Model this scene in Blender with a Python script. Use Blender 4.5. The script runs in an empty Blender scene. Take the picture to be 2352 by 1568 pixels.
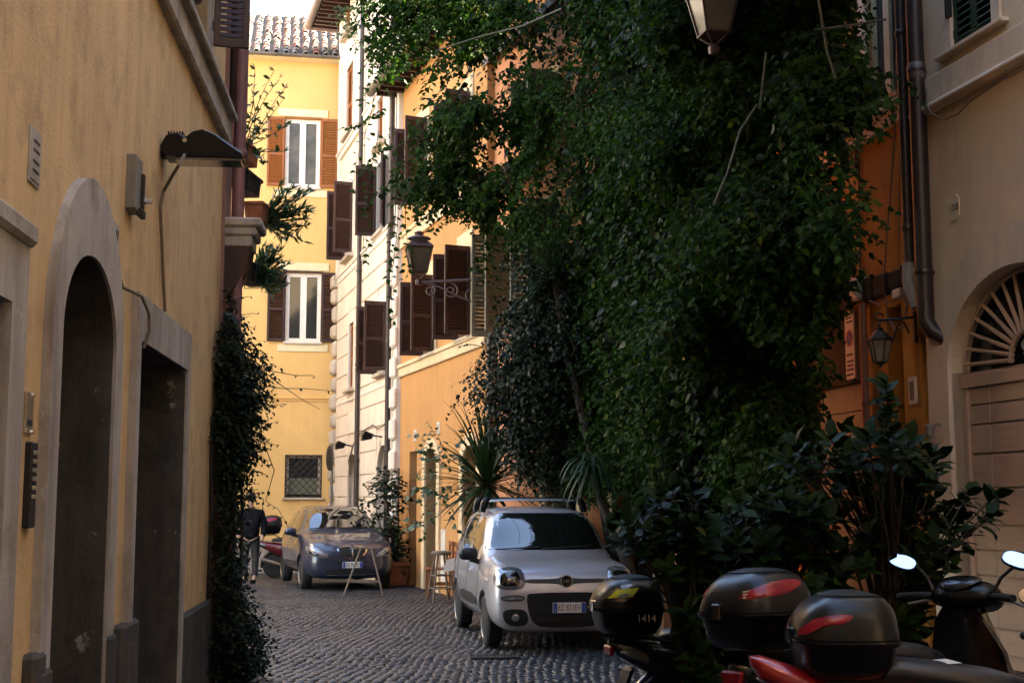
import bpy, bmesh, math, random
from mathutils import Vector, Matrix, noise
from mathutils.bvhtree import BVHTree
R = math.radians
random.seed(7)
sc = bpy.context.scene
COL = sc.collection

# ---------------------------------------------------------------- camera
FOC, PCX, PCY, CAMZ = 2986.0, 1176.0, 784.0, 1.65      # photo measured on a 2352 x 1568 grid
PITCH = math.atan(357.5 / FOC)
cam_d = bpy.data.cameras.new('camera')
cam_d.sensor_width = 36.0
cam_d.lens = 36.0 * FOC / 2352.0
cam_d.clip_end = 400
cam = bpy.data.objects.new('camera', cam_d)
COL.objects.link(cam)
cam.location = (0, 0, CAMZ)
cam.rotation_euler = (R(90) + PITCH, 0, 0)
sc.camera = cam

# ---------------------------------------------------------------- sky, sun, exposure
SUN_EL, SUN_AZ = R(41), R(60)        # azimuth measured from the view direction (+Y) towards the right (+X)
world = bpy.data.worlds.new('World')
sc.world = world
world.use_nodes = True
nt = world.node_tree
bg = nt.nodes['Background']
sky = nt.nodes.new('ShaderNodeTexSky')
sky.sky_type = 'NISHITA'
sky.sun_disc = False
sky.sun_elevation = SUN_EL
sky.sun_rotation = SUN_AZ
sky.air_density = 1.0
sky.dust_density = 0.4
sky.ozone_density = 1.0
nt.links.new(sky.outputs[0], bg.inputs[0])
bg.inputs[1].default_value = 0.065
sun_d = bpy.data.lights.new('sun', 'SUN')
sun_d.energy = 5.0
sun_d.angle = R(0.5)
sun_d.color = (1.0, 0.93, 0.82)
sun = bpy.data.objects.new('sun', sun_d)
COL.objects.link(sun)
sv = Vector((math.sin(SUN_AZ) * math.cos(SUN_EL), math.cos(SUN_AZ) * math.cos(SUN_EL), math.sin(SUN_EL)))
sun.rotation_euler = (-sv).to_track_quat('-Z', 'Y').to_euler()
sun.location = sv * 60
sc.view_settings.view_transform = 'Standard'
sc.view_settings.look = 'None'
sc.view_settings.gamma = 1.0
sc.view_settings.use_curve_mapping = False
sc.view_settings.exposure = 4.25
sc.view_settings.use_white_balance = True
sc.view_settings.white_balance_temperature = 7300
sc.view_settings.white_balance_tint = 10
sc.render.engine = 'CYCLES'
sc.cycles.use_denoising = True
sc.cycles.max_bounces = 8
sc.cycles.diffuse_bounces = 5
sc.cycles.glossy_bounces = 4
sc.cycles.transparent_max_bounces = 8
sc.cycles.sample_clamp_indirect = 8.0

# ---------------------------------------------------------------- helpers
CAM = Vector((0, 0, CAMZ))
def ray(u, v):
    a, b = (u - PCX) / FOC, (PCY - v) / FOC
    return Vector((a, math.cos(PITCH) - b * math.sin(PITCH), math.sin(PITCH) + b * math.cos(PITCH)))
def at(u, v, Y):
    d = ray(u, v)
    return CAM + d * (Y / d.y)
def ground_z(y):
    return 0.0 if y < 25 else -0.285 * min(1.0, (y - 25) / 9.0)

def tag(o, label=None, cat=None, group=None, kind=None):
    if label: o['label'] = label
    if cat: o['category'] = cat
    if group: o['group'] = group
    if kind: o['kind'] = kind
    return o
def empty(name, loc=(0, 0, 0), rz=0.0, label=None, cat=None, group=None):
    o = bpy.data.objects.new(name, None)
    COL.objects.link(o)
    o.empty_display_size = 0.2
    o.location = loc
    o.rotation_euler = (0, 0, rz)
    return tag(o, label, cat, group)
def link(name, me, parent=None, loc=None, rot=None, scale=None):
    o = bpy.data.objects.new(name, me)
    COL.objects.link(o)
    if parent is not None: o.parent = parent
    if loc is not None: o.location = loc
    if rot is not None: o.rotation_euler = rot
    if scale is not None: o.scale = scale
    return o
def copy_tree(o, parent=None):
    c = o.copy()
    COL.objects.link(c)
    c.parent = parent
    for ch in list(o.children): copy_tree(ch, c)
    return c

class MB:
    """collects shapes; build() links them as one mesh object"""
    def __init__(s): s.v = []; s.f = []
    def add(s, vs, fs):
        n = len(s.v)
        s.v.extend([tuple(p) for p in vs])
        s.f.extend([tuple(i + n for i in f) for f in fs])
        return s
    def box(s, x0, x1, y0, y1, z0, z1):
        vs = [(x, y, z) for z in (z0, z1) for y in (y0, y1) for x in (x0, x1)]
        return s.add(vs, [(0, 2, 3, 1), (4, 5, 7, 6), (0, 1, 5, 4), (1, 3, 7, 5), (3, 2, 6, 7), (2, 0, 4, 6)])
    def cbox(s, x0, x1, y0, y1, z0, z1, c=0.01):
        """box with chamfered edges"""
        vs, idx = [], {}
        X, Y, Z = (x0, x1), (y0, y1), (z0, z1)
        sg = (1, -1)
        for i in range(2):
            for j in range(2):
                for k in range(2):
                    for a in range(3):
                        p = [X[i], Y[j], Z[k]]
                        for b, q in enumerate((i, j, k)):
                            if b != a: p[b] += sg[q] * c
                        idx[(i, j, k, a)] = len(vs); vs.append(p)
        fs = []
        for i in range(2):
            fs.append([idx[(i, *q, 0)] for q in ((0, 0), (0, 1), (1, 1), (1, 0))])
            fs.append([idx[(q[0], i, q[1], 1)] for q in ((0, 0), (0, 1), (1, 1), (1, 0))])
            fs.append([idx[(*q, i, 2)] for q in ((0, 0), (0, 1), (1, 1), (1, 0))])
        for i in range(2):
            for j in range(2):
                fs.append([idx[(i, j, 0, 0)], idx[(i, j, 1, 0)], idx[(i, j, 1, 1)], idx[(i, j, 0, 1)]])
                fs.append([idx[(i, 0, j, 0)], idx[(i, 1, j, 0)], idx[(i, 1, j, 2)], idx[(i, 0, j, 2)]])
                fs.append([idx[(0, i, j, 1)], idx[(1, i, j, 1)], idx[(1, i, j, 2)], idx[(0, i, j, 2)]])
                for k in range(2): fs.append([idx[(i, j, k, a)] for a in range(3)])
        return s.add(vs, fs)
    def poly(s, pts): return s.add(pts, [tuple(range(len(pts)))])
    def prism(s, pts, vec):
        n = len(pts); vec = Vector(vec)
        vs = [Vector(p) for p in pts] + [Vector(p) + vec for p in pts]
        return s.add(vs, [tuple(range(n))[::-1], tuple(range(n, 2 * n))] + [(i, (i + 1) % n, n + (i + 1) % n, n + i) for i in range(n)])
    def tube(s, pts, r, n=8, cap=True):
        pts = [Vector(p) for p in pts]
        rs = r if isinstance(r, (list, tuple)) else [r] * len(pts)
        vs, fs = [], []
        t0 = (pts[1] - pts[0]).normalized()
        up = Vector((0, 0, 1)) if abs(t0.z) < 0.9 else Vector((1, 0, 0))
        a = t0.cross(up).normalized()
        for i, p in enumerate(pts):
            t = (pts[min(i + 1, len(pts) - 1)] - pts[max(i - 1, 0)])
            t = t.normalized() if t.length > 1e-9 else t0
            a = (a - t * a.dot(t))
            a = a.normalized() if a.length > 1e-6 else t.orthogonal().normalized()
            b = t.cross(a)
            for k in range(n):
                q = 2 * math.pi * k / n
                vs.append(p + (a * math.cos(q) + b * math.sin(q)) * rs[i])
        for i in range(len(pts) - 1):
            for k in range(n):
                k2 = (k + 1) % n
                fs.append((i * n + k, i * n + k2, (i + 1) * n + k2, (i + 1) * n + k))
        if cap:
            fs.append(tuple(range(n))[::-1]); fs.append(tuple(range((len(pts) - 1) * n, len(pts) * n)))
        return s.add(vs, fs)
    def lathe(s, prof, n=16, c=(0, 0, 0), axis='z', a0=0, a1=2 * math.pi):
        """prof: list of (radius, height along axis)"""
        vs, fs = [], []
        full = abs(a1 - a0 - 2 * math.pi) < 1e-6
        m = n if full else n + 1
        for r, h in prof:
            for k in range(m):
                q = a0 + (a1 - a0) * k / n
                x, y = r * math.cos(q), r * math.sin(q)
                p = {'z': (x, y, h), 'x': (h, x, y), 'y': (x, h, y)}[axis]
                vs.append((p[0] + c[0], p[1] + c[1], p[2] + c[2]))
        for i in range(len(prof) - 1):
            for k in range(n):
                k2 = (k + 1) % m
                fs.append((i * m + k, i * m + k2, (i + 1) * m + k2, (i + 1) * m + k))
        if full:
            if prof[0][0] > 1e-5: fs.append(tuple(range(m))[::-1])
            if prof[-1][0] > 1e-5: fs.append(tuple(range((len(prof) - 1) * m, len(prof) * m)))
        return s.add(vs, fs)
    def xf(s, M):
        s.v = [tuple(M @ Vector(p)) for p in s.v]
        return s
    def mesh(s, name, m=None, smooth=False, angle=35):
        me = bpy.data.meshes.new(name)
        me.from_pydata(s.v, [], s.f)
        bm = bmesh.new(); bm.from_mesh(me)
        bmesh.ops.remove_doubles(bm, verts=bm.verts, dist=1e-5)
        bmesh.ops.recalc_face_normals(bm, faces=bm.faces)
        bm.to_mesh(me); bm.free()
        if m is not None: me.materials.append(m)
        if smooth:
            me.polygons.foreach_set('use_smooth', [True] * len(me.polygons))
            me.set_sharp_from_angle(angle=R(angle))
        me.update()
        return me
    def build(s, name, m=None, parent=None, smooth=False, angle=35, loc=None, rot=None, bevel=0):
        o = link(name, s.mesh(name, m, smooth, angle), parent, loc, rot)
        if bevel:
            b = o.modifiers.new('bevel', 'BEVEL'); b.width = bevel; b.segments = 2; b.limit_method = 'ANGLE'
        return o

# ---------------------------------------------------------------- materials
def _new(name):
    m = bpy.data.materials.new(name); m.use_nodes = True
    return m, m.node_tree, m.node_tree.nodes['Principled BSDF']
def _noise(t, scale, detail=4, rough=0.55, vec=None, stretch=None, coord='Object'):
    tc = t.nodes.new('ShaderNodeTexCoord')
    src = tc.outputs[coord]
    if stretch:
        mp = t.nodes.new('ShaderNodeMapping'); mp.inputs['Scale'].default_value = stretch
        t.links.new(src, mp.inputs[0]); src = mp.outputs[0]
    n = t.nodes.new('ShaderNodeTexNoise')
    n.inputs['Scale'].default_value = scale; n.inputs['Detail'].default_value = detail; n.inputs['Roughness'].default_value = rough
    t.links.new(src, n.inputs['Vector'])
    return n.outputs['Fac']
def _ramp(t, fac, stops):
    r = t.nodes.new('ShaderNodeValToRGB')
    e = r.color_ramp.elements
    while len(e) < len(stops): e.new(0.5)
    for k, (p, c) in enumerate(stops):
        e[k].position = p; e[k].color = (*c, 1) if len(c) == 3 else c
    t.links.new(fac, r.inputs[0])
    return r.outputs[0]
def _mix(t, fac, a, b, mode='MIX'):
    m = t.nodes.new('ShaderNodeMix'); m.data_type = 'RGBA'; m.blend_type = mode
    for s_, val in ((m.inputs[0], fac), (m.inputs[6], a), (m.inputs[7], b)):
        if isinstance(val, (int, float)): s_.default_value = val
        elif isinstance(val, tuple): s_.default_value = (*val, 1)
        else: t.links.new(val, s_)
    return m.outputs[2]
def _bump(t, b, h, strength, dist=0.01):
    n = t.nodes.new('ShaderNodeBump'); n.inputs['Strength'].default_value = strength; n.inputs['Distance'].default_value = dist
    t.links.new(h, n.inputs['Height']); t.links.new(n.outputs[0], b.inputs['Normal'])
def mat(name, col, rough=0.5, metal=0.0, var=0.0, scale=6.0, bump=0.0, coat=0.0, spec=0.5, emit=None, bscale=None):
    m, t, b = _new(name)
    b.inputs['Base Color'].default_value = (*col, 1)
    b.inputs['Roughness'].default_value = rough
    b.inputs['Metallic'].default_value = metal
    b.inputs['Specular IOR Level'].default_value = spec
    if coat:
        b.inputs['Coat Weight'].default_value = coat; b.inputs['Coat Roughness'].default_value = 0.04
    if var:
        f = _noise(t, scale)
        lo = tuple(c * (1 - var) for c in col); hi = tuple(min(1, c * (1 + var)) for c in col)
        t.links.new(_ramp(t, f, [(0.3, lo), (0.7, hi)]), b.inputs['Base Color'])
    if bump: _bump(t, b, _noise(t, bscale or scale * 8, 6), bump)
    if emit:
        b.inputs['Emission Color'].default_value = (*col, 1); b.inputs['Emission Strength'].default_value = emit
    return m
def stucco(name, col, stain, amount=0.5, streak=0.4, bump=0.25, scale=0.9, peel=None):
    """painted plaster: cloudy fading, run-off streaks, fine grain"""
    m, t, b = _new(name)
    cloud = _ramp(t, _noise(t, scale, 6, 0.6), [(0.32, (0, 0, 0)), (0.72, (1, 1, 1))])
    c = _mix(t, cloud, tuple(x * 0.86 for x in col), tuple(min(1, x * 1.07) for x in col))
    st = _ramp(t, _noise(t, 5.0, 5, 0.65, stretch=(1.0, 1.0, 0.11)), [(0.44, (0, 0, 0)), (0.66, (1, 1, 1))])
    big = _ramp(t, _noise(t, .35, 5, .6), [(.35, (0, 0, 0)), (.65, (1, 1, 1))])
    c = _mix(t, _mul(t, big, .35), c, tuple(x * .7 + y * .25 for x, y in zip(col, stain)))
    c = _mix(t, _mul(t, st, streak), c, stain)
    bl = _ramp(t, _noise(t, 2.6, 8, 0.7), [(0.5, (0, 0, 0)), (0.68, (1, 1, 1))])
    c = _mix(t, _mul(t, bl, amount), c, stain)
    if peel:
        pl = _ramp(t, _noise(t, 4.5, 9, 0.72), [(0.63, (0, 0, 0)), (0.66, (1, 1, 1))])
        c = _mix(t, _mul(t, pl, 0.8), c, peel)
    t.links.new(c, b.inputs['Base Color'])
    b.inputs['Roughness'].default_value = 0.9
    b.inputs['Specular IOR Level'].default_value = 0.2
    _bump(t, b, _noise(t, 38, 6, 0.65), bump, 0.012)
    return m
def _mul(t, a, k):
    m = t.nodes.new('ShaderNodeMath'); m.operation = 'MULTIPLY'
    t.links.new(a, m.inputs[0])
    if isinstance(k, (int, float)): m.inputs[1].default_value = k
    else: t.links.new(k, m.inputs[1])
    return m.outputs[0]
def leafmat(name, c1, c2, rough=0.42, trans=0.25, spec=0.5):
    m, t, b = _new(name)
    oi = t.nodes.new('ShaderNodeTexCoord')
    n = t.nodes.new('ShaderNodeTexNoise'); n.inputs['Scale'].default_value = 1.3; n.inputs['Detail'].default_value = 4
    g = t.nodes.new('ShaderNodeNewGeometry')
    t.links.new(g.outputs['Position'], n.inputs['Vector'])
    w = t.nodes.new('ShaderNodeTexWhiteNoise'); w.noise_dimensions = '1D'
    t.links.new(g.outputs['Random Per Island'], w.inputs[1])
    f = t.nodes.new('ShaderNodeMath'); f.operation = 'ADD'
    t.links.new(_mul(t, n.outputs[0], 0.55), f.inputs[0]); t.links.new(_mul(t, w.outputs[0], 0.5), f.inputs[1])
    col = _ramp(t, f.outputs[0], [(0.2, c1), (0.8, c2)])
    old = _ramp(t, g.outputs['Random Per Island'], [(.955, (0, 0, 0)), (.965, (1, 1, 1))])
    col = _mix(t, old, col, (c2[0] * 1.9, c2[1] * 1.05, c2[2] * .9))
    t.links.new(col, b.inputs['Base Color'])
    b.inputs['Roughness'].default_value = rough
    b.inputs['Specular IOR Level'].default_value = spec
    if trans:
        tr = t.nodes.new('ShaderNodeBsdfTranslucent'); t.links.new(_mix(t, 1.0, col, (1.0, 1.2, 0.5), 'MULTIPLY'), tr.inputs[0])
        mx = t.nodes.new('ShaderNodeMixShader'); mx.inputs[0].default_value = trans
        t.links.new(b.outputs[0], mx.inputs[1]); t.links.new(tr.outputs[0], mx.inputs[2])
        t.links.new(mx.outputs[0], t.nodes['Material Output'].inputs[0])
    return m
def wood(name, c1, c2, rough=0.6, stretch=(3, 3, 0.4), spec=0.4):
    m, t, b = _new(name)
    c = _ramp(t, _noise(t, 9, 6, 0.6, stretch=stretch), [(0.3, c1), (0.7, c2)])
    t.links.new(c, b.inputs['Base Color'])
    b.inputs['Roughness'].default_value = rough
    b.inputs['Specular IOR Level'].default_value = spec
    _bump(t, b, _noise(t, 40, 4, 0.6, stretch=stretch), 0.15)
    return m

M = {}
M['ochre'] = stucco('ochre_plaster', (0.66, 0.45, 0.23), (0.40, 0.265, 0.14), 0.85, 0.5, 0.5, 0.8)
M['stone'] = stucco('grey_render', (0.43, 0.385, 0.335), (0.18, 0.145, 0.115), 0.65, 0.6, 0.45, 1.4, peel=(.46, .43, .39))
M['reveal'] = stucco('dirty_shaded_render', (0.085, 0.073, 0.063), (0.03, 0.026, 0.022), 0.75, 0.6, 0.6, 1.8, peel=(.30, .28, .26))  # dirty render, darkened further to stand in for shade inside the doorways
M['mauve'] = stucco('mauve_plaster', (0.30, 0.16, 0.13), (0.15, 0.09, 0.08), 0.4, 0.4)
M['yellow'] = stucco('yellow_plaster', (0.78, 0.50, 0.20), (0.64, 0.37, 0.13), 0.25, 0.3, 0.15, 0.5)
M['yellow_trim'] = stucco('pale_yellow_trim', (0.80, 0.70, 0.46), (0.6, 0.48, 0.25), 0.2, 0.2, 0.1)
M['cream'] = stucco('cream_plaster', (0.75, 0.63, 0.51), (0.55, 0.44, 0.34), 0.25, 0.3, 0.15, 0.7)
M['white_trim'] = stucco('white_trim', (0.70, 0.64, 0.56), (0.5, 0.45, 0.38), 0.3, 0.3, 0.1)
M['travertine'] = stucco('travertine', (0.55, 0.46, 0.36), (0.26, 0.20, 0.15), 0.5, 0.4, 0.8, 3.0)
M['orange'] = stucco('orange_plaster', (0.49, 0.25, 0.095), (0.36, 0.17, 0.065), 0.25, 0.35, 0.25, 0.6)
M['peach_trim'] = stucco('peach_trim', (0.66, 0.50, 0.31), (0.45, 0.32, 0.2), 0.3, 0.35, 0.15)
M['pink'] = stucco('salmon_plaster', (0.60, 0.27, 0.14), (0.40, 0.18, 0.09), 0.35, 0.4, 0.3)
M['deep_orange'] = stucco('deep_orange_plaster', (0.45, 0.22, 0.05), (0.29, 0.135, 0.035), 0.3, 0.4, 0.3, 0.8)
M['beige'] = stucco('beige_plaster', (0.76, 0.60, 0.42), (0.56, 0.43, 0.28), 0.25, 0.35, 0.2, 0.6)
M['beige_trim'] = stucco('beige_trim', (0.76, 0.62, 0.47), (0.48, 0.37, 0.26), 0.35, 0.35, 0.2)
M['dark_stone'] = stucco('soot_dark_beam', (0.035, 0.025, 0.018), (0.015, 0.012, 0.01), 0.5, 0.3, 1.0, 3)
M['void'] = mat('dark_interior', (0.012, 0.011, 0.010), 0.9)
M['shut_brown'] = wood('dark_brown_shutter_paint', (0.030, 0.012, 0.009), (0.055, 0.021, 0.015), 0.5)
M['shut_rust'] = wood('rust_brown_shutter_paint', (0.24, 0.075, 0.02), (0.34, 0.12, 0.035), 0.6)
M['shut_grey'] = wood('grey_green_shutter_paint', (0.10, 0.095, 0.07), (0.15, 0.14, 0.105), 0.6)
M['shut_green'] = wood('green_shutter_paint', (0.012, 0.035, 0.018), (0.02, 0.055, 0.028), 0.45)
M['door_wood'] = wood('old_dark_door_wood', (0.022, 0.011, 0.006), (0.045, 0.022, 0.012), 0.6)
M['door_grey'] = wood('grey_metal_shutter', (0.03, 0.028, 0.026), (0.05, 0.046, 0.042), 0.55)
M['door_taupe'] = wood('taupe_door_paint', (0.44, 0.29, 0.205), (0.52, 0.35, 0.25), 0.5, (0.4, 3, 3))
M['frame_white'] = mat('white_window_paint', (0.75, 0.72, 0.66), 0.4, var=0.05)
M['glass'] = mat('window_glass', (0.02, 0.022, 0.024), 0.05, spec=0.35)
M['curtain'] = mat('net_curtain_glass', (0.11, 0.10, 0.08), 0.2, spec=.2, var=0.35, scale=3)
M['iron'] = mat('wrought_iron', (0.018, 0.015, 0.014), 0.55, 0.2, 0.3, 20)
M['iron_red'] = mat('brown_painted_iron', (0.055, 0.024, 0.020), 0.5, 0.1, 0.25, 20)
M['pipe_brown'] = mat('brown_downpipe', (0.035, 0.020, 0.016), 0.45, 0.0, 0.3, 4)
M['pipe_mauve'] = mat('mauve_downpipe', (0.19, 0.085, 0.085), 0.5, 0, 0.2, 4)
M['pipe_grey'] = mat('zinc_gutter', (0.16, 0.14, 0.12), 0.5, 0.4, 0.3, 5)
M['black_plastic'] = mat('black_plastic', (0.004, 0.004, 0.005), 0.26, spec=.3, var=0.2, scale=30)
M['black_gloss'] = mat('black_gloss', (0.008, 0.008, 0.010), 0.18, coat=0.3)
M['rubber'] = mat('tyre_rubber', (0.012, 0.012, 0.012), 0.8, var=0.3, scale=30)
M['chrome'] = mat('chrome', (0.75, 0.75, 0.77), 0.12, 1.0)
M['alloy'] = mat('dusty_alloy', (0.32, 0.30, 0.27), 0.35, 0.9, 0.2, 20)
M['mirror'] = mat('mirror_glass', (0.92, 0.93, 0.95), 0.01, 1.0)
M['lamp_glass'] = mat('clear_lamp_lens', (0.27, 0.27, 0.28), 0.10, 0.6, spec=0.8, coat=1.0)
M['terracotta'] = mat('terracotta', (0.28, 0.10, 0.045), 0.8, 0, 0.25, 6, 0.2)
M['white'] = mat('white_paint', (0.72, 0.70, 0.66), 0.5)
M['sign_white'] = mat('faded_white_board', (0.55, 0.50, 0.42), 0.6, var=0.12, scale=8)
M['ink'] = mat('dark_ink', (0.03, 0.03, 0.035), 0.7)
M['ink_red'] = mat('red_print', (0.35, 0.03, 0.025), 0.6)
M['ink_blue'] = mat('blue_print', (0.02, 0.06, 0.30), 0.6)
M['bark'] = mat('vine_bark', (0.03, 0.022, 0.015), 0.9, 0, 0.4, 12, 0.4)
M['stem_green'] = mat('green_stem', (0.032, 0.03, 0.012), 0.7, 0, 0.3, 10)
M['cable'] = mat('grey_brown_cable', (0.16, 0.11, 0.07), 0.7)
M['cable_dark'] = mat('dark_cable', (0.03, 0.025, 0.02), 0.6)
M['box_grey'] = mat('grey_metal_box', (0.20, 0.185, 0.15), 0.6, 0.2, 0.2, 12)
M['brass'] = mat('worn_brass', (0.42, 0.36, 0.27), 0.35, 0.7, 0.25, 14)
M['stool_wood'] = wood('weathered_stool_wood', (0.10, 0.075, 0.055), (0.2, 0.15, 0.11), 0.75)
M['chair_wood'] = wood('red_brown_chair_wood', (0.16, 0.05, 0.02), (0.26, 0.09, 0.035), 0.5)
# ---------------------------------------------------------------- street
def cobble_mat():
    m, t, b = _new('basalt_cobble')
    g = t.nodes.new('ShaderNodeNewGeometry')
    n = t.nodes.new('ShaderNodeTexNoise'); n.inputs['Scale'].default_value = 5.0; n.inputs['Detail'].default_value = 2
    t.links.new(g.outputs['Position'], n.inputs['Vector'])
    oi = t.nodes.new('ShaderNodeObjectInfo')
    n2 = t.nodes.new('ShaderNodeTexNoise'); n2.inputs['Scale'].default_value = 60; n2.inputs['Detail'].default_value = 4
    t.links.new(g.outputs['Position'], n2.inputs['Vector'])
    w = t.nodes.new('ShaderNodeMath'); w.operation = 'ADD'
    t.links.new(_mul(t, n.outputs[0], 0.5), w.inputs[0]); t.links.new(_mul(t, g.outputs['Random Per Island'], 0.5), w.inputs[1])
    t.links.new(_ramp(t, w.outputs[0], [(0.2, (0.0085, 0.0095, 0.012)), (0.85, (0.031, 0.033, 0.041))]), b.inputs['Base Color'])
    r = _ramp(t, n2.outputs[0], [(0.3, (0.34,) * 3), (0.7, (0.55,) * 3)])
    t.links.new(r, b.inputs['Roughness'])
    _bump(t, b, n2.outputs[0], 0.35, 0.006)
    return m
M['cobble'] = cobble_mat()
M['bedding'] = mat('dirt_joint', (0.016, 0.0145, 0.013), 0.95, 0, 0.4, 9, 0.5)
mb = MB()
ys = [-30, -10, 0, 8, 16, 25, 28, 31, 34, 60]
for i in range(len(ys) - 1):
    for xa, xb in ((-40, -12), (-12, 12), (12, 40)):
        mb.poly([(xa, ys[i], ground_z(ys[i]) - 0.015), (xb, ys[i], ground_z(ys[i]) - 0.015),
                 (xb, ys[i + 1], ground_z(ys[i + 1]) - 0.015), (xa, ys[i + 1], ground_z(ys[i + 1]) - 0.015)])
street = mb.build('street', M['bedding'])
tag(street, 'cobbled street of dark basalt setts', kind='structure')

def cobble_verts(w, l, rnd):
    h = [rnd.uniform(-0.003, 0.003) for _ in range(4)]
    c = 0.008
    j = lambda k: rnd.uniform(-k, k)
    o = [(-w / 2 + j(.006), -l / 2 + j(.006)), (w / 2 + j(.006), -l / 2 + j(.006)), (w / 2 + j(.006), l / 2 + j(.006)), (-w / 2 + j(.006), l / 2 + j(.006))]
    vs = [(x, y, -0.04) for x, y in o] + [(x, y, -0.007 + h[k]) for k, (x, y) in enumerate(o)]
    vs += [(x * (1 - 2 * c / w), y * (1 - 2 * c / l), 0.0 + h[k]) for k, (x, y) in enumerate(o)]
    vs += [(0, 0, 0.002 + sum(h) / 4)]
    fs = []
    for k in range(4):
        q = (k + 1) % 4
        fs += [(k, q, 4 + q, 4 + k), (4 + k, 4 + q, 8 + q, 8 + k), (8 + k, 8 + q, 12)]
    return vs, fs
rnd = random.Random(3)
shapes = []
for k in range(12):
    vs, fs = cobble_verts(0.098 + rnd.uniform(-.012, .008), 0.092 + rnd.uniform(-.012, .008), rnd)
    q = MB(); q.add(vs, fs)
    shapes.append((vs, fs, q.mesh('cobblestone', M['cobble'], True, 50)))
cells = []
ang = R(24)
ca, sa = math.cos(ang), math.sin(ang)
for i in range(-300, 380):
    for j in range(-70, 380):
        a, b = i * 0.108 + (0.054 if j % 2 else 0) + rnd.gauss(0, .007), j * 0.102 + rnd.gauss(0, .006)
        b += 0.16 * math.sin(a * 1.1 + 0.5 * math.sin(b * 0.7)) + .05 * math.sin(a * 2.7 + b)
        x, y = a * ca - b * sa, a * sa + b * ca
        if not (4.0 < y < 34.4): continue
        if (y < 14.6 and x < -1.62 - 0.0977 * y) or x > 5.5 or (y > 15 and x > 4.6 - 0.24 * (y - 15)): continue
        if x < -7.5: continue
        cells.append((x, y))
cells += [(x, y) for (x, y) in []]
def shows(c):
    x, y = c
    if y < 11.6: return 0
    u = PCX + FOC * x / y
    if u < 600 or u > 1440: return 0
    if y > 13.6 and u > 1050: return 0
    return 1.0 / y
cells.sort(key=shows, reverse=True)
rest = MB()
for n, (x, y) in enumerate(cells):
    vs, fs, me = shapes[rnd.randrange(12)]
    rz = ang + rnd.gauss(0, 0.06) + rnd.randrange(4) * math.pi / 2
    z = ground_z(y) + rnd.uniform(-0.003, 0.003) + .02 * noise.noise(Vector((x * .8, y * .8, 0)))
    tx, ty = rnd.gauss(0, 0.016), rnd.gauss(0, 0.016)
    if n < 300:
        link('cobblestone', me, street, (x, y, z), (tx, ty, rz))
    else:
        Mx = Matrix.Translation((x, y, z)) @ Matrix.Rotation(rz, 4, 'Z') @ Matrix.Rotation(tx, 4, 'X') @ Matrix.Rotation(ty, 4, 'Y')
        rest.add([Mx @ Vector(p) for p in vs], fs)
me = bpy.data.meshes.new('cobblestones'); me.from_pydata(rest.v, [], rest.f); me.materials.append(M['cobble'])
me.polygons.foreach_set('use_smooth', [True] * len(me.polygons)); me.set_sharp_from_angle(angle=R(50))
tag(link('cobblestones', me, street), kind='stuff')

# ---------------------------------------------------------------- facade tools
class Facade:
    """a house front: local x runs along the wall to the right as seen from the street, y goes into the wall"""
    def __init__(s, name, x, y, dx, dy, label, z=0.0):
        n = math.hypot(dx, dy)
        s.d = Vector((dx / n, dy / n, 0)); s.o = Vector((x, y, z)); s.n = Vector((-s.d.y, s.d.x, 0))
        s.root = empty(name, s.o, math.atan2(dy, dx), label, 'house')
    def sz(s, u, v, proud=0.0):
        d = ray(u, v)
        t = (s.o - s.n * proud - CAM).dot(s.n) / d.dot(s.n)
        p = CAM + d * t - s.o
        return p.dot(s.d), p.z
    def s_(s, u, v, proud=0.0): return s.sz(u, v, proud)[0]
    def z_(s, u, v, proud=0.0): return s.sz(u, v, proud)[1]
    def rect(s, u0, u1, v0, v1, proud=0.0):
        """rectangle on the wall whose left/right edges show at u0/u1 and top/bottom at v0/v1 (at its middle)"""
        um, vm = (u0 + u1) / 2, (v0 + v1) / 2
        return s.s_(u0, vm, proud), s.s_(u1, vm, proud), s.z_(um, v1, proud), s.z_(um, v0, proud)
def arch_pts(s0, s1, zs, rise, n=20):
    c, r = (s0 + s1) / 2, (s1 - s0) / 2
    return [(c - r * math.cos(math.pi * k / n), zs + rise * math.sin(math.pi * k / n)) for k in range(n + 1)]
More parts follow.
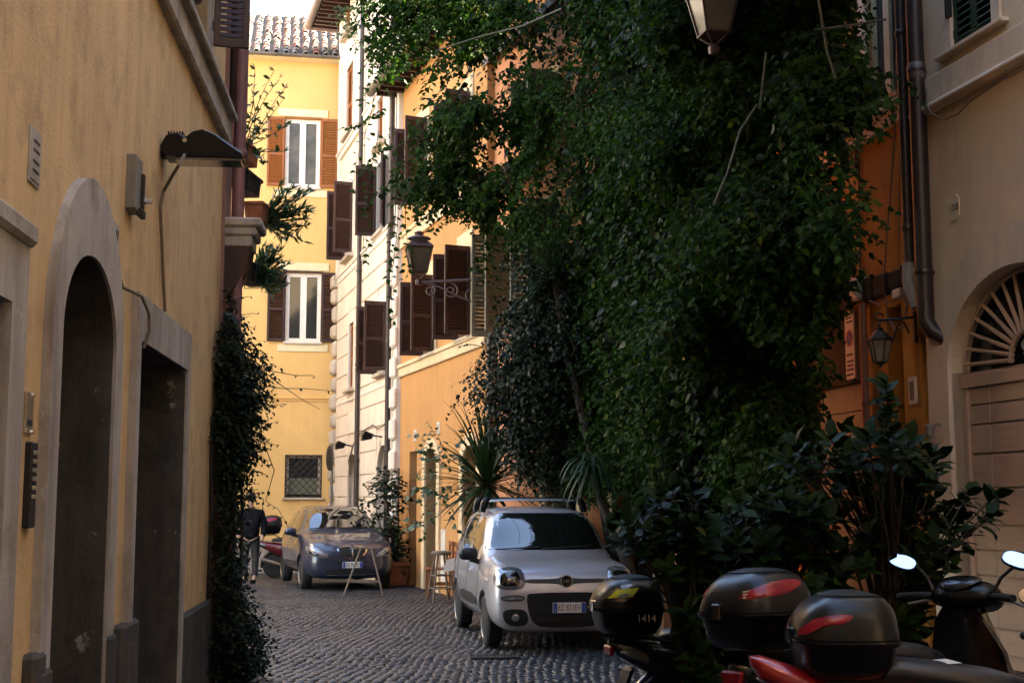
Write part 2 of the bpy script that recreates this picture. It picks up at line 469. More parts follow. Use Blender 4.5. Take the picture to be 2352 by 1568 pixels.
def wall(F, s0, s1, z0, z1, ops, m, thick=4.0, name='wall', T=0.0):
    """front with real openings: ops = (s0,s1,z0,z1,rise,depth); closed shell behind"""
    mb = MB()
    S = sorted({s0, s1, *[q for o in ops for q in o[:2]]}); Z = sorted({z0, z1, *[q for o in ops for q in o[2:4]]})
    for i in range(len(S) - 1):
        for j in range(len(Z) - 1):
            a, b, c, d = S[i], S[i + 1], Z[j], Z[j + 1]
            if any(o[0] < (a + b) / 2 < o[1] and o[2] < (c + d) / 2 < o[3] for o in ops): continue
            mb.poly([(a, T, c), (b, T, c), (b, T, d), (a, T, d)])
    for a, b, c, d, rise, dep in ops:
        dep = dep + T
        if rise:
            ap = arch_pts(a, b, d - rise, rise)
            for (x1, y1), (x2, y2) in zip(ap, ap[1:]):
                mb.poly([(x1, T, y1), (x2, T, y2), (x2, T, d), (x1, T, d)])
                mb.poly([(x1, T, y1), (x2, T, y2), (x2, dep, y2), (x1, dep, y1)])
        else:
            mb.poly([(a, T, d), (b, T, d), (b, dep, d), (a, dep, d)])
        top = d - rise
        mb.poly([(a, T, c), (a, T, top), (a, dep, top), (a, dep, c)])
        mb.poly([(b, T, c), (b, T, top), (b, dep, top), (b, dep, c)])
        if c > z0: mb.poly([(a, T, c), (b, T, c), (b, dep, c), (a, dep, c)])
    mb.poly([(s0, T, z1), (s1, T, z1), (s1, thick, z1), (s0, thick, z1)])
    mb.poly([(s0, T, z0), (s0, T, z1), (s0, thick, z1), (s0, thick, z0)])
    mb.poly([(s1, T, z0), (s1, T, z1), (s1, thick, z1), (s1, thick, z0)])
    mb.poly([(s0, thick, z0), (s1, thick, z0), (s1, thick, z1), (s0, thick, z1)])
    return mb.build(name, m, F.root)
def ring(mb, a, b, z0, zs, rise, wid, y0, y1, top=None, n=20, wtop=None):
    """door surround: jambs plus arch (or lintel of height top) between y0 (proud) and y1 (in the reveal)"""
    if rise:
        inn = [(a, z0)] + arch_pts(a, b, zs, rise, n) + [(b, z0)]
        out = [(a - wid, z0)] + arch_pts(a - wid, b + wid, zs, rise + (wtop or wid), n) + [(b + wid, z0)]
    else:
        inn = [(a, z0), (a, zs), (b, zs), (b, z0)]
        out = [(a - wid, z0), (a - wid, zs + (top or wid)), (b + wid, zs + (top or wid)), (b + wid, z0)]
    for (p, q, r_, t_) in zip(inn, inn[1:], out[1:], out):
        mb.poly([(p[0], y0, p[1]), (q[0], y0, q[1]), (r_[0], y0, r_[1]), (t_[0], y0, t_[1])])
        mb.poly([(p[0], y0, p[1]), (q[0], y0, q[1]), (q[0], y1, q[1]), (p[0], y1, p[1])])
        mb.poly([(t_[0], y0, t_[1]), (r_[0], y0, r_[1]), (r_[0], 0.05, r_[1]), (t_[0], 0.05, t_[1])])
    return mb
_slat = {}
def shutter(parent, w, h, loc, rz, m, pitch=0.05, mids=(0.46,), name='shutter'):
    st, rl = 0.055, 0.08
    mb = MB()
    mb.cbox(0, st, -.02, .02, 0, h, .004); mb.cbox(w - st, w, -.02, .02, 0, h, .004)
    rails = [(0, rl), (h - rl, h)] + [(h * q - .035, h * q + .035) for q in mids]
    for a, b in rails: mb.cbox(st - .003, w - st + .003, -.018, .018, a, b, .003)
    for zz in (0.12, h - 0.2): mb.box(-.012, .045, -.026, -.019, zz, zz + .09)
    o = mb.build(name, m, parent, loc=loc, rot=(0, 0, rz))
    key = (round(w, 2), m.name)
    if key not in _slat:
        q = MB(); q.box(st - .002, w - st + .002, -.03, .03, -.004, .004)
        q.xf(Matrix.Rotation(R(50), 4, 'X'))
        _slat[key] = q.mesh('slat', m)
    rails.sort()
    for (a, b), (c, d) in zip(rails, rails[1:]):
        n = max(1, int((c - b) / pitch))
        for k in range(n):
            link('slat', _slat[key], o, (0, 0, b + (k + .5) * (c - b) / n))
    return o
def window(parent, s0, s1, z0, z1, y, m, glass, cross=True, fr=0.07, name='window', leaves=2):
    mb = MB()
    mb.box(s0, s0 + fr, y - .03, y + .03, z0, z1); mb.box(s1 - fr, s1, y - .03, y + .03, z0, z1)
    mb.box(s0 + fr, s1 - fr, y - .028, y + .028, z0, z0 + fr); mb.box(s0 + fr, s1 - fr, y - .028, y + .028, z1 - fr, z1)
    c = (s0 + s1) / 2
    if leaves == 2: mb.box(c - fr * .8, c + fr * .8, y - .045, y + .025, z0 + fr, z1 - fr)
    o = mb.build(name, m, parent)
    sp = [(s0 + fr, c - fr * .8), (c + fr * .8, s1 - fr)] if leaves == 2 else [(s0 + fr, s1 - fr)]
    for a, b in sp:
        g = MB(); g.box(a - .005, b + .005, y - .004, y + .004, z0 + fr - .005, z1 - fr + .005)
        g.build('pane', glass if not isinstance(glass, list) else glass[sp.index((a, b))], o)
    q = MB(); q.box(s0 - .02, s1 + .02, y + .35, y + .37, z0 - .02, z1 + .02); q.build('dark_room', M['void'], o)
    return o
def band(F, s0, s1, z0, z1, proud, m, name='string_course', lip=True):
    mb = MB(); mb.cbox(s0, s1, -proud, 0.04, z0, z1, min(.012, (z1 - z0) * .2))
    if lip:
        h = (z1 - z0)
        mb.cbox(s0 - .002, s1 + .002, -proud - .035, 0.03, z1 - h * .28, z1 + .006, .012)
    return mb.build(name, m, F.root)
def downpipe(F, s, proud, z0, z1, r, m, name='downpipe', kink=None, every=2.2):
    mb = MB()
    pts = [(s, -proud, z1), (s, -proud, z0)] if not kink else [(s, -proud, z1), (s, -proud, kink + .15), (s - .12, -proud, kink - .15), (s - .12, -proud, z0)]
    mb.tube(pts, r, 12)
    o = mb.build(name, m, F.root, True)
    z = z0 + .5
    while z < z1:
        q = MB(); ss = s if (not kink or z > kink) else s - .12
        q.lathe([(r + .008, -.03), (r + .014, -.02), (r + .014, .02), (r + .008, .03)], 12, (ss, -proud, z)); q.box(ss - .012, ss + .012, -proud, 0.01, z - .012, z + .012)
        q.build('pipe_collar', m, o, True)
        z += every
    return o
# ---------------------------------------------------------------- left ochre house
FL = Facade('ochre_house', -1.55, 0.0, -0.0977, 1.0, 'long ochre plastered house on the left with grey arched doorway')
sE = FL.s_(511, 420)
pr = 0.045
a0, a1 = FL.s_(138, 950, pr), FL.s_(261, 1000, pr)
atop = FL.z_(181, 560, pr); arise = 0.44
b0, b1 = FL.s_(324, 850, pr), FL.s_(431, 900, pr)
btop = (FL.z_(324, 778, pr) + FL.z_(431, 851, pr)) / 2
d1 = FL.s_(12, 800, pr); d0 = d1 - 1.25; dtop = FL.z_(12, 690, pr)
zst0, zst1 = FL.z_(500, 270, .06), FL.z_(508, 214, .06)
wu1 = FL.s_(474, 150); wu0 = wu1 - .9
HL = 11.0
wall(FL, -9.0, sE, -0.1, HL,
     [(a0 - .02, a1 + .02, -0.1, atop + .02, arise + .02, .5), (b0 - .02, b1 + .02, -.1, btop + .02, 0, .5), (d0 - .02, d1 + .02, -.1, dtop + .02, 0, .5),
      (wu0, wu1, zst1 + .25, zst1 + 2.1, 0, .3), (wu0 - 4.2, wu1 - 4.0, zst1 + .25, zst1 + 2.1, 0, .3)], M['ochre'], 6.0)
ring(MB(), a0, a1, -.1, atop - arise, arise, .19, -pr, -pr + .02, wtop=.40).build('arched_surround', M['stone'], FL.root, True, 30)
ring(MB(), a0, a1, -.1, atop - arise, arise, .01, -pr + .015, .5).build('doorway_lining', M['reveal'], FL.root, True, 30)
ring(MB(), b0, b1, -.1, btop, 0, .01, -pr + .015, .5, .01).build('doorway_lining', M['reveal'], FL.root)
ring(MB(), b0, b1, -.1, btop, 0, .13, -pr, -pr + .02, FL.z_(307, 663, pr) - FL.z_(324, 778, pr) + .02).build('door_surround', M['stone'], FL.root)
ring(MB(), d0, d1, -.1, dtop, 0, .22, -pr - .02, .5, .26).build('door_surround', M['stone'], FL.root)
q = MB(); q.cbox(d0 - .3, d1 + .24, -.095, .02, dtop + .26, dtop + .36, .02); q.build('door_hood', M['stone'], FL.root)
# weathered lining of the doorways, its colour darkened to carry recess shade
# arched door: boards below, transom, iron fan light
zt = atop - arise - .42
q = MB(); q.box(a0, a1, .40, .46, -.1, zt); dr = q.build('door', M['door_wood'], FL.root)
n = 12
for k in range(n):
    z = -.05 + k * (zt - .05) / n
    q = MB(); q.cbox(a0 + .03, a1 - .03, .375, .405, z + .01, z + (zt - .05) / n - .012, .008); q.build('plank', M['door_wood'], dr)
q = MB(); q.cbox(a0, a1, .26, .47, zt, zt + .09, .015); q.build('transom', M['stone'], FL.root)
q = MB()
c = (a0 + a1) / 2
for k in range(7):
    t = math.pi * (k + .5) / 7
    q.tube([(c, .42, zt + .16), (c - (a1 - a0) * .5 * math.cos(t), .42, zt + .1 + (atop - zt - .1) * math.sin(t))], .012, 6)
for sx in (-1, 1):
    for rr in (.2, .34):
        q.tube([(c + sx * (.24 + rr * .5 * math.cos(t)), .40, zt + .42 + rr * .8 * math.sin(t)) for t in [k * .55 for k in range(12)]], .014, 6)
q.build('fanlight_grille', M['iron'], FL.root, True)
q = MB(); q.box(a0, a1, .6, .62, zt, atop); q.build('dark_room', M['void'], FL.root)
# lintel door: rolling shutter of narrow boards
q = MB(); q.box(b0, b1, .46, .5, -.1, btop); dr = q.build('roller_door', M['door_grey'], FL.root)
n = 17
for k in range(n):
    h = btop / n
    q = MB(); q.cbox(b0 + .02, b1 - .02, .435, .465, k * h + .008, (k + 1) * h - .008, .007); q.build('plank', M['door_grey'], dr)
q = MB(); q.box(d0, d1, .42, .46, -.1, dtop); dr = q.build('door', M['door_wood'], FL.root)
for k in range(3):
    q = MB(); q.cbox(d0 + .1, d1 - .1, .40, .43, .1 + k * 1.0, 1.0 + k * 1.0, .02); q.build('panel', M['door_wood'], dr)
# plinths
for u0, u1, vt in ((52, 96, 1508), (262, 309, 1436)):
    sa_, sb_ = FL.s_(u0, 1540, .03), FL.s_(u1, 1500, .03)
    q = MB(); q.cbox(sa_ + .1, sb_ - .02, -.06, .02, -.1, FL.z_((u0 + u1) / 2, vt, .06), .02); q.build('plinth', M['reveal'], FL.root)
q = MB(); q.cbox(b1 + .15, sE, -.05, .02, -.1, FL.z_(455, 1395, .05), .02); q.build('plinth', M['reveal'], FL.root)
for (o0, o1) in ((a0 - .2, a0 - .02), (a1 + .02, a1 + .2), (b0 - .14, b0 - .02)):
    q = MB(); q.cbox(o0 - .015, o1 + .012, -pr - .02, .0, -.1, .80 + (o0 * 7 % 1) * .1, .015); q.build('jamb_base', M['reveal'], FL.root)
# string course
q = MB()
q.cbox(-9, sE - .03, -.07, .02, zst0, zst1 - .05, .02); q.cbox(-9, sE + .005, -.13, .025, zst1 - .06, zst1, .012)
q.build('string_course', M['stone'], FL.root)
# upper windows with open shutters
for (x0, x1) in ((wu0, wu1), (wu0 - 4.2, wu1 - 4.0)):
    ring(MB(), x0, x1, zst1 + .25, zst1 + 2.1, 0, .12, -.03, .25, .14).build('window_trim', M['stone'], FL.root)
    window(FL.root, x0, x1, zst1 + .25, zst1 + 2.1, .22, M['frame_white'], M['glass'])
    shutter(FL.root, .30, 1.85, (x1 + .02, -.05, zst1 + .25), R(-80), M['shut_brown'])
    shutter(FL.root, .45, 1.85, (x0 - .02, -.05, zst1 + .25), R(-160), M['shut_brown'])
# roof edge of the ochre house
q = MB(); q.box(-9.2, sE + .1, -.55, 6.2, HL, HL + .12); q.build('eaves', M['shut_brown'], FL.root)

# small things fixed on the ochre wall
def on(F, name, label, cat, u, v, proud=0.0, group=None):
    s_, z_ = F.sz(u, v, proud)
    p = F.o + F.d * s_ - F.n * proud + Vector((0, 0, z_ - 0))
    p.z = z_
    return empty(name, p, math.atan2(F.d.y, F.d.x), label, cat, group)
t = on(FL, 'wall_plaque', 'worn square marble plaque high on the ochre wall', 'plaque', 77, 362)
q = MB(); q.cbox(-.09, .09, -.008, .01, -.125, .125, .004); q.cbox(-.075, .075, -.012, -.005, -.108, .108, .003); q.build('slab', M['stone'], t)
q = MB()
for z in (.06, .02, -.03, -.07): q.box(-.05, .05, -.0135, -.012, z, z + .013)
q.build('worn_lettering', M['reveal'], t)
t = on(FL, 'wall_plaque', 'narrow marble plaque beside the arched surround', 'plaque', 264, 548)
q = MB(); q.cbox(-.07, .07, -.01, .01, -.085, .085, .004); q.build('slab', M['stone'], t)
q = MB(); q.tube([(-.02, -.011, .05), (.0, -.011, -.04), (.03, -.011, .05)], .004, 5); q.build('worn_lettering', M['reveal'], t)
t = on(FL, 'meter_box', 'grey metal cable box on the ochre wall under the floodlight', 'box', 297, 425)
q = MB(); q.cbox(-.11, .09, -.06, .01, -.165, .165, .006); q.build('cover', M['box_grey'], t)
q = MB(); q.cbox(.04, .08, -.08, -.06, -.13, .08, .004); q.cbox(-.02, .1, -.085, -.05, -.19, -.14, .006); q.build('hinge_bar', M['iron'], t)
q = MB(); q.lathe([(.02, -.125), (.022, -.06), (.0, -.06)], 10, (.07, 0, -.08), 'y'); q.build('knob', M['chrome'], t, True)
t = on(FL, 'name_plate', 'small brass name plate left of the arched doorway', 'plate', 62, 948)
q = MB(); q.cbox(-.06, .06, -.012, .005, -.09, .09, .003); q.build('plate', M['brass'], t)
for x in (-.05, .05):
    for z in (-.08, .08):
        q = MB(); q.lathe([(.009, -.018), (.009, -.01), (0, -.01)], 8, (x, 0, z), 'y'); q.build('screw', M['chrome'], t, True)
q = MB(); q.box(-.04, .04, -.0135, -.012, -.055, -.03); q.build('engraving', M['ink'], t)
t = on(FL, 'door_intercom', 'tall dark intercom panel with bell buttons below the brass plate', 'intercom', 61, 1113)
q = MB(); q.cbox(-.05, .05, -.03, .005, -.185, .185, .006); q.build('panel', M['iron'], t)
for k in range(6):
    q = MB(); q.cbox(-.03, .03, -.037, -.028, .13 - k * .038, .148 - k * .038, .003); q.build('bell_button', M['brass'], t)
# floodlight
s_, z_ = FL.sz(372, 350)
p = FL.o + FL.d * s_; p.z = z_
t = empty('floodlight', p, math.atan2(FL.d.y, FL.d.x) - R(90), 'black wall floodlight jutting from the ochre wall on a bracket', 'lamp')
# local: +x out into the street after the turn is -y of wall ; build along +x
t.scale = (.84, .84, .84)
prof = [(0.0, .02), (.05, .115), (.14, .135), (.20, .10), (.26, .15), (.34, .17), (.44, .13), (.56, .045), (.66, -.02), (.66, -.05), (.04, -.06)]
q = MB(); q.prism([(x * 1.0, -.13, z) for x, z in prof], (0, .26, 0)); q.build('housing', M['black_plastic'], t, bevel=.012)
q = MB(); q.cbox(.12, .65, -.12, .12, -.085, -.062, .008); q.build('glass', M['lamp_glass'], t)
q = MB(); q.cbox(.10, .67, -.135, .135, -.067, -.045, .006); q.build('rim', M['black_plastic'], t)
for k in range(6):
    q = MB(); q.box(.06 + k * .022, .07 + k * .022, -.11, .11, .12, .15); q.build('cooling_fin', M['black_plastic'], t)
q = MB(); q.cbox(-.02, .08, -.05, .05, -.05, .06, .008); q.build('bracket', M['iron'], t)
q = MB(); q.lathe([(.018, -.14), (.02, -.13), (.0, -.13)], 10, (.2, 0, .07), 'y'); q.build('bolt', M['chrome'], t, True)
pts = []
for u, v, pd in ((424, 355, .2), (412, 378, .18), (395, 405, .1), (375, 440, .03), (368, 475, .02), (372, 560, .02), (375, 640, .02), (379, 715, .02)):
    ss, zz = FL.sz(u, v, pd); w = FL.o + FL.d * ss - FL.n * pd; w.z = zz; pts.append(w)
q = MB(); q.tube(pts, .011, 6)
cab = q.build('floodlight_cable', M['cable'], None, True); tag(cab, 'thin grey cable dropping down the ochre wall from the floodlight', 'cable')
pts = []
for u, v, pd in ((275, 640, .03), (282, 660, .03), (300, 668, .05), (325, 680, .07), (342, 720, .08), (343, 760, .08), (330, 800, .05)):
    ss, zz = FL.sz(u, v, pd); w = FL.o + FL.d * ss - FL.n * pd; w.z = zz; pts.append(w)
q = MB(); q.tube(pts, .01, 6)
tag(q.build('loop_cable', M['cable'], None, True), 'loose cable looping over the lintel of the square doorway', 'cable')

# ---------------------------------------------------------------- mauve house behind it
pe = FL.o + FL.d * sE
F2 = Facade('mauve_house', pe.x + .03, pe.y + .01, -0.0977, 1.0, 'narrow shaded mauve house front with a dark shutter beyond the ochre house')
e2 = F2.s_(527, 300)
zb = F2.z_(535, 460)
wall(F2, 0.0, e2, -.1, 10.2, [(.08, .44, zst1 + .1, zst1 + 1.9, 0, .3), (.06, .46, .9, 2.4, 0, .3)], M['mauve'], 7.5)
window(F2.root, .08, .44, zst1 + .1, zst1 + 1.9, .2, M['shut_brown'], M['glass'], leaves=1)
window(F2.root, .06, .46, .9, 2.4, .2, M['shut_brown'], M['glass'], leaves=1)
shutter(F2.root, .36, 1.8, (.08, -.03, zst1 + .1), R(-14), M['shut_brown'])
downpipe(F2, e2 - .02, .10, 0, 10.2, .06, M['pipe_mauve'])
q = MB(); q.box(-.1, e2 + .3, -.5, 8, 10.2, 10.32); q.build('eaves', M['shut_brown'], F2.root)
# stone hood on a tapered corbel
q = MB()
z1 = F2.z_(545, 462, .2)
q.cbox(.0, .52, -.34, .02, z1 - .06, z1 + .03, .02); q.cbox(.02, .50, -.29, .02, z1 - .14, z1 - .06, .015); q.cbox(.04, .48, -.25, .02, z1 - .24, z1 - .14, .01)
cb = q.build('stone_hood', M['stone'], F2.root)
for x in (.05, .33):
    q = MB(); q.prism([(x, .0, z1 - .24), (x, -.23, z1 - .24), (x, -.2, z1 - .42), (x, -.1, z1 - .62), (x, .0, z1 - .75)], (.14, 0, 0)); q.build('corbel', M['shut_brown'], cb)
# ---------------------------------------------------------------- yellow house closing the street
c10, s10 = math.cos(R(10)), math.sin(R(10))
FY = Facade('yellow_house', -4.6 - 7 * c10, 34.0 - 7 * s10, c10, s10, 'yellow house with clay tile roof closing the end of the street', z=0)
zg = FY.z_(680, 138, .1)
ops, wins = [], []
for (u0, u1, v0, v1) in ((655, 735, 274, 430), (656, 737, 627, 785)):
    a, b, c, d = FY.rect(u0, u1, v0, v1); wins.append((a, b, c, d)); ops.append((a, b, c, d, 0, .14))
ga, gb, gc, gd = FY.rect(654, 739, 1044, 1142); ops.append((ga, gb, gc, gd, 0, .22))
la, lb, lc, ld = wins[0]
for k in (1, 2): ops.append((la - 2.6 * k, lb - 2.6 * k, lc, ld, 0, .14)); ops.append((la - 2.6 * k, lb - 2.6 * k, wins[1][2], wins[1][3], 0, .14))
wall(FY, 0, 9.0, -.6, zg, ops, M['yellow'], 9.0)
for i, (a, b, c, d) in enumerate(wins + [(o[0], o[1], o[2], o[3]) for o in ops[3:]]):
    top = i in (0,) or (i > 1 and i % 2 == 0)
    window(FY.root, a, b, c, d, .10, M['frame_white'], [M['curtain'], M['curtain']] if top else [M['glass'], M['glass']], fr=.10)
    sm = M['shut_rust'] if top else M['shut_brown']
    w = .45
    ring(MB(), a, b, c + .002, d, 0, .04, -.012, .02, .05).build('window_casing', sm, FY.root)
    for side in (0, 1):
        shutter(FY.root, w, d - c + .02, (a - .02, -.045, c) if not side else (b + .02, -.045, c), R(182) if not side else R(-2), sm, .06)
    q = MB(); q.cbox(a - .2, b + .2, -.03, .01, d + .06, d + .27, .008); q.build('lintel_band', M['yellow_trim'], FY.root)
    q = MB(); q.cbox(a - .2, b + .2, -.03, .01, c - .26, c - .07, .008); q.build('apron_band', M['yellow_trim'], FY.root)
    q = MB(); q.cbox(a - .04, b + .04, -.09, .10, c - .065, c - .002, .012); q.build('sill', M['white_trim'], FY.root)
zs = FY.z_(690, 917)
band(FY, 0, 8.2, zs - .05, zs + .04, .03, M['yellow'], lip=True)
q = MB(); q.cbox(0, 8.2, -.03, .01, -.6, FY.z_(640, 1240), .01); q.build('plinth', M['stone'], FY.root)
# barred ground-floor window
ring(MB(), ga + .1, gb - .1, gc + .08, gd - .08, 0, .10, .10, .22, .08).build('window_surround', M['travertine'], FY.root)
gw = MB(); gw.box(ga + .1, gb - .1, .17, .19, gc + .08, gd - .08); gw = gw.build('window', M['glass'], FY.root)
q = MB(); q.box(ga + .1, gb - .1, .160, .168, gc + .08, (gc + gd) / 2 - .05); q.build('frosted_pane', mat('frosted_green_pane', (0.16, 0.17, 0.12), .4), gw)
gr = MB()
gr.box(ga, gb, -.012, .0, gc, gc + .03); gr.box(ga, gb, -.012, .0, gd - .03, gd); gr.box(ga, ga + .03, -.012, .0, gc + .03, gd - .03); gr.box(gb - .03, gb, -.012, .0, gc + .03, gd - .03)
gr = gr.build('window_grille', M['iron'], FY.root)
W, H = gb - ga, gd - gc
step = W / 5.0
for sgn in (1, -1):
    for k in range(-6, 14):
        # clip the diagonal to the rectangle
        pts = []
        for t in [j * .01 for j in range(0, 400)]:
            x = k * step + t * .7071 if sgn > 0 else W - k * step - t * .7071
            z = t * .7071
            if 0 <= x <= W and 0 <= z <= H: pts.append((x, z))
        if len(pts) > 8:
            q = MB(); y = -.008 if sgn > 0 else -.018
            q.tube([(ga + pts[0][0], y, gc + pts[0][1]), (ga + pts[-1][0], y, gc + pts[-1][1])], .011, 6); q.build('grille_bar', M['iron'], gr, True)
q = MB(); q.cbox(ga - .06, gb + .06, -.10, .05, gc - .06, gc - .002, .012); q.build('sill', M['travertine'], FY.root)
# roof of clay tiles
def tile_mat():
    m, t, b = _new('weathered_clay_tile')
    oi = t.nodes.new('ShaderNodeObjectInfo')
    base = _ramp(t, oi.outputs['Random'], [(0.0, (.30, .25, .20)), (.45, (.38, .30, .24)), (.7, (.42, .22, .14)), (.92, (.48, .16, .10))])
    li = _ramp(t, _noise(t, 9, 6, .7), [(.42, (0, 0, 0)), (.62, (1, 1, 1))])
    t.links.new(_mix(t, _mul(t, li, .75), base, (.17, .155, .13)), b.inputs['Base Color'])
    b.inputs['Roughness'].default_value = .9
    _bump(t, b, _noise(t, 30, 5), .4)
    return m
M['tile'] = tile_mat()
M['tile_dark'] = mat('mossy_pan_tile', (.12, .105, .085), .95, 0, .4, 8, .3)
pitch = math.atan(.58); run = 5.0
q = MB(); q.prism([(-.3, -.35, zg + .03), (-.3, run, zg + .03 + .58 * (run + .35)), (-.3, run + 5, zg), (-.3, -.1, zg)], (9.3, 0, 0))
roof = q.build('roof', M['tile_dark'], FY.root)
def half_tile(r0, r1, L, th, up):
    q = MB(); vs, fs, n = [], [], 7
    for rr0, rr1 in ((r0, r1), (r0 - th, r1 - th)):
        for y, r_ in ((0, rr0), (L, rr1)):
            for k in range(n + 1):
                a = math.pi * k / n
                vs.append((-r_ * math.cos(a), y, (r_ * math.sin(a)) * (1 if up else -1)))
    m = n + 1
    for k in range(n):
        fs += [(k, k + 1, m + k + 1, m + k), (2 * m + k, 2 * m + k + 1, 3 * m + k + 1, 3 * m + k), (k, k + 1, 2 * m + k + 1, 2 * m + k), (m + k, m + k + 1, 3 * m + k + 1, 3 * m + k)]
    q.add(vs, fs)
    return q.mesh('roof_tile' if up else 'pan_tile', M['tile'] if up else M['tile_dark'], True, 40)
cover, pan = half_tile(.085, .068, .46, .016, True), half_tile(.10, .09, .46, .012, False)
sl = math.hypot(1, .58)
rows = int((run + .35) * sl / .37)
s_right = 8.4
far_tiles = MB()
rnd = random.Random(11)
for cidx in range(34):
    s_ = s_right - cidx * .262
    if s_ < -.2: break
    for r_ in range(rows):
        d_ = -.38 + r_ * .37 / sl
        z_ = zg + .06 + .58 * (d_ + .35) + .035
        loc = (s_ + rnd.gauss(0, .012), d_, z_ + rnd.gauss(0, .006))
        rot = (pitch - R(4), rnd.gauss(0, .03), rnd.gauss(0, .03))
        if cidx < 16:
            link('roof_tile', cover, roof, loc, rot)
            link('pan_tile', pan, roof, (s_ + .131, d_ - .02, z_ + .02), (pitch - R(3), 0, 0))
        else:
            Mx = Matrix.Translation(loc) @ Matrix.Rotation(rot[0], 4, 'X')
            far_tiles.add([Mx @ v.co for v in cover.vertices], [tuple(p.vertices) for p in cover.polygons])
tag(far_tiles.build('roof_tiles', M['tile'], roof, True), kind='stuff')
q = MB()
q.lathe([(.075, -.2), (.075, 9.1)], 10, (0, -.46, zg + .03), 'x', math.pi, 2 * math.pi)
q.lathe([(.068, -.2), (.068, 9.1)], 10, (0, -.46, zg + .03), 'x', math.pi, 2 * math.pi)
gt = q.build('gutter', M['pipe_grey'], FY.root, True)
for k in range(14):
    q = MB(); q.tube([(.3 + k * .62, -.53, zg + .04), (.3 + k * .62, -.46, zg - .055), (.3 + k * .62, -.36, zg + .01)], .01, 5); q.build('gutter_bracket', M['iron'], gt)
q = MB(); q.box(-.1, 9.1, -.4, .0, zg - .02, zg + .02); q.build('soffit', M['yellow_trim'], FY.root)

# rooftop aerial
p = at(696, 52, 39.5)
t = empty('roof_aerial', p - Vector((0, 0, .6)), 0, 'thin television aerial on the tiled roof ridge', 'aerial')
q = MB(); q.tube([(0, 0, -.4), (0, 0, 1.35)], .012, 6); q.build('mast', M['pipe_grey'], t)
q = MB(); q.tube([(-.25, 0, 1.0), (.1, 0, 1.12)], .008, 5)
for k in range(5): q.tube([(-.2 + k * .07, -.12, 1.02 + k * .024), (-.2 + k * .07, .12, 1.02 + k * .024)], .005, 4)
q.build('antenna', M['pipe_grey'], t)

# ---------------------------------------------------------------- cream rusticated house
FC = Facade('cream_house', -4.58, 33.7, .2977, -1.0, 'tall cream house with block rustication and dark open shutters')
eC = FC.s_(914, 900)
zE = FC.z_(772, 75)
st1 = FC.z_(800, 622); st2 = FC.z_(800, 331)
ops, info = [], []
def op(F, u0, u1, v0, v1, rise=0, dep=.2, proud=0):
    a, b, c, d = F.rect(u0, u1, v0, v1, proud)
    return (a, b, c, d, rise, dep)
closed = [op(FC, 798, 813, 152, 305), op(FC, 796.5, 808, -70, 75), op(FC, 804, 814, 742, 892), op(FC, 870, 883, 178, 330), op(FC, 800, 812, 1500, 1501)][:4]
opened = [op(FC, 796, 812, 432, 588), op(FC, 868, 887, 372, 532), op(FC, 872, 889, 700, 855)]
arches = [op(FC, 801, 822, 1042, 1290, .42, .3), op(FC, 867, 896, 1022, 1320, .45, .3)]
arches = [(a, b, -.4, d, (b - a) / 2, e) for a, b, c, d, r_, e in arches]
wall(FC, 0, eC, -.6, zE, closed + opened + arches, M['cream'], 9.0)
for a, b, c, d, r_, e in closed:
    ring(MB(), a, b, c, d, 0, .16, -.035, .05, .3).build('window_trim', M['white_trim'], FC.root)
    w = (b - a) / 2
    shutter(FC.root, w, d - c, (a, .04, c), 0, M['shut_rust'] if c > 5 else M['shut_rust']); shutter(FC.root, w, d - c, (a + w, .04, c), 0, M['shut_rust'])
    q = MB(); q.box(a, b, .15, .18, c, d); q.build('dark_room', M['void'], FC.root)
    q = MB(); q.cbox(a - .14, b + .14, -.16, .03, c - .09, c - .003, .015); q.build('sill', M['travertine'], FC.root)
for i, (a, b, c, d, r_, e) in enumerate(opened):
    ring(MB(), a, b, c, d, 0, .16, -.035, .05, .22).build('window_trim', M['white_trim'], FC.root)
    window(FC.root, a, b, c, d, .14, M['shut_brown'] if i == 1 else M['frame_white'], M['glass'])
    shutter(FC.root, .46, d - c, (b + .01, -.04, c), R(-86 if i != 1 else -20), M['shut_brown'])
    shutter(FC.root, .46, d - c, (a - .01, -.04, c), R(-92), M['shut_brown'])
    q = MB(); q.cbox(a - .12, b + .12, -.15, .03, c - .09, c - .003, .015); q.build('sill', M['travertine'], FC.root)
for a, b, c, d, r_, e in arches:
    q = MB(); q.box(a, b, .26, .30, -.4, d - r_); dr = q.build('door', M['door_wood'], FC.root)
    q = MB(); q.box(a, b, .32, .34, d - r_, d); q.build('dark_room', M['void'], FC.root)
    n = 5
    for k in range(n):
        x = a + (b - a) * (k + .5) / n
        q = MB(); q.tube([(x, .2, 0), (x, .2, d - r_)], .016, 6); q.build('door_bar', M['iron'], dr, True)
    for k in range(5):
        q = MB(); q.tube([(a, .2, .3 + k * .5), (b, .2, .3 + k * .5)], .014, 6); q.build('door_bar', M['iron'], dr, True)
    cc = (a + b) / 2
    q = MB()
    for k in range(11):
        t = math.pi * (k + .5) / 11
        q.tube([(cc - .12 * math.cos(t), .2, d - r_ + .12 * math.sin(t)), (cc - r_ * math.cos(t), .2, d - r_ + r_ * math.sin(t))], .013, 5)
    q.tube([(cc - .14 * math.cos(math.pi * k / 10), .2, d - r_ + .14 * math.sin(math.pi * k / 10)) for k in range(11)], .016, 5)
    q.cbox(a, b, .16, .26, d - r_ - .05, d - r_ + .05, .01)
    q.build('fanlight_grille', M['travertine'], FC.root, True)
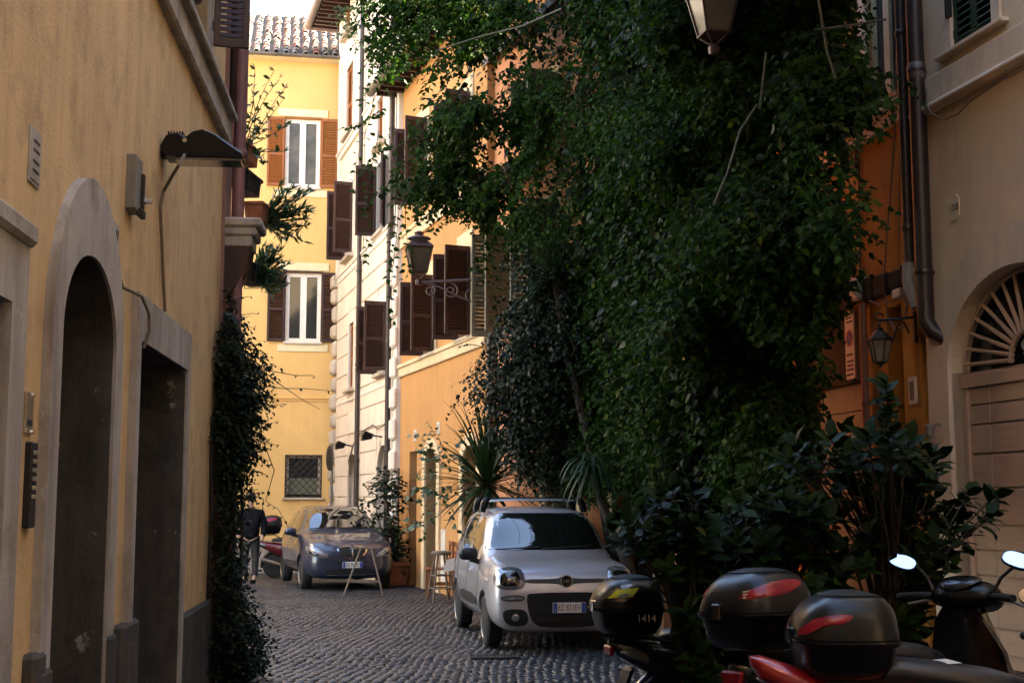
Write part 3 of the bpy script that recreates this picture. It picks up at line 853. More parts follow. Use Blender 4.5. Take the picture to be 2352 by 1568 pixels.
# block rustication: every block a piece with recessed joints
rnd = random.Random(5)
hole = closed + opened + arches
zc = -.35; row = 0
cap_z = FC.z_(880, 880)
while zc < st1 - .2:
    hh = .50
    s_ = .28 if row % 2 else .28 - .35
    while s_ < eC - .45:
        L = .78
        a, b, c, d = max(s_, .28) + .010, min(s_ + L, eC - .42) - .010, zc + .010, min(zc + hh, st1 - .12) - .010
        s_ += L
        segs = [(a, b)]
        for o in hole:
            if o[2] - .12 < d and o[3] + .14 > c:
                m_ = .17
                top = o[3] + .14
                ns = []
                for (p_, q_) in segs:
                    if o[0] - m_ > p_: ns.append((p_, min(q_, o[0] - m_)))
                    if o[1] + m_ < q_: ns.append((max(p_, o[1] + m_), q_))
                segs = ns
        for p_, q_ in segs:
            if q_ - p_ > .05:
                q = MB(); q.cbox(p_, q_, -.03 - rnd.uniform(0, .006), .01, c, d, .014); q.build('rustic_block', M['cream'], FC.root)
    zc += hh; row += 1
for a, b, c, d, r_, e in arches:
    ring(MB(), a, b, -.4, d - r_, r_, .15, -.04, .06).build('arch_surround', M['cream'], FC.root, True, 30)
band(FC, -.05, eC, st1 - .14, st1 + .06, .06, M['white_trim']); band(FC, -.05, eC, st2 - .16, st2 + .06, .06, M['white_trim'])
zz = FC.z_(880, 885); band(FC, .3, eC - .4, zz - .05, zz + .03, .05, M['white_trim'], lip=False)
# corner of rough boulders, smooth pilaster above
z_ = -.3; k = 0
while z_ < st1 - .2:
    h = .46 + .04 * math.sin(k * 2.3)
    q = MB(); q.cbox(-.13 - .03 * (k % 2), .26, -.14 - .03 * (k % 2), .2, z_ + .02, z_ + h - .02, .075)
    o = q.build('quoin', M['travertine'], FC.root, True, 60)
    b = o.modifiers.new('soft', 'BEVEL'); b.width = .03; b.segments = 2
    z_ += h; k += 1
q = MB(); q.cbox(-.17, .3, -.17, .2, st1 - .2, st1 + .12, .03); q.build('quoin_cap', M['travertine'], FC.root)
q = MB(); q.cbox(-.06, .34, -.05, .1, st1 + .1, zE - .1, .01); q.build('pilaster', M['white_trim'], FC.root)
q = MB(); q.cbox(eC - .36, eC + .02, -.05, .1, -.3, zE - .1, .01); q.build('pilaster', M['white_trim'], FC.root)
z_ = .3
while z_ < st1 - .3:
    q = MB(); q.prism([(eC - .34, -.05, z_), (eC - .02, -.05, z_), (eC - .02, -.14, z_ + .10), (eC - .02, -.14, z_ + .40), (eC - .02, -.05, z_ + .46), (eC - .34, -.05, z_ + .46)], (0, 0, 0)) if False else q.cbox(eC - .36, eC + .045, -.13, .0, z_, z_ + .44, .05)
    q.build('quoin', M['white_trim'], FC.root)
    z_ += .62
downpipe(FC, FC.s_(825, 600, .1), .10, -.2, zE, .055, M['pipe_brown']); downpipe(FC, FC.s_(898, 700, .12), .14, -.1, zE, .06, M['pipe_brown'], kink=FC.z_(898, 545))
# eaves
q = MB(); q.prism([(-.75, -.75, zE + .02), (-.75, -.75, zE + .10), (-.75, 4, zE + 1.9), (-.75, 9, zE + .1), (-.75, 9, zE + .02)], (eC + .75, 0, 0)); rf = q.build('roof', M['tile_dark'], FC.root)
n = 30
for k in range(n):
    x = -.6 + k * (eC + .5) / n
    q = MB(); q.box(x, x + .09, -.70, .4, zE - .09, zE + .022); q.build('rafter', M['shut_brown'], rf)
q = MB(); q.lathe([(.10, -.85), (.10, eC)], 12, (0, -.80, zE + .03), 'x', math.pi, 2 * math.pi); q.lathe([(.09, -.85), (.09, eC)], 12, (0, -.80, zE + .03), 'x', math.pi, 2 * math.pi)
q.lathe([(.10, -.85), (.10, 6)], 12, (-.80, 0, zE + .03), 'y', math.pi, 2 * math.pi)
q.build('gutter', M['pipe_grey'], FC.root, True)
# two small black floodlights over the arched doors
for u, v, lab in ((800, 1024, 'small black floodlight above the farther arched door of the cream house'), (866, 1003, 'small black floodlight above the nearer arched door of the cream house')):
    t = on(FC, 'door_floodlight', lab, 'lamp', u + 12, v, 0, 'floodlights on the cream house')
    q = MB(); q.tube([(0, 0, 0), (0, -.25, .03)], .02, 6); q.build('arm', M['iron'], t)
    q = MB(); q.prism([(-.12, -.20, .05), (-.12, -.38, .12), (-.12, -.45, .02), (-.12, -.42, -.09), (-.12, -.24, -.05)], (.24, 0, 0)); q.build('housing', M['black_plastic'], t, bevel=.01)
    q = MB(); q.box(-.10, .10, -.47, -.44, -.08, .02); q.xf(Matrix.Identity(4)); q.build('glass', M['lamp_glass'], t)
# slack wire linking the floodlights
pts = []
for u, v in ((806, 1090), (800, 1060), (812, 1020), (822, 1000), (840, 985), (856, 975), (868, 985), (880, 978), (893, 960)):
    s_, z_ = FC.sz(u, v, .06); w = FC.o + FC.d * s_ - FC.n * .06; w.z = z_; pts.append(w)
q = MB(); q.tube(pts, .012, 5); tag(q.build('facade_wire', M['cable_dark'], None, True), 'slack black wire strung between the two floodlights on the cream house', 'wire')

# ---------------------------------------------------------------- orange house
FO = Facade('orange_house', -2.24, 26.0, .326, -1.0, 'orange house with dark brown shutters standing open over the stools')
eO = FO.s_(1118, 700)
lo = (FO.z_(950, 845) + FO.z_(1080, 787)) / 2; up = (FO.z_(960, 518) + FO.z_(1110, 420)) / 2
zO = FO.z_(905, 235)
wn = [op(FO, 977, 1000, 640, 812), op(FO, 1058, 1083, 575, 775), op(FO, 962, 984, 285, 462), op(FO, 1058, 1083, 225, 370)]
al = op(FO, 940, 957, 1036, 1240, 0, 1.1); al = (al[0], al[1], -.1, al[3], 0, 1.1)
dr1 = op(FO, 979, 1006, 1030, 1240); rr = (dr1[1] - dr1[0]) / 2; dr1 = (dr1[0], dr1[1], -.1, dr1[3], rr * .7, .35)
dr2 = op(FO, 1066, 1098, 1022, 1240); dr2 = (dr2[0], dr2[1], -.1, dr2[3], rr * .7, .35)
wall(FO, 0.02, eO, -.3, zO, wn + [al, dr1, dr2], M['orange'], 8.0)
for i, (a, b, c, d, r_, e) in enumerate(wn):
    ring(MB(), a, b, c, d, 0, .15, -.03, .05, .3).build('window_trim', M['peach_trim'], FO.root)
    window(FO.root, a, b, c, d, .12, M['frame_white'], M['glass'])
    shutter(FO.root, .44, d - c, (b + .01, -.035, c), R(-84), M['shut_brown']); shutter(FO.root, .44, d - c - .02, (a - .01, -.035, c), R(-97), M['shut_brown'])
    q = MB(); q.cbox(a - .1, b + .1, -.10, .05, c - .06, c - .002, .01); q.build('sill', M['travertine'], FO.root)
band(FO, 0, eO, lo - .12, lo + .12, .05, M['peach_trim']); band(FO, 0, eO, up - .14, up + .14, .05, M['peach_trim'])
q = MB(); q.box(al[0], al[1], 1.0, 1.05, -.1, al[3]); q.build('door', M['door_wood'], FO.root)
for a, b, c, d, r_, e in (dr1, dr2):
    ring(MB(), a, b, -.1, d - r_, r_, .2, -.04, .3).build('arched_surround', M['peach_trim'], FO.root, True, 30)
    q = MB(); q.box(a, b, .28, .32, -.1, d); rd = q.build('roller_door', M['shut_grey'], FO.root)
    n = 16
    for k in range(n):
        h = (d - r_ * .5) / n
        q = MB(); q.cbox(a + .01, b - .01, .255, .285, k * h + .006, (k + 1) * h - .006, .01); q.build('plank', M['shut_grey'], rd)
q = MB(); q.cbox(dr1[1] + .25, dr1[1] + .55, -.012, .01, .2, 1.1, .004); q.build('notice_patch', M['sign_white'], FO.root)
q = MB(); q.prism([(-.35, -.55, zO + .02), (-.35, -.55, zO + .1), (-.35, 4, zO + 1.9), (-.35, 8, zO + .1), (-.35, 8, zO + .02)], (eO + .3, 0, 0)); rf = q.build('roof', M['tile_dark'], FO.root)
for k in range(18):
    x = -.3 + k * (eO + .2) / 18
    q = MB(); q.box(x, x + .08, -.50, .3, zO - .08, zO + .022); q.build('rafter', M['shut_brown'], rf)
q = MB(); q.lathe([(.10, -.45), (.10, eO)], 12, (0, -.60, zO + .03), 'x', math.pi, 2 * math.pi); q.lathe([(.09, -.45), (.09, eO)], 12, (0, -.60, zO + .03), 'x', math.pi, 2 * math.pi); q.lathe([(.0, -.45), (.10, -.45)], 12, (0, -.6, zO + .03), 'x', math.pi, 2 * math.pi)
q.build('gutter', M['pipe_grey'], FO.root, True)
downpipe(FO, .25, .09, 0, 2.2, .04, M['pipe_grey'])
for u, v, lab in ((955, 1000, 'small white house number tile left of the arched door on the orange house'), (1008, 983, 'small white house number tile above the arched door of the orange house')):
    t = on(FO, 'number_tile', lab, 'plaque', u, v, 0, 'number tiles on the orange house')
    q = MB(); q.cbox(-.09, .09, -.02, .01, -.11, .11, .006); q.build('tile', M['sign_white'], t)
    q = MB(); q.box(-.05, -.03, -.0215, -.02, -.06, .06); q.tube([(0, -.021, .06), (.05, -.021, .05), (.05, -.021, 0), (0, -.021, -.06), (.06, -.021, -.06)], .007, 5); q.build('numeral', M['ink'], t)

# ---------------------------------------------------------------- salmon house behind the car
FP = Facade('salmon_house', -.30, 20.45, .384, -1.0, 'salmon house with grey green louvred shutters half hidden by ivy')
eP = 6.3
zP = 8.6
wp = [op(FP, 1158, 1184, 535, 770), op(FP, 1252, 1284, 470, 735), op(FP, 1400, 1440, 420, 700), op(FP, 1252, 1284, 180, 330)]
dp = (2.2, 3.3, -.1, 2.7, 0, .35); dq = (4.4, 5.5, -.1, 2.8, .5, .35)
wall(FP, .04, eP, -.3, zP, wp + [dp, dq], M['pink'], 1.25)
for i, (a, b, c, d, r_, e) in enumerate(wp):
    ring(MB(), a, b, c, d, 0, .13, -.03, .05, .16).build('window_trim', M['peach_trim'], FP.root)
    window(FP.root, a, b, c, d, .12, M['frame_white'], M['glass'])
    shutter(FP.root, .48, d - c, (b + .01, -.035, c), R(-84 if i != 2 else -3), M['shut_grey'], .06); shutter(FP.root, .48, d - c, (a - .01, -.035, c), R(-97 if i != 2 else -177), M['shut_grey'], .06)
for a, b, c, d, r_, e in (dp, dq):
    ring(MB(), a, b, -.1, d - r_, r_, .18, -.04, .3, .2).build('door_surround', M['peach_trim'], FP.root)
    q = MB(); q.box(a, b, .28, .32, -.1, d); rd = q.build('door', M['door_wood'], FP.root)
    for k in range(6): q = MB(); q.cbox(a + .01 + (b - a) * k / 6, a - .01 + (b - a) * (k + 1) / 6, .26, .285, 0, d - .02 - r_, .006); q.build('plank', M['door_wood'], rd)
zz = FP.z_(1115, 455)
q = MB(); q.lathe([(.09, -.35), (.09, 2.4)], 12, (0, -.3, zz), 'x', math.pi, 2 * math.pi); q.lathe([(0, -.35), (.09, -.35)], 12, (0, -.3, zz), 'x', math.pi, 2 * math.pi); q.build('gutter', M['pipe_grey'], FP.root, True)
q = MB(); q.prism([(-.25, -.32, zz + .02), (-.25, -.32, zz + .07), (-.25, .02, zz + .25), (-.25, .02, zz + .02)], (2.6, 0, 0)); q.build('tiled_hood', M['tile_dark'], FP.root)
downpipe(FP, .12, .10, 0, zz, .05, M['pipe_brown'])
q = MB(); q.box(-.1, eP + .1, -.15, 1.4, zP, zP + .12); q.build('eaves', M['shut_brown'], FP.root)
# ---------------------------------------------------------------- deep orange house on the right
FR2 = Facade('deep_orange_house', 3.5, 19.5, .165, -1.0, 'deep orange house with a dark timber beam over its shop front')
e2 = FR2.s_(2104, 600)
zb0, zb1 = FR2.z_(2040, 298), FR2.z_(2040, 250)
bm0, bm1 = FR2.z_(2000, 690), FR2.z_(2000, 640)
shop = (FR2.s_(1830, 900), FR2.s_(1978, 900), -.1, bm0 - .02, 0, .3)
niche = (FR2.s_(2042, 900), FR2.s_(2077, 900), -.1, bm0 - .15, 0, .3)
uw = (FR2.s_(1992, 150), FR2.s_(2066, 150), zb1 + .12, zb1 + 2.6, 0, .2)
wall(FR2, -.4, e2, -.1, 17.0, [shop, niche, uw], M['deep_orange'], 7.0)
band(FR2, -.4, e2, zb0, zb1, .07, M['beige_trim'])
ring(MB(), uw[0], uw[1], uw[2], uw[3], 0, .16, -.03, .05, .16).build('window_trim', M['beige_trim'], FR2.root)
window(FR2.root, uw[0], uw[1], uw[2], uw[3], .1, mat('pale_green_window_paint', (.42, .40, .24), .5), M['glass'], fr=.09)
rnd = random.Random(21)
q = MB()
x = shop[0] - .25
while x < e2 - .1:
    L = min(rnd.uniform(.25, .5), e2 - .02 - x); q.cbox(x, x + L - .01, -.05 - rnd.uniform(0, .03), .02, bm0 + rnd.uniform(-.03, .02), bm1 + rnd.uniform(-.03, .02), .03); x += L
q.build('timber_beam', M['dark_stone'], FR2.root)
q = MB(); q.box(shop[0], shop[1], .26, .3, -.1, shop[3]); sd = q.build('shop_door', M['shut_grey'], FR2.root)
zt = FR2.z_(1930, 880)
n = 9
for k in range(n):
    h = (zt) / n
    q = MB(); q.cbox(shop[0] + .03, shop[1] - .03, .235, .262, k * h + .006, (k + 1) * h - .006, .008); q.build('plank', M['shut_grey'], sd)
q = MB(); q.cbox(shop[0], shop[1], .12, .25, zt, shop[3], .01); q.build('shop_fascia', M['dark_stone'], FR2.root)
q = MB(); q.box(niche[0], niche[1], .26, .3, -.1, niche[3]); q.build('door', M['deep_orange'], FR2.root)
downpipe(FR2, FR2.s_(1988, 900, .07), .07, .05, FR2.z_(1985, 700), .045, mat('salmon_pipe', (.33, .15, .085), .6, 0, .2, 5))
downpipe(FR2, FR2.s_(2081, 400, .12), .12, FR2.z_(2085, 640), 17.0, .055, M['pipe_brown'])
# mortar-caked elbow under the first pipe
s_ = FR2.s_(2081, 400, .12); z_ = FR2.z_(2085, 640)
q = MB(); q.tube([(s_, -.12, z_ + .12), (s_, -.12, z_ - .05), (s_ + .06, -.12, z_ - .2), (s_ + .12, -.1, z_ - .38)], [.075, .085, .09, .07], 10); q.build('pipe_elbow', M['stone'], FR2.root, True)
q = MB(); q.box(-.6, e2 + .2, -.5, 7, 17.0, 17.12); q.build('eaves', M['shut_brown'], FR2.root)

# ---------------------------------------------------------------- beige house with the portal
FR = Facade('beige_house', 7.5 - .2208 * 13.85, 13.85, .2208, -1.0, 'beige plastered house at the right edge with arched portal and fanlight')
zs0 = (FR.z_(2140, 267, .05) + FR.z_(2352, 146, .05)) / 2
p0 = FR.s_(2192, 1000); pc = FR.s_(2338, 800); ph = pc - p0
zsp = FR.z_(2205, 853); pr_ = ph * .80
gw0, gw1 = FR.s_(2188, 60), FR.s_(2283, 60); gz = FR.z_(2235, 88)
wall(FR, 0, 16.5, -.1, 17.6, [(p0, p0 + 2 * ph, -.1, zsp + pr_, pr_, .22), (gw0, gw1, gz, gz + 1.9, 0, .12), (gw0 + 3.2, gw1 + 3.2, gz, gz + 1.9, 0, .12), (p0 + 4.4, p0 + 5.6, -.1, 2.6, 0, .3)], M['beige'], 6.0)
ring(MB(), p0, p0 + 2 * ph, -.1, zsp, pr_, FR.s_(2192, 1000) - FR.s_(2146, 1000), -.05, .2, n=32, wtop=.40).build('portal_surround', M['beige_trim'], FR.root, True, 30)
q = MB(); q.cbox(-.0, 16, -.06, .02, zs0 + .03, zs0 + .42, .015); q.cbox(-.01, 16, -.13, .022, zs0 + .02, zs0 + .12, .04); q.build('string_course', M['beige_trim'], FR.root)
for dx in (0, 3.2):
    ring(MB(), gw0 + dx, gw1 + dx, gz, gz + 1.9, 0, .14, -.03, .05, .16).build('window_trim', M['beige_trim'], FR.root)
    q = MB(); q.cbox(gw0 + dx - .25, gw1 + dx + .25, -.09, .05, gz - .05, gz - .003, .01); q.build('sill', M['beige_trim'], FR.root)
    w = (gw1 - gw0) / 2
    for k in (0, 1): shutter(FR.root, w, 1.9, (gw0 + dx + k * w, .03, gz), 0, M['shut_green'], .07)
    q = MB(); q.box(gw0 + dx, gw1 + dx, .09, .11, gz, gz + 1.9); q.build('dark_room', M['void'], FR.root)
q = MB(); q.cbox(gw0 - .05, gw0 + .01, -.06, -.0, gz + .35, gz + .62, .01); q.build('shutter_stay', M['iron'], FR.root)
# portal door
zl = [FR.z_(2230, v) for v in (857, 887, 928, 974, 1042, 1121, 1205)]
step = zl[5] - zl[6]
q = MB(); q.box(p0, p0 + 2 * ph, .16, .22, -.1, zsp); pd = q.build('portal_door', M['door_taupe'], FR.root)
q = MB(); q.cbox(p0, p0 + 2 * ph, .09, .155, zl[1], zl[0] + .01, .01); q.build('door_rail', M['door_taupe'], pd)
q = MB(); q.cbox(p0 + .005, p0 + .10, .10, .157, -.05, zl[1] - .004, .008); q.build('door_stile', M['door_taupe'], pd)
edges = zl[1:] + [zl[-1] - .25 * k for k in range(1, 9)]
for a, b in zip(edges, edges[1:]):
    if b < .02: break
    x0 = p0 + .11
    for x1 in (p0 + .46, p0 + ph - .01, p0 + ph + .5, p0 + 2 * ph - .05):
        q = MB(); q.cbox(x0, x1 - .004, .125, .162, b + .008, a - .008, .007); q.build('plank', M['door_taupe'], pd)
        x0 = x1
# fanlight: radial bars, hub and lily ornament
q = MB(); q.box(p0, p0 + 2 * ph, .21, .215, zsp, zsp + pr_); q.build('fanlight_glass', M['glass'], FR.root)
fan = MB(); fan.tube([(pc - (ph - .03) * math.cos(math.pi * k / 24), .13, zsp + (pr_ - .03) * math.sin(math.pi * k / 24)) for k in range(25)], .022, 6)
fan = fan.build('fanlight_grille', M['door_taupe'], FR.root, True)
for k in range(17):
    t = math.pi * (k + .5) / 17
    q = MB(); q.tube([(pc - .24 * ph * math.cos(t), .12, zsp + .24 * ph * math.sin(t) + .02), (pc - (ph - .03) * math.cos(t), .13, zsp + (pr_ - .03) * math.sin(t))], [.026, .018], 6); q.build('fan_bar', M['door_taupe'], fan, True)
q = MB(); q.tube([(pc - .25 * ph * math.cos(math.pi * k / 16), .11, zsp + .02 + .25 * ph * math.sin(math.pi * k / 16)) for k in range(17)], .024, 6); q.build('fan_hub', M['door_taupe'], fan, True)
q = MB()
for sx in (-1, 1):
    q.tube([(pc + sx * (.02 + .07 * math.sin(t)), .11, zsp + .12 + .05 * (1 - math.cos(t))) for t in [k * .5 for k in range(11)]], .014, 6)
q.tube([(pc, .11, zsp), (pc, .11, zsp + .2)], [.03, .012], 6); q.cbox(pc - .06, pc + .06, .09, .13, zsp + .075, zsp + .1, .005); q.build('lily_ornament', M['stone'], fan, True)
downpipe(FR, FR.s_(2112, 400, .13), .12, FR.z_(2125, 740), 17.6, .088, M['pipe_brown'])
s_ = FR.s_(2112, 400, .13); z_ = FR.z_(2125, 740)
q = MB(); q.tube([(s_, -.12, z_ + .2), (s_, -.12, z_ - .02), (s_ + .06, -.08, z_ - .14), (s_ + .2, .06, z_ - .28)], [.088, .092, .09, .085], 12); q.build('pipe_elbow', M['pipe_brown'], FR.root, True)
q = MB(); q.lathe([(.088, -.1), (.1, -.08), (.1, .06), (.088, .08)], 12, (s_, -.12, FR.z_(2110, 160, .12))); q.build('pipe_joint', M['pipe_grey'], FR.root, True)
q = MB(); q.box(-.1, 16.2, -.5, 6, 17.6, 17.72); q.build('eaves', M['shut_brown'], FR.root)

# number stone 1758
def text(s, size, m, parent, loc, rot=(R(90), 0, 0), name='lettering', depth=.001, align='CENTER'):
    cu = bpy.data.curves.new(name, 'FONT'); cu.body = s; cu.size = size; cu.extrude = depth; cu.align_x = align; cu.align_y = 'CENTER'
    tmp = bpy.data.objects.new(name, cu); COL.objects.link(tmp)
    me = bpy.data.meshes.new_from_object(tmp.evaluated_get(bpy.context.evaluated_depsgraph_get()))
    bpy.data.objects.remove(tmp); bpy.data.curves.remove(cu)
    me.materials.clear(); me.materials.append(m)
    return link(name, me, parent, loc, rot)
t = on(FR, 'number_stone', 'eight sided stone inscribed 1758 on the beige wall', 'plaque', 2192, 478)
q = MB(); w, h, k = .10, .135, .045
q.prism([(-w, -.012, -h + k), (-w + k, -.012, -h), (w - k, -.012, -h), (w, -.012, -h + k), (w, -.012, h - k), (w - k, -.012, h), (-w + k, -.012, h), (-w, -.012, h - k)], (0, .02, 0)); q.build('stone', M['beige_trim'], t)
text('1758', .105, M['ink'], t, (0, -.0135, 0), name='numerals')
# little lamp by the portal
t = on(FR, 'portal_spotlight', 'small grey spotlight on the pier beside the taupe portal', 'lamp', 2172, 978)
q = MB(); q.tube([(0, 0, 0), (0, -.1, .02), (-.0, -.16, 0)], .012, 6); q.build('arm', M['box_grey'], t)
q = MB(); q.lathe([(.03, .02), (.045, 0), (.045, -.1), (.0, -.1)], 12, (0, -.18, .0)); q.build('shade', M['box_grey'], t, True)

# things fixed to the deep orange wall
t = on(FR2, 'junction_box', 'pale grey junction box with round knock-outs on the timber beam', 'box', 1984, 664, .0)
q = MB(); q.cbox(-.11, .11, -.14, .0, -.13, .13, .012); q.build('case', mat('pale_plastic', (.40, .38, .34), .5), t)
for z in (-.06, .05):
    q = MB(); q.lathe([(.03, 0), (.03, .02), (0, .02)], 12, (.11, -.07, z), 'x'); q.build('knock_out', M['cable'], t, True)
t = on(FR2, 'cable_box', 'small white cable box beside the brown downpipes', 'box', 2076, 674, .0)
q = MB(); q.cbox(-.09, .09, -.1, .0, -.05, .05, .01); q.build('case', M['sign_white'], t)
t = on(FR2, 'parking_sign', 'long narrow no-parking board with a red ring beside the shop', 'sign', 1955, 792, .02)
q = MB(); q.cbox(-.13, .13, -.02, .0, -.42, .42, .004); q.build('board', M['sign_white'], t)
q = MB()
for k in range(24):
    a, b = 2 * math.pi * k / 24, 2 * math.pi * (k + 1) / 24
    q.poly([(.105 * math.cos(a), -.022, .08 + .105 * math.sin(a)), (.105 * math.cos(b), -.022, .08 + .105 * math.sin(b)), (.08 * math.cos(b), -.022, .08 + .08 * math.sin(b)), (.08 * math.cos(a), -.022, .08 + .08 * math.sin(a))])
q.poly([(-.07, -.0222, .14), (-.055, -.0222, .155), (.07, -.0222, .02), (.055, -.0222, .005)]); q.build('ban_ring', M['ink_red'], t)
q = MB(); q.lathe([(.079, -.0212), (.0, -.0212)], 24, (0, 0, .08), 'y'); q.build('ban_disc', M['ink_blue'], t)
q = MB()
for k, z in enumerate((.37, .33, .28, -.12, -.2, -.25, -.3, -.36)): q.box(-.1 + .01 * (k % 3), .1 - .02 * (k % 2), -.0216, -.02, z - .012, z + .012)
tag(q.build('small_print', M['ink'], t), kind='stuff')
t = on(FR2, 'tin_plaque', 'small framed tin plaque on the orange pier by the downpipe', 'plaque', 2100, 897, .0)
q = MB(); q.cbox(-.085, .085, -.03, .0, -.15, .15, .008); q.build('frame', M['sign_white'], t)
q = MB(); q.box(-.05, .05, -.0315, -.03, -.1, .1); q.build('panel', M['cable'], t)
# carriage lantern on a scrolled arm
t = on(FR2, 'wall_lantern', 'black carriage lantern on a scrolled arm beside the downpipes', 'lantern', 2104, 745, .0)
lx = -.10
q = MB(); q.cbox(-.03, .03, -.03, .0, -.2, .14, .008); q.tube([(0, -.02, .08), (lx * .5, -.2, .06), (lx, -.38, .05)], .016, 6)
q.tube([(lx * (.1 + .6 * k / 8), -.08 - .2 * k / 8, -.1 + .14 * math.sin(k * .55)) for k in range(9)], .012, 6); q.tube([(lx, -.38 - .05 * math.sin(a), .09 - .04 * math.cos(a)) for a in [k * .5 for k in range(11)]], .010, 5); q.build('bracket', M['iron'], t, True)
def lantern(t, c, s, m, gm):
    """six sided lantern hung/standing at c, total height about s"""
    x, y, z = c
    q = MB(); q.lathe([(.30 * s, .62 * s), (.31 * s, .65 * s), (.20 * s, .78 * s), (.09 * s, .86 * s), (.09 * s, .92 * s), (.03 * s, .95 * s), (.05 * s, 1.0 * s), (0, 1.03 * s)], 6, c); q.build('cap', m, t)
    g = MB(); g.lathe([(.155 * s, .12 * s), (.265 * s, .61 * s)], 6, c); g = g.build('glass', gm, t)
    for k in range(6):
        a = 2 * math.pi * k / 6
        q = MB(); q.tube([(x + .16 * s * math.cos(a), y + .16 * s * math.sin(a), z + .11 * s), (x + .275 * s * math.cos(a), y + .275 * s * math.sin(a), z + .62 * s)], .014 * s + .004, 5); q.build('glazing_bar', m, t)
    q = MB(); q.lathe([(.0, -.02 * s), (.03 * s, .0), (.06 * s, .06 * s), (.18 * s, .10 * s), (.18 * s, .125 * s), (0, .125 * s)], 6, c); q.build('base', m, t)
M['lantern_glass'] = mat('dusty_lantern_glass', (.20, .17, .12), .25, var=.3, scale=5)
lantern(t, (lx, -.38, -.46), .46, M['iron'], M['lantern_glass'])
# wires down the deep orange wall
def wire(F, pts, r, m, label, name='wall_cable'):
    P = []
    for u, v, pd in pts:
        s_, z_ = F.sz(u, v, pd); w = F.o + F.d * s_ - F.n * pd; w.z = z_; P.append(w)
    q = MB(); q.tube(P, r, 6); return tag(q.build(name, m, None, True), label, 'cable')
wire(FR2, [(2060, 120, .04), (2056, 300, .04), (2046, 430, .05), (2035, 560, .05), (2030, 660, .05), (2040, 730, .08), (2056, 756, .1), (2075, 750, .1)], .010, M['cable'], 'loose cable hanging down the orange wall to the carriage lantern')
wire(FR2, [(2068, 300, .03), (2066, 480, .03), (2064, 590, .03), (2068, 612, .03)], .006, M['cable'], 'thin straight wire on the orange wall close to the downpipe')
wire(FR2, [(1972, 340, .02), (1974, 480, .02), (1975, 600, .02), (1976, 645, .05)], .014, M['cable_dark'], 'dark conduit running down to the pale junction box')
wire(FR2, [(1995, 690, .08), (2020, 700, .07), (2045, 692, .09), (2070, 684, .08), (2085, 700, .1), (2078, 730, .12)], .010, M['cable'], 'tangle of cables between junction box and white box')
wire(FR, [(2128, 205, .06), (2128, 240, .14), (2140, 262, .15), (2170, 275, .1), (2200, 262, .1), (2230, 232, .11), (2290, 190, .12), (2352, 158, .13)], .009, M['cable'], 'thin cable looping under the moulding of the beige house')

# ---------------------------------------------------------------- unseen houses outside the picture, one added for its bounce light
def plain_house(name, x, y, dx, dy, L, h, m, thick, label, sm):
    F = Facade(name, x, y, dx, dy, label)
    ops = [(1.0 + 2.6 * i, 2.0 + 2.6 * i, 1.2 + 3.6 * j if j else -.1, 3.0 + 3.6 * j if j else 2.7, 0, .25) for i in range(int((L - 1.5) / 2.6)) for j in range(int((h - 1) / 3.6))]
    wall(F, 0, L, -.6, h, ops, m, thick)
    for a, b, c, d, r_, e in ops:
        window(F.root, a, b, c, d, .15, M['frame_white'], M['glass'])
        if c > 0:
            q = MB(); q.cbox(a - .5, a - .02, -.05, .0, c, d, .01); q.cbox(b + .02, b + .5, -.05, .0, c, d, .01); q.build('shutters', sm, F.root)['kind'] = 'stuff'
    q = MB(); q.box(-.3, L + .3, -.6, thick + .2, h, h + .14); q.build('eaves', M['shut_brown'], F.root)
plain_house('street_house', 14.0, -4.2, -1.0, .05, 30.0, 15.0, M['beige'], 6.0, 'tall beige house closing the street behind the viewer', M['shut_brown'])
plain_house('unseen_bounce_house', -13.5, 18.0, .12, 1.0, 18.0, 14.0, M['white_trim'], 6.0, 'unseen white house added left of the yellow house to bounce sunlight', M['shut_brown'])  # white front added out of view, throws sunlight back on the far facades
# ---------------------------------------------------------------- vehicle tools
def sup(a, b, n, ex, k0=0.0):
    """closed superellipse outline"""
    out = []
    for k in range(n):
        t = 2 * math.pi * (k + k0) / n
        c, s_ = math.cos(t), math.sin(t)
        out.append((a * math.copysign(abs(c) ** (2 / ex), c), b * math.copysign(abs(s_) ** (2 / ex), s_)))
    return out
def loft(rings, cap=True):
    q = MB(); n = len(rings[0]); vs = [p for r_ in rings for p in r_]; fs = []
    for i in range(len(rings) - 1):
        for k in range(n):
            k2 = (k + 1) % n
            fs.append((i * n + k, i * n + k2, (i + 1) * n + k2, (i + 1) * n + k))
    if cap: fs += [tuple(range(n))[::-1], tuple(range((len(rings) - 1) * n, len(rings) * n))]
    return q.add(vs, fs)
def loft_x(st, n=20, ex=2.6):
    """stations (x, zc, halfwidth, halfheight)"""
    return loft([[(x, a, zc + b) for a, b in sup(hw, hh, n, ex)] for x, zc, hw, hh in st])
def loft_z(st, n=28, ex=3.2, y0=0.0):
    """stations (z, xc, half x, half y)"""
    return loft([[(xc + a, y0 + b, z) for a, b in sup(hx, hy, n, ex)] for z, xc, hx, hy in st])
def smooth_poly(p, it=2):
    for _ in range(it):
        p = [q for i in range(len(p)) for q in ((p[i][0] * .75 + p[(i + 1) % len(p)][0] * .25, p[i][1] * .75 + p[(i + 1) % len(p)][1] * .25),
                                                (p[i][0] * .25 + p[(i + 1) % len(p)][0] * .75, p[i][1] * .25 + p[(i + 1) % len(p)][1] * .75))]
    return p
def subdiv_poly(p, mx):
    out = []
    for i in range(len(p)):
        a, b = p[i], p[(i + 1) % len(p)]
        n = max(1, int(math.hypot(b[0] - a[0], b[1] - a[1]) / mx))
        for k in range(n): out.append((a[0] + (b[0] - a[0]) * k / n, a[1] + (b[1] - a[1]) * k / n))
    return out
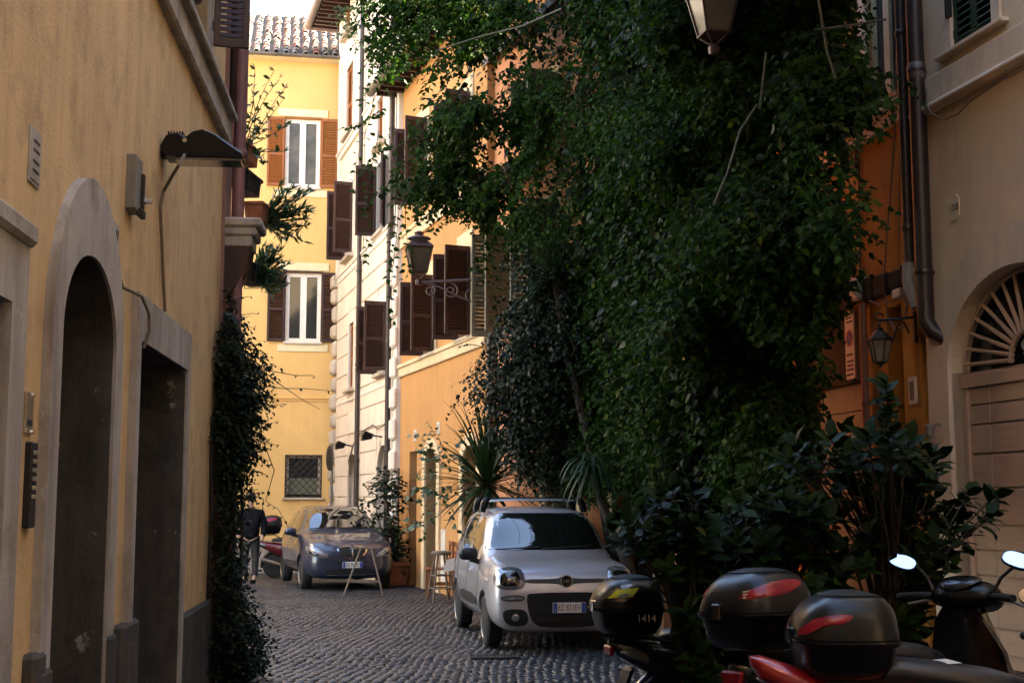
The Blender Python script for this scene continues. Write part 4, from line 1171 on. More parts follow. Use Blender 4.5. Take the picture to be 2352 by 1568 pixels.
def rr(p, f=.1):
    out = []
    for i in range(len(p)):
        a, b = p[i], p[(i + 1) % len(p)]
        out += [a] + [(a[0] + (b[0] - a[0]) * t, a[1] + (b[1] - a[1]) * t) for t in (f, .5, 1 - f)]
    return out
def patch(bvh, outline, view, off, m, name, parent, rings=6, bulge=0.0, rnd_it=2, mx=.06, thick=.02):
    """panel that follows the bodywork: outline is drawn on the front (x,z), a side (y,z) or the top (x,y)"""
    P = subdiv_poly(smooth_poly(outline, rnd_it) if rnd_it else outline, mx)
    cx = sum(p[0] for p in P) / len(P); cy = sum(p[1] for p in P) / len(P)
    n = len(P); vs, fs = [], []
    def hit(a, b):
        if view == 'front': o, d = Vector((a, -2, b)), Vector((0, 1, 0))
        elif view == 'back': o, d = Vector((a, 8, b)), Vector((0, -1, 0))
        elif view == 'right': o, d = Vector((3, a, b)), Vector((-1, 0, 0))
        elif view == 'left': o, d = Vector((-3, a, b)), Vector((1, 0, 0))
        else: o, d = Vector((a, b, 4)), Vector((0, 0, -1))
        r_ = bvh.ray_cast(o, d)
        if r_[0] is None: return None
        nn = r_[1] if r_[1].dot(d) < 0 else -r_[1]
        return r_[0], nn, d
    last = None
    for i in range(rings + 1):
        t = 1 - i / rings
        pts = P if i < rings else [(cx, cy)]
        for p in pts:
            a, b = (cx + (p[0] - cx) * t, cy + (p[1] - cy) * t) if i < rings else (cx, cy)
            h = hit(a, b)
            if h is None: h = last
            last = h
            vs.append(h[0] + h[1] * (off + bulge * (1 - t * t)))
    for i in range(rings - 1):
        for k in range(n):
            fs.append((i * n + k, i * n + (k + 1) % n, (i + 1) * n + (k + 1) % n, (i + 1) * n + k))
    for k in range(n): fs.append(((rings - 1) * n + k, (rings - 1) * n + (k + 1) % n, rings * n))
    base = len(vs)
    for p in P:
        h = hit(*p) or last
        vs.append(h[0] - h[1] * thick)
    for k in range(n): fs.append((k, (k + 1) % n, base + (k + 1) % n, base + k))
    q = MB(); q.add(vs, fs)
    return q.build(name, m, parent, True, 50)
def bvh_of(me): return BVHTree.FromPolygons([v.co.copy() for v in me.vertices], [tuple(p.vertices) for p in me.polygons])
def wheel(parent, c, r, w, side, m_rim, spokes=7, name='wheel'):
    """axis along x; side = -1 outer face towards -x"""
    q = MB(); q.lathe([(r * .66, -w / 2), (r * .93, -w / 2), (r, -w * .36), (r, w * .36), (r * .93, w / 2), (r * .66, w / 2), (r * .66, -w / 2)], 36, c, 'x')
    o = q.build(name, M['rubber'], parent, True, 40)
    x = c[0] + side * w * .36
    q = MB(); q.lathe([(r * .60, 0), (r * .68, side * .03), (r * .68, -side * .10), (r * .56, -side * .10), (r * .60, 0)], 32, (x, c[1], c[2]), 'x')
    q.lathe([(0, side * .018), (r * .12, side * .018), (r * .17, side * .0), (r * .17, -side * .04), (0, -side * .04)], 16, (x, c[1], c[2]), 'x')
    for k in range(spokes):
        a = 2 * math.pi * k / spokes
        ca, sa = math.cos(a), math.sin(a); ta, tb = -sa, ca
        vs = []
        for rr, hw in ((r * .14, r * .075), (r * .62, r * .11)):
            for xx in (x - side * .03, x + side * .008):
                for s_ in (-1, 1): vs.append((xx, c[1] + ca * rr + ta * hw * s_, c[2] + sa * rr + tb * hw * s_))
        q.add(vs, [(0, 1, 3, 2), (4, 6, 7, 5), (0, 4, 5, 1), (2, 3, 7, 6), (0, 2, 6, 4), (1, 5, 7, 3)])
    q.build('rim', m_rim, o, True, 30)
    q = MB(); q.lathe([(r * .64, -side * .02), (0, -side * .02)], 24, (x - side * .06, c[1], c[2]), 'x'); q.build('brake_disc', M['iron'], o)
    return o
def car_body(st, L, wheels, wr, m, parent, name='body'):
    rings = []
    for s in st:
        y, half = s[0], s[1]
        full = half + [(-x, z) for x, z in half[-2:0:-1]]
        rings.append([(x, y, z) for x, z in full])
    q = loft(rings)
    me = q.mesh(name, m)
    tmp = bpy.data.objects.new('tmp', me); COL.objects.link(tmp)
    sd = tmp.modifiers.new('s', 'SUBSURF'); sd.levels = 2; sd.render_levels = 2
    cut = []
    for (yy, zz) in wheels:
        for sx in (-1, 1):
            c = MB(); c.lathe([(wr, .0), (wr, .6)] if sx > 0 else [(wr, -.6), (wr, .0)], 40, (sx * .60 if sx > 0 else -.60, yy, zz), 'x')
            co = bpy.data.objects.new('cut', c.mesh('cut')); COL.objects.link(co)
            cut.append(co)
            b = tmp.modifiers.new('b', 'BOOLEAN'); b.operation = 'DIFFERENCE'; b.object = co; b.solver = 'EXACT'
    dg = bpy.context.evaluated_depsgraph_get()
    out = bpy.data.meshes.new_from_object(tmp.evaluated_get(dg))
    bpy.data.objects.remove(tmp)
    for co in cut: bpy.data.objects.remove(co)
    out.name = name
    out.polygons.foreach_set('use_smooth', [True] * len(out.polygons)); out.set_sharp_from_angle(angle=R(48))
    out.materials.clear(); out.materials.append(m)
    return link(name, out, parent), bvh_of(out)
def H(zb, wb, lo, mid, sh, zt):
    ws, zs = sh
    return [(0, zb), (wb * .6, zb), (wb, zb + .02), lo, mid, sh, (ws * .86, zs + (zt - zs) * .5), (ws * .64, zs + (zt - zs) * .8), (ws * .33, zs + (zt - zs) * .96), (0, zt)]
def G(zb, wb, lo, mid, sh, g, r_, zt):
    return [(0, zb), (wb * .6, zb), (wb, zb + .02), lo, mid, sh, g, r_, (r_[0] * .6, zt - (zt - r_[1]) * .25), (0, zt)]
def paint(name, col, metal, rough=.32):
    m, t, b = _new(name)
    f = _noise(t, 3.0, 5, .6)
    t.links.new(_ramp(t, f, [(.3, tuple(c * .93 for c in col)), (.7, col)]), b.inputs['Base Color'])
    b.inputs['Metallic'].default_value = metal
    t.links.new(_ramp(t, _noise(t, 7, 6), [(.3, (rough,) * 3), (.7, (rough + .12,) * 3)]), b.inputs['Roughness'])
    b.inputs['Coat Weight'].default_value = 1.0; b.inputs['Coat Roughness'].default_value = .03
    return m
M['silver'] = paint('silver_car_paint', (.46, .45, .48), .55, .36)
M['graphite'] = paint('blue_grey_car_paint', (.014, .020, .042), .0, .3)
M['car_glass'] = mat('car_glass', (.006, .007, .008), .015, coat=.8)
M['car_glass'].node_tree.nodes['Principled BSDF'].inputs['IOR'].default_value = 1.9
M['plate_white'] = mat('plate_white', (.62, .60, .54), .45)
M['plate_blue'] = mat('plate_blue', (.015, .05, .28), .4)
M['trim_black'] = mat('dark_bumper_plastic', (.012, .012, .013), .5)
M['amber'] = mat('amber_lens', (.5, .16, .02), .2)
M['red_lens'] = mat('red_lens', (.24, .004, .014), .22, spec=.5, var=.3, scale=14)
M['fog_lens'] = mat('fog_lamp_lens', (.30, .30, .30), .15, .5)

def headlight(bvh, outline, parent, inner):
    rim = patch(bvh, outline, 'front', .004, M['trim_black'], 'headlight', parent, 5)
    cx = sum(p[0] for p in outline) / len(outline); cz = sum(p[1] for p in outline) / len(outline)
    sh = lambda k: [(cx + (x - cx) * k, cz + (z - cz) * k) for x, z in outline]
    patch(bvh, sh(.95), 'front', .008, M['lamp_glass'], 'lens', rim, 6, .02)
    patch(bvh, [(cx + inner[0] + (x - cx) * inner[2], cz + inner[1] + (z - cz) * inner[2]) for x, z in outline], 'front', .027, mat('reflector_bowl', (.10, .09, .08), .1, .9, .5, 25), 'reflector', rim, 4, .01)
    return rim
def number_plate(parent, s, loc, rot=(0, 0, 0)):
    q = MB(); q.cbox(-.18, .18, -.006, .006, -.055, .055, .003); o = q.build('number_plate', M['plate_white'], parent, loc=loc, rot=rot)
    for sx in (-1, 1):
        q = MB(); q.box(sx * .155 - .022, sx * .155 + .022, -.0075, -.006, -.052, .052); q.build('plate_band', M['plate_blue'], o)
    text('I', .035, M['plate_white'], o, (-.155, -.0085, -.03), name='country_letter')
    tx = text(s, .088, M['ink'], o, (0, -.0075, 0), name='registration'); tx.scale = (.245 / max(.01, tx.dimensions.x), 1, 1)
    return o
def mirror_unit(parent, side, c, m):
    q = loft_z([(-.07, 0, .03, .06), (-.055, 0, .06, .10), (.0, 0, .07, .115), (.05, 0, .06, .10), (.07, 0, .025, .05)], 18, 2.8)
    q.xf(Matrix.Translation(c) @ Matrix.Rotation(R(90), 4, 'Z'))
    o = q.build('door_mirror', m, parent, True, 60)
    q = MB(); q.tube([(c[0] - side * .02, c[1], c[2] - .06), (c[0] - side * .16, c[1] + .02, c[2] - .10)], .03, 8); q.build('mirror_arm', M['trim_black'], o, True)
    q = MB(); q.box(c[0] - .085, c[0] + .085, c[1] + .062, c[1] + .068, c[2] - .05, c[2] + .05); q.build('mirror_glass', M['mirror'], o)
    return o

# ---------------------------------------------------------------- silver city car
car = empty('city_car', (.592, 14.21, 0), R(9.9), 'silver compact car with black roof bars parked under the ivy', 'car')
st = [(.0, H(.36, .40, (.46, .40), (.50, .50), (.47, .60), .63)),
      (.025, H(.28, .54, (.62, .36), (.66, .50), (.63, .67), .71)),
      (.06, H(.22, .62, (.715, .34), (.745, .52), (.72, .80), .83)),
      (.14, H(.20, .67, (.77, .34), (.79, .54), (.765, .87), .90)),
      (.33, H(.20, .70, (.80, .36), (.815, .56), (.775, .91), .955)),
      (.62, H(.20, .70, (.805, .38), (.818, .58), (.765, .925), .985)),
      (.88, H(.20, .70, (.805, .38), (.82, .60), (.765, .95), 1.018)),
      (.98, G(.20, .70, (.805, .38), (.82, .60), (.77, .955), (.725, .99), (.56, 1.02), 1.07)),
      (1.20, G(.20, .70, (.805, .38), (.82, .60), (.775, .965), (.72, 1.06), (.615, 1.215), 1.30)),
      (1.41, G(.20, .70, (.805, .38), (.82, .60), (.775, .97), (.71, 1.16), (.615, 1.405), 1.487)),
      (1.58, G(.20, .70, (.805, .38), (.82, .60), (.775, .97), (.71, 1.21), (.61, 1.475), 1.528)),
      (2.2, G(.20, .70, (.805, .38), (.82, .60), (.775, .975), (.71, 1.23), (.605, 1.51), 1.552)),
      (2.9, G(.20, .70, (.805, .38), (.82, .62), (.775, .985), (.705, 1.23), (.60, 1.50), 1.54)),
      (3.32, G(.22, .70, (.80, .38), (.81, .62), (.765, .99), (.69, 1.22), (.585, 1.46), 1.50)),
      (3.50, G(.25, .66, (.77, .38), (.79, .62), (.74, .98), (.67, 1.18), (.56, 1.34), 1.38)),
      (3.60, G(.30, .60, (.72, .42), (.75, .62), (.70, .92), (.60, .99), (.45, 1.04), 1.06)),
      (3.65, G(.38, .5, (.58, .46), (.62, .62), (.58, .80), (.5, .84), (.4, .87), .88))]
WF, WB = .74, 3.04
body, bv = car_body(st, 3.65, [(WF, .29), (WB, .29)], .335, M['silver'], car)
q = MB(); q.box(-.60, .60, .35, 3.3, .22, .62); q.build('underbody', M['void'], car)
for y in (WF, WB):
    for sx in (-1, 1):
        wheel(car, (sx * .705, y, .288), .288, .17, sx, M['alloy'], 7)
patch(bv, rr([(-.715, 1.05), (.715, 1.05), (.61, 1.462), (-.61, 1.462)]), 'front', .004, M['car_glass'], 'windscreen', car, 10, 0, 1, .06)
for side, nm in ((-1, 'left'), (1, 'right')):
    patch(bv, [(1.22, 1.01), (1.62, 1.40), (1.98, 1.435), (2.02, 1.005)], nm, .004, M['car_glass'], 'side_window', car, 5, 0, 1, .08)
    patch(bv, [(2.08, 1.005), (2.05, 1.435), (2.72, 1.43), (2.80, 1.03)], nm, .004, M['car_glass'], 'side_window', car, 5, 0, 1, .08)
    patch(bv, [(2.90, 1.06), (2.88, 1.38), (3.15, 1.36), (3.2, 1.1)], nm, .004, M['car_glass'], 'side_window', car, 4, 0, 2, .08)
    patch(bv, [(1.22, .40), (1.22, .54), (2.6, .54), (2.6, .40)], nm, .012, M['trim_black'], 'rubbing_strip', car, 3, 0, 1, .1)
    for y in (1.86, 2.62):
        c = bv.ray_cast(Vector((side * 3, y, .90)), Vector((-side, 0, 0)))[0]
        q = MB(); q.cbox(c.x - .02, c.x + .02, y - .085, y + .085, .88, .92, .014); q.build('door_handle', M['silver'], car)
    for y in (1.15, 2.04, 2.86):
        pts = []
        for k in range(9):
            z = .36 + k * .075
            h = bv.ray_cast(Vector((side * 3, y + (.06 * k / 9 if y > 2.5 else 0), z)), Vector((-side, 0, 0)))[0]
            if h: pts.append(h + Vector((side * .0005, 0, 0)))
        if len(pts) > 2: q = MB(); q.tube(pts, .004, 4); q.build('door_seam', M['trim_black'], car)
    mirror_unit(car, side, Vector((side * .90, 1.22, 1.0)), M['trim_black'])
    headlight(bv, [(side * .455, .70), (side * .45, .82), (side * .50, .90), (side * .68, .895), (side * .765, .83), (side * .77, .71), (side * .70, .665), (side * .52, .668)], car, (0, -.005, .62))
    patch(bv, [(side * .46, .545), (side * .46, .615), (side * .71, .605), (side * .71, .545)], 'front', .006, M['trim_black'], 'light_pocket', car, 3, 0, 2)
    patch(bv, [(side * .475, .56), (side * .475, .60), (side * .695, .592), (side * .695, .56)], 'front', .012, M['fog_lens'], 'running_light', car, 3, 0, 2)
    patch(bv, [(side * .42, .30), (side * .43, .43), (side * .50, .47), (side * .66, .46), (side * .70, .42), (side * .66, .31), (side * .55, .28)], 'front', .006, M['trim_black'], 'fog_pocket', car, 4, 0, 2)
    patch(bv, [(side * .56 + .042 * math.cos(a), .375 + .042 * math.sin(a)) for a in [k * .785 for k in range(8)]], 'front', .014, M['fog_lens'], 'fog_lamp', car, 3, .01, 1)
    patch(bv, [(3.3, .78), (3.3, 1.1), (3.55, 1.1), (3.55, .8)], nm, .006, M['red_lens'], 'tail_lamp', car, 4)
patch(bv, [(-.47, .735), (-.47, .775), (-.10, .775), (-.05, .80), (.05, .80), (.10, .775), (.47, .775), (.47, .735), (.10, .73), (.05, .705), (-.05, .705), (-.10, .73)], 'front', .007, M['trim_black'], 'grille_bar', car, 3, 0, 1)
patch(bv, [(-.40, .635), (.40, .635), (.445, .60), (.42, .42), (.37, .32), (.27, .265), (-.27, .265), (-.37, .32), (-.42, .42), (-.445, .60)], 'front', .006, M['void'], 'lower_grille', car, 6, 0, 1)
def front_at(b, x, z): return b.ray_cast(Vector((x, -2, z)), Vector((0, 1, 0)))[0].y
fy = front_at(bv, 0, .753)
q = MB(); q.lathe([(.066, -.012), (.066, .02)], 28, (0, fy - .008, .753), 'y'); q.lathe([(.058, -.016), (0, -.016)], 28, (0, fy - .008, .753), 'y'); bd = q.build('badge', M['black_gloss'], car, True)
q = MB(); q.lathe([(.068, -.014), (.068, -.020), (.060, -.020), (.060, -.014)], 28, (0, fy - .008, .753), 'y'); q.build('badge_ring', M['chrome'], bd, True)
text('FIAT', .042, M['chrome'], bd, (0, fy - .028, .753), name='badge_letters')
number_plate(car, 'EZ 821EV', (.02, front_at(bv, 0, .47) - .022, .475))
for k in range(4):
    q = MB(); q.box(-.34, .34, front_at(bv, .3, .3 + k * .06) - .0085 if False else .0, .01, 0, .001)
# wipers
for a, b in (((-.62, 1.045), (-.12, 1.075)), ((-.10, 1.05), (.50, 1.085))):
    pts = []
    for k in range(9):
        x, z = a[0] + (b[0] - a[0]) * k / 8, a[1] + (b[1] - a[1]) * k / 8
        pts.append((x, front_at(bv, x, z) - .02, z + .012))
    q = MB(); q.tube(pts, .009, 6); q.build('wiper', M['trim_black'], car, True)
# bonnet shut-lines
for sx in (-1, 1):
    P = [bv.ray_cast(Vector((sx * (.60 + .05 * k / 7), .17 + .1 * k, 3)), Vector((0, 0, -1)))[0] + Vector((0, 0, .001)) for k in range(8)]
    q = MB(); q.tube(P, .0045, 4); q.build('bonnet_seam', M['trim_black'], car)
# roof bars
for y in (1.92, 2.5):
    q = MB(); q.tube([(-.60, y, 1.615), (-.3, y, 1.63), (.3, y, 1.63), (.60, y, 1.615)], .022, 8); bar = q.build('roof_bar', M['chrome'], car, True)
    for sx in (-1, 1):
        q = loft_z([(1.47, sx * .635, .035, .06), (1.53, sx * .625, .045, .055), (1.60, sx * .60, .05, .045), (1.645, sx * .57, .04, .035), (1.655, sx * .56, .02, .02)], 14, 2.8, y); q.build('bar_foot', M['black_plastic'], bar, True, 60)
pts = [(-.55, 1.70), (-.55, 2.3), (-.55, 3.1)]
for sx in (-1, 1):
    P = [bv.ray_cast(Vector((sx * .555, y, 3)), Vector((0, 0, -1)))[0] + Vector((0, 0, .002)) for y in (1.62, 1.9, 2.3, 2.7, 3.1)]
    q = MB(); q.tube(P, .008, 5); q.build('roof_channel', M['trim_black'], car)
patch(bv, [(-.52, 1.15), (.52, 1.15), (.47, 1.4), (-.47, 1.4)], 'back', .004, M['car_glass'], 'rear_window', car, 5, 0, 1, .1)

# ---------------------------------------------------------------- blue grey small hatchback at the end of the street
car = empty('small_hatchback', (-2.855, 23.58, -.01), R(17.8), 'dark blue grey small hatchback with shield grille at the street end', 'car')
st = [(.0, H(.34, .36, (.42, .38), (.46, .48), (.42, .60), .64)),
      (.03, H(.27, .50, (.58, .34), (.62, .48), (.58, .66), .715)),
      (.09, H(.22, .60, (.69, .34), (.72, .50), (.67, .72), .79)),
      (.20, H(.20, .66, (.765, .34), (.785, .54), (.73, .79), .86)),
      (.42, H(.20, .70, (.82, .36), (.835, .58), (.765, .87), .935)),
      (.72, H(.20, .72, (.835, .38), (.85, .62), (.785, .93), .995)),
      (.98, H(.20, .72, (.835, .38), (.85, .64), (.79, .965), 1.035)),
      (1.08, G(.20, .72, (.835, .38), (.85, .64), (.79, .97), (.74, 1.02), (.55, 1.065), 1.08)),
      (1.40, G(.20, .72, (.835, .38), (.85, .66), (.795, .985), (.72, 1.09), (.60, 1.235), 1.315)),
      (1.70, G(.20, .72, (.835, .38), (.85, .66), (.795, .99), (.70, 1.17), (.585, 1.385), 1.465)),
      (1.92, G(.20, .72, (.835, .38), (.85, .66), (.795, .995), (.695, 1.22), (.575, 1.46), 1.505)),
      (2.35, G(.20, .72, (.835, .38), (.85, .66), (.795, 1.0), (.69, 1.23), (.57, 1.475), 1.525)),
      (2.95, G(.20, .72, (.835, .38), (.85, .66), (.79, 1.01), (.68, 1.23), (.56, 1.455), 1.50)),
      (3.40, G(.22, .70, (.81, .40), (.83, .66), (.76, 1.01), (.65, 1.20), (.53, 1.38), 1.42)),
      (3.62, G(.26, .64, (.75, .42), (.78, .66), (.71, .98), (.60, 1.12), (.46, 1.2), 1.23)),
      (3.74, G(.32, .54, (.65, .44), (.68, .64), (.62, .88), (.52, .94), (.4, .98), 1.0)),
      (3.78, G(.40, .44, (.50, .48), (.54, .62), (.50, .78), (.42, .82), (.3, .84), .85))]
WF, WB = .78, 3.17
body, bv = car_body(st, 3.78, [(WF, .295), (WB, .295)], .34, M['graphite'], car)
q = MB(); q.box(-.60, .60, .4, 3.4, .22, .6); q.build('underbody', M['void'], car)
for y in (WF, WB):
    for sx in (-1, 1): wheel(car, (sx * .72, y, .293), .293, .18, sx, M['alloy'], 9)
patch(bv, rr([(-.73, 1.085), (.73, 1.085), (.585, 1.435), (-.585, 1.435)]), 'front', .004, M['car_glass'], 'windscreen', car, 10, 0, 1, .06)
for side, nm in ((-1, 'left'), (1, 'right')):
    patch(bv, [(1.35, 1.03), (1.75, 1.36), (2.15, 1.41), (2.30, 1.40), (2.30, 1.03)], nm, .004, M['car_glass'], 'side_window', car, 5, 0, 1, .08)
    patch(bv, [(2.38, 1.05), (2.38, 1.40), (3.0, 1.36), (3.12, 1.12)], nm, .004, M['car_glass'], 'side_window', car, 5, 0, 1, .08)
    mirror_unit(car, side, Vector((side * .92, 1.35, 1.03)), M['graphite'])
    c = bv.ray_cast(Vector((side * 3, 2.15, .88)), Vector((-side, 0, 0)))[0]
    q = MB(); q.cbox(c.x - .02, c.x + .02, 2.06, 2.24, .865, .9, .012); q.build('door_handle', M['graphite'], car)
    headlight(bv, [(side * .40, .60), (side * .52, .70), (side * .66, .78), (side * .77, .80), (side * .80, .74), (side * .77, .66), (side * .66, .60), (side * .5, .575)], car, (side * .04, -.012, .40))
    patch(bv, [(3.45, .75), (3.45, 1.05), (3.68, 1.0), (3.7, .78)], nm, .006, M['red_lens'], 'tail_lamp', car, 4)
shield = [(-.285, .765), (-.12, .795), (.12, .795), (.285, .765), (.26, .68), (.18, .595), (.0, .55), (-.18, .595), (-.26, .68)]
gr = patch(bv, shield, 'front', .010, M['chrome'], 'shield_grille', car, 4, 0, 1)
patch(bv, [(x * .88, .67 + (z - .67) * .85) for x, z in shield], 'front', .016, M['void'], 'grille_mesh', gr, 4, 0, 1)
patch(bv, [(-.012, .785), (.012, .785), (.01, .56), (-.01, .56)], 'front', .022, M['chrome'], 'grille_rib', gr, 2, 0, 0)
fy = front_at(bv, 0, .77)
q = MB(); q.lathe([(.04, -.01), (.04, .02)], 20, (0, fy - .02, .772), 'y'); q.lathe([(.034, -.012), (0, -.012)], 20, (0, fy - .02, .772), 'y'); q.build('badge', M['chrome'], gr, True)
patch(bv, [(-.44, .39), (.44, .39), (.50, .34), (.42, .275), (-.42, .275), (-.50, .34)], 'front', .006, M['void'], 'lower_grille', car, 3, 0, 1)
patch(bv, [(-.46, .298), (.46, .298), (.44, .284), (-.44, .284)], 'front', .012, M['chrome'], 'bumper_trim', car, 2, 0, 0)
patch(bv, [(-.30, .515), (.30, .515), (.30, .503), (-.30, .503)], 'front', .006, M['void'], 'bonnet_gap', car, 2, 0, 0)
number_plate(car, 'DZ 950ZC', (.0, front_at(bv, 0, .46) - .018, .462))
for a, b in (((-.60, 1.075), (-.12, 1.10)), ((-.08, 1.08), (.52, 1.105))):
    pts = []
    for k in range(9):
        x, z = a[0] + (b[0] - a[0]) * k / 8, a[1] + (b[1] - a[1]) * k / 8
        pts.append((x, front_at(bv, x, z) - .02, z + .012))
    q = MB(); q.tube(pts, .009, 6); q.build('wiper', M['trim_black'], car, True)
h = bv.ray_cast(Vector((.2, 3.1, 3)), Vector((0, 0, -1)))[0]
q = MB(); q.tube([h, h + Vector((0, .12, .32))], [.006, .003], 5); q.build('aerial', M['trim_black'], car)

# ---------------------------------------------------------------- scooters
M['lid_grey'] = mat('worn_grey_lid_panel', (.014, .0135, .0135), .5, spec=.3, var=.35, scale=9, bump=.05)
M['dark_red'] = paint('dark_red_paint', (.11, .004, .006), .2, .3)
def scooter(name, loc, yaw, label, m_body, group='scooters and motorbikes', box=True, box_x=-.32, box_z=.90, box_s=1.0, lens='red', rear_guard=None, seat_z=.80, mirrors=True, name_m='scooter', tail=0.0, lean=0.0):
    """heading +x, rear wheel under x = 0"""
    t = empty(name, loc, yaw, label, name_m, group)
    t.rotation_euler = (lean, 0, yaw)
    for x, nm in ((0, 'rear'), (1.30, 'front')):
        q = MB(); q.lathe([(.19, -.05), (.25, -.055), (.28, -.03), (.285, 0), (.28, .03), (.25, .055), (.19, .05), (.19, -.05)], 32, (x, 0, .285), 'y')
        w = q.build('wheel', M['rubber'], t, True, 50)
        q = MB(); q.lathe([(.195, -.04), (.205, .04), (.175, .04), (.175, -.04), (.195, -.04)], 28, (x, 0, .285), 'y'); q.lathe([(0, -.05), (.05, -.05), (.05, .05), (0, .05)], 12, (x, 0, .285), 'y')
        for k in range(6):
            a = 2 * math.pi * k / 6
            q.tube([(x + .04 * math.cos(a), 0, .285 + .04 * math.sin(a)), (x + .185 * math.cos(a), 0, .285 + .185 * math.sin(a))], .016, 5)
        q.build('rim', M['alloy'], w, True)
    # rear bodywork, seat, floor
    q = loft_x([(-.44, seat_z - .02 + tail, .03, .02), (-.40, seat_z - .04 + tail * .92, .07, .05), (-.25, seat_z - .09 + tail * .6, .115, .085), (0, seat_z - .17 + tail * .15, .145, .14), (.25, seat_z - .25, .16, .19), (.48, seat_z - .30, .15, .22), (.62, seat_z - .36, .12, .2), (.66, seat_z - .38, .06, .15)], 22, 2.4)
    q.build('rear_cowl', m_body, t, True, 60)
    q = loft_x([(-.10, seat_z + .01, .05, .015), (-.06, seat_z + .02, .12, .035), (.15, seat_z + .035, .15, .05), (.35, seat_z + .01, .155, .055), (.58, seat_z - .02, .13, .055), (.72, seat_z - .05, .08, .045), (.74, seat_z - .055, .03, .02)], 22, 2.8)
    q.build('seat', mat('black_vinyl_seat', (.02, .021, .025), .38, var=.2, scale=12, bump=.1), t, True, 60)
    q = MB(); q.cbox(.55, 1.02, -.17, .17, .27, .33, .02); q.build('footboard', M['black_plastic'], t)
    q = loft([[(x0 + .05 * math.cos(a * .5) ** 2, hw * math.sin(a * .5) * 1.0, z) for a in [(-3.0 + 6.0 * k / 10) for k in range(11)]] + [(x0 + .05 * math.cos(a * .5) ** 2 - .025, hw * math.sin(a * .5), z) for a in [(3.0 - 6.0 * k / 10) for k in range(11)]]
              for z, x0, hw in ((.28, .98, .15), (.42, 1.0, .20), (.6, 1.0, .23), (.78, .97, .22), (.92, .93, .15), (1.0, .92, .07))])
    q.build('leg_shield', m_body, t, True, 50)
    q = loft_x([(1.02, .62, .05, .10), (1.07, .62, .13, .22), (1.13, .60, .10, .16), (1.17, .58, .03, .06)], 18, 2.2); q.build('front_cowl', m_body, t, True, 60)
    # forks, mudguards
    q = MB()
    for sy in (-1, 1): q.tube([(1.30, sy * .075, .285), (1.16, sy * .075, .62), (1.02, sy * .04, .95)], .024, 8)
    q.build('fork', M['alloy'], t, True)
    def guard(x, a0, a1, r_, m_):
        q = MB(); vs, fs = [], []
        n = 16
        for k in range(n + 1):
            a = a0 + (a1 - a0) * k / n
            for yy, dr in ((-.075, -.03), (-.06, 0), (0, .012), (.06, 0), (.075, -.03)):
                vs.append((x + (r_ + dr) * math.cos(a), yy, .285 + (r_ + dr) * math.sin(a)))
        for k in range(n):
            for j in range(4): fs.append((k * 5 + j, k * 5 + j + 1, (k + 1) * 5 + j + 1, (k + 1) * 5 + j))
        q.add(vs, fs); o = q.build('mudguard', m_, t, True, 60)
        s = o.modifiers.new('thick', 'SOLIDIFY'); s.thickness = .006
    guard(1.30, R(10), R(170), .325, m_body)
    guard(0, R(35), R(190), .34 if rear_guard else .32, rear_guard or M['black_plastic'])
    # rear flap, lights, exhaust
    q = MB(); q.prism([(-.33, -.08, .60), (-.30, -.08, .62), (-.42, -.08, .30), (-.46, -.08, .28)], (0, .16, 0)); q.build('rear_flap', M['black_plastic'], t)
    q = MB(); q.cbox(-.455, -.425, -.07, .07, seat_z - .09, seat_z - .03, .01); q.build('tail_light', M['red_lens'], t)
    for sy in (-1, 1):
        q = loft_x([(-.40, seat_z - .06, .004, .006), (-.34, seat_z - .07, .025, .03), (-.24, seat_z - .10, .018, .03), (-.18, seat_z - .12, .004, .006)], 12, 2.0); q.xf(Matrix.Translation((0, sy * .105, 0))); q.build('rear_indicator', M['fog_lens'], t, True, 60)
    q = MB(); q.tube([(.35, -.14, .30), (.1, -.16, .30), (-.05, -.17, .34), (-.32, -.18, .42)], [.02, .03, .055, .05], 12); q.build('exhaust', M['alloy'], t, True)
    # handlebar
    q = loft_x([(.86, 1.02, .05, .03), (.90, 1.03, .16, .055), (.98, 1.04, .20, .07), (1.06, 1.02, .15, .07), (1.11, 1.0, .05, .03)], 22, 2.3); q.build('handlebar_cowl', M['black_plastic'], t, True, 60)
    q = loft_x([(.865, 1.06, .03, .01), (.89, 1.085, .10, .022), (.96, 1.11, .115, .02), (1.0, 1.11, .05, .01)], 18, 2.2); q.build('dashboard', M['black_gloss'], t, True, 60)
    q = loft_x([(1.06, 1.0, .09, .05), (1.11, .995, .075, .045), (1.135, .99, .03, .02)], 16, 2.2); q.build('headlight', M['lamp_glass'], t, True, 60)
    for sy in (-1, 1):
        q = MB(); q.tube([(.96, sy * .17, 1.03), (.92, sy * .26, 1.035), (.88, sy * .36, 1.03)], [.02, .018, .017], 10); b = q.build('grip', M['rubber'], t, True)
        q = MB(); q.tube([(.97, sy * .18, 1.02), (1.0, sy * .25, 1.01), (.95, sy * .36, .99)], .008, 6); q.build('lever', M['alloy'], b, True)
        if mirrors:
            c = Vector((.93, sy * .36, 1.20))
            tilt = Matrix.Translation(c) @ Matrix.Rotation(R(44), 4, 'Y') @ Matrix.Rotation(R(30), 4, 'Z')
            q = MB(); q.tube([(.95, sy * .19, 1.06), (.96, sy * .23, 1.12), (.97, sy * .30, 1.17), tilt @ Vector((.035, 0, -.01))], .008, 6); ms = q.build('mirror_stalk', M['iron'], t, True)
            q = loft([[(x, a * kx, b * kx) for a, b in sup(.072, .042, 24, 2.5)] for x, kx in ((0, 1), (.012, 1.04), (.03, .8), (.04, .3))]); q.xf(tilt); q.build('mirror_shell', M['black_plastic'], ms, True, 60)
            q = MB(); q.poly([(-.0025, a, b) for a, b in sup(.068, .038, 24, 2.5)]); q.xf(tilt); q.build('mirror_glass', M['mirror'], ms)
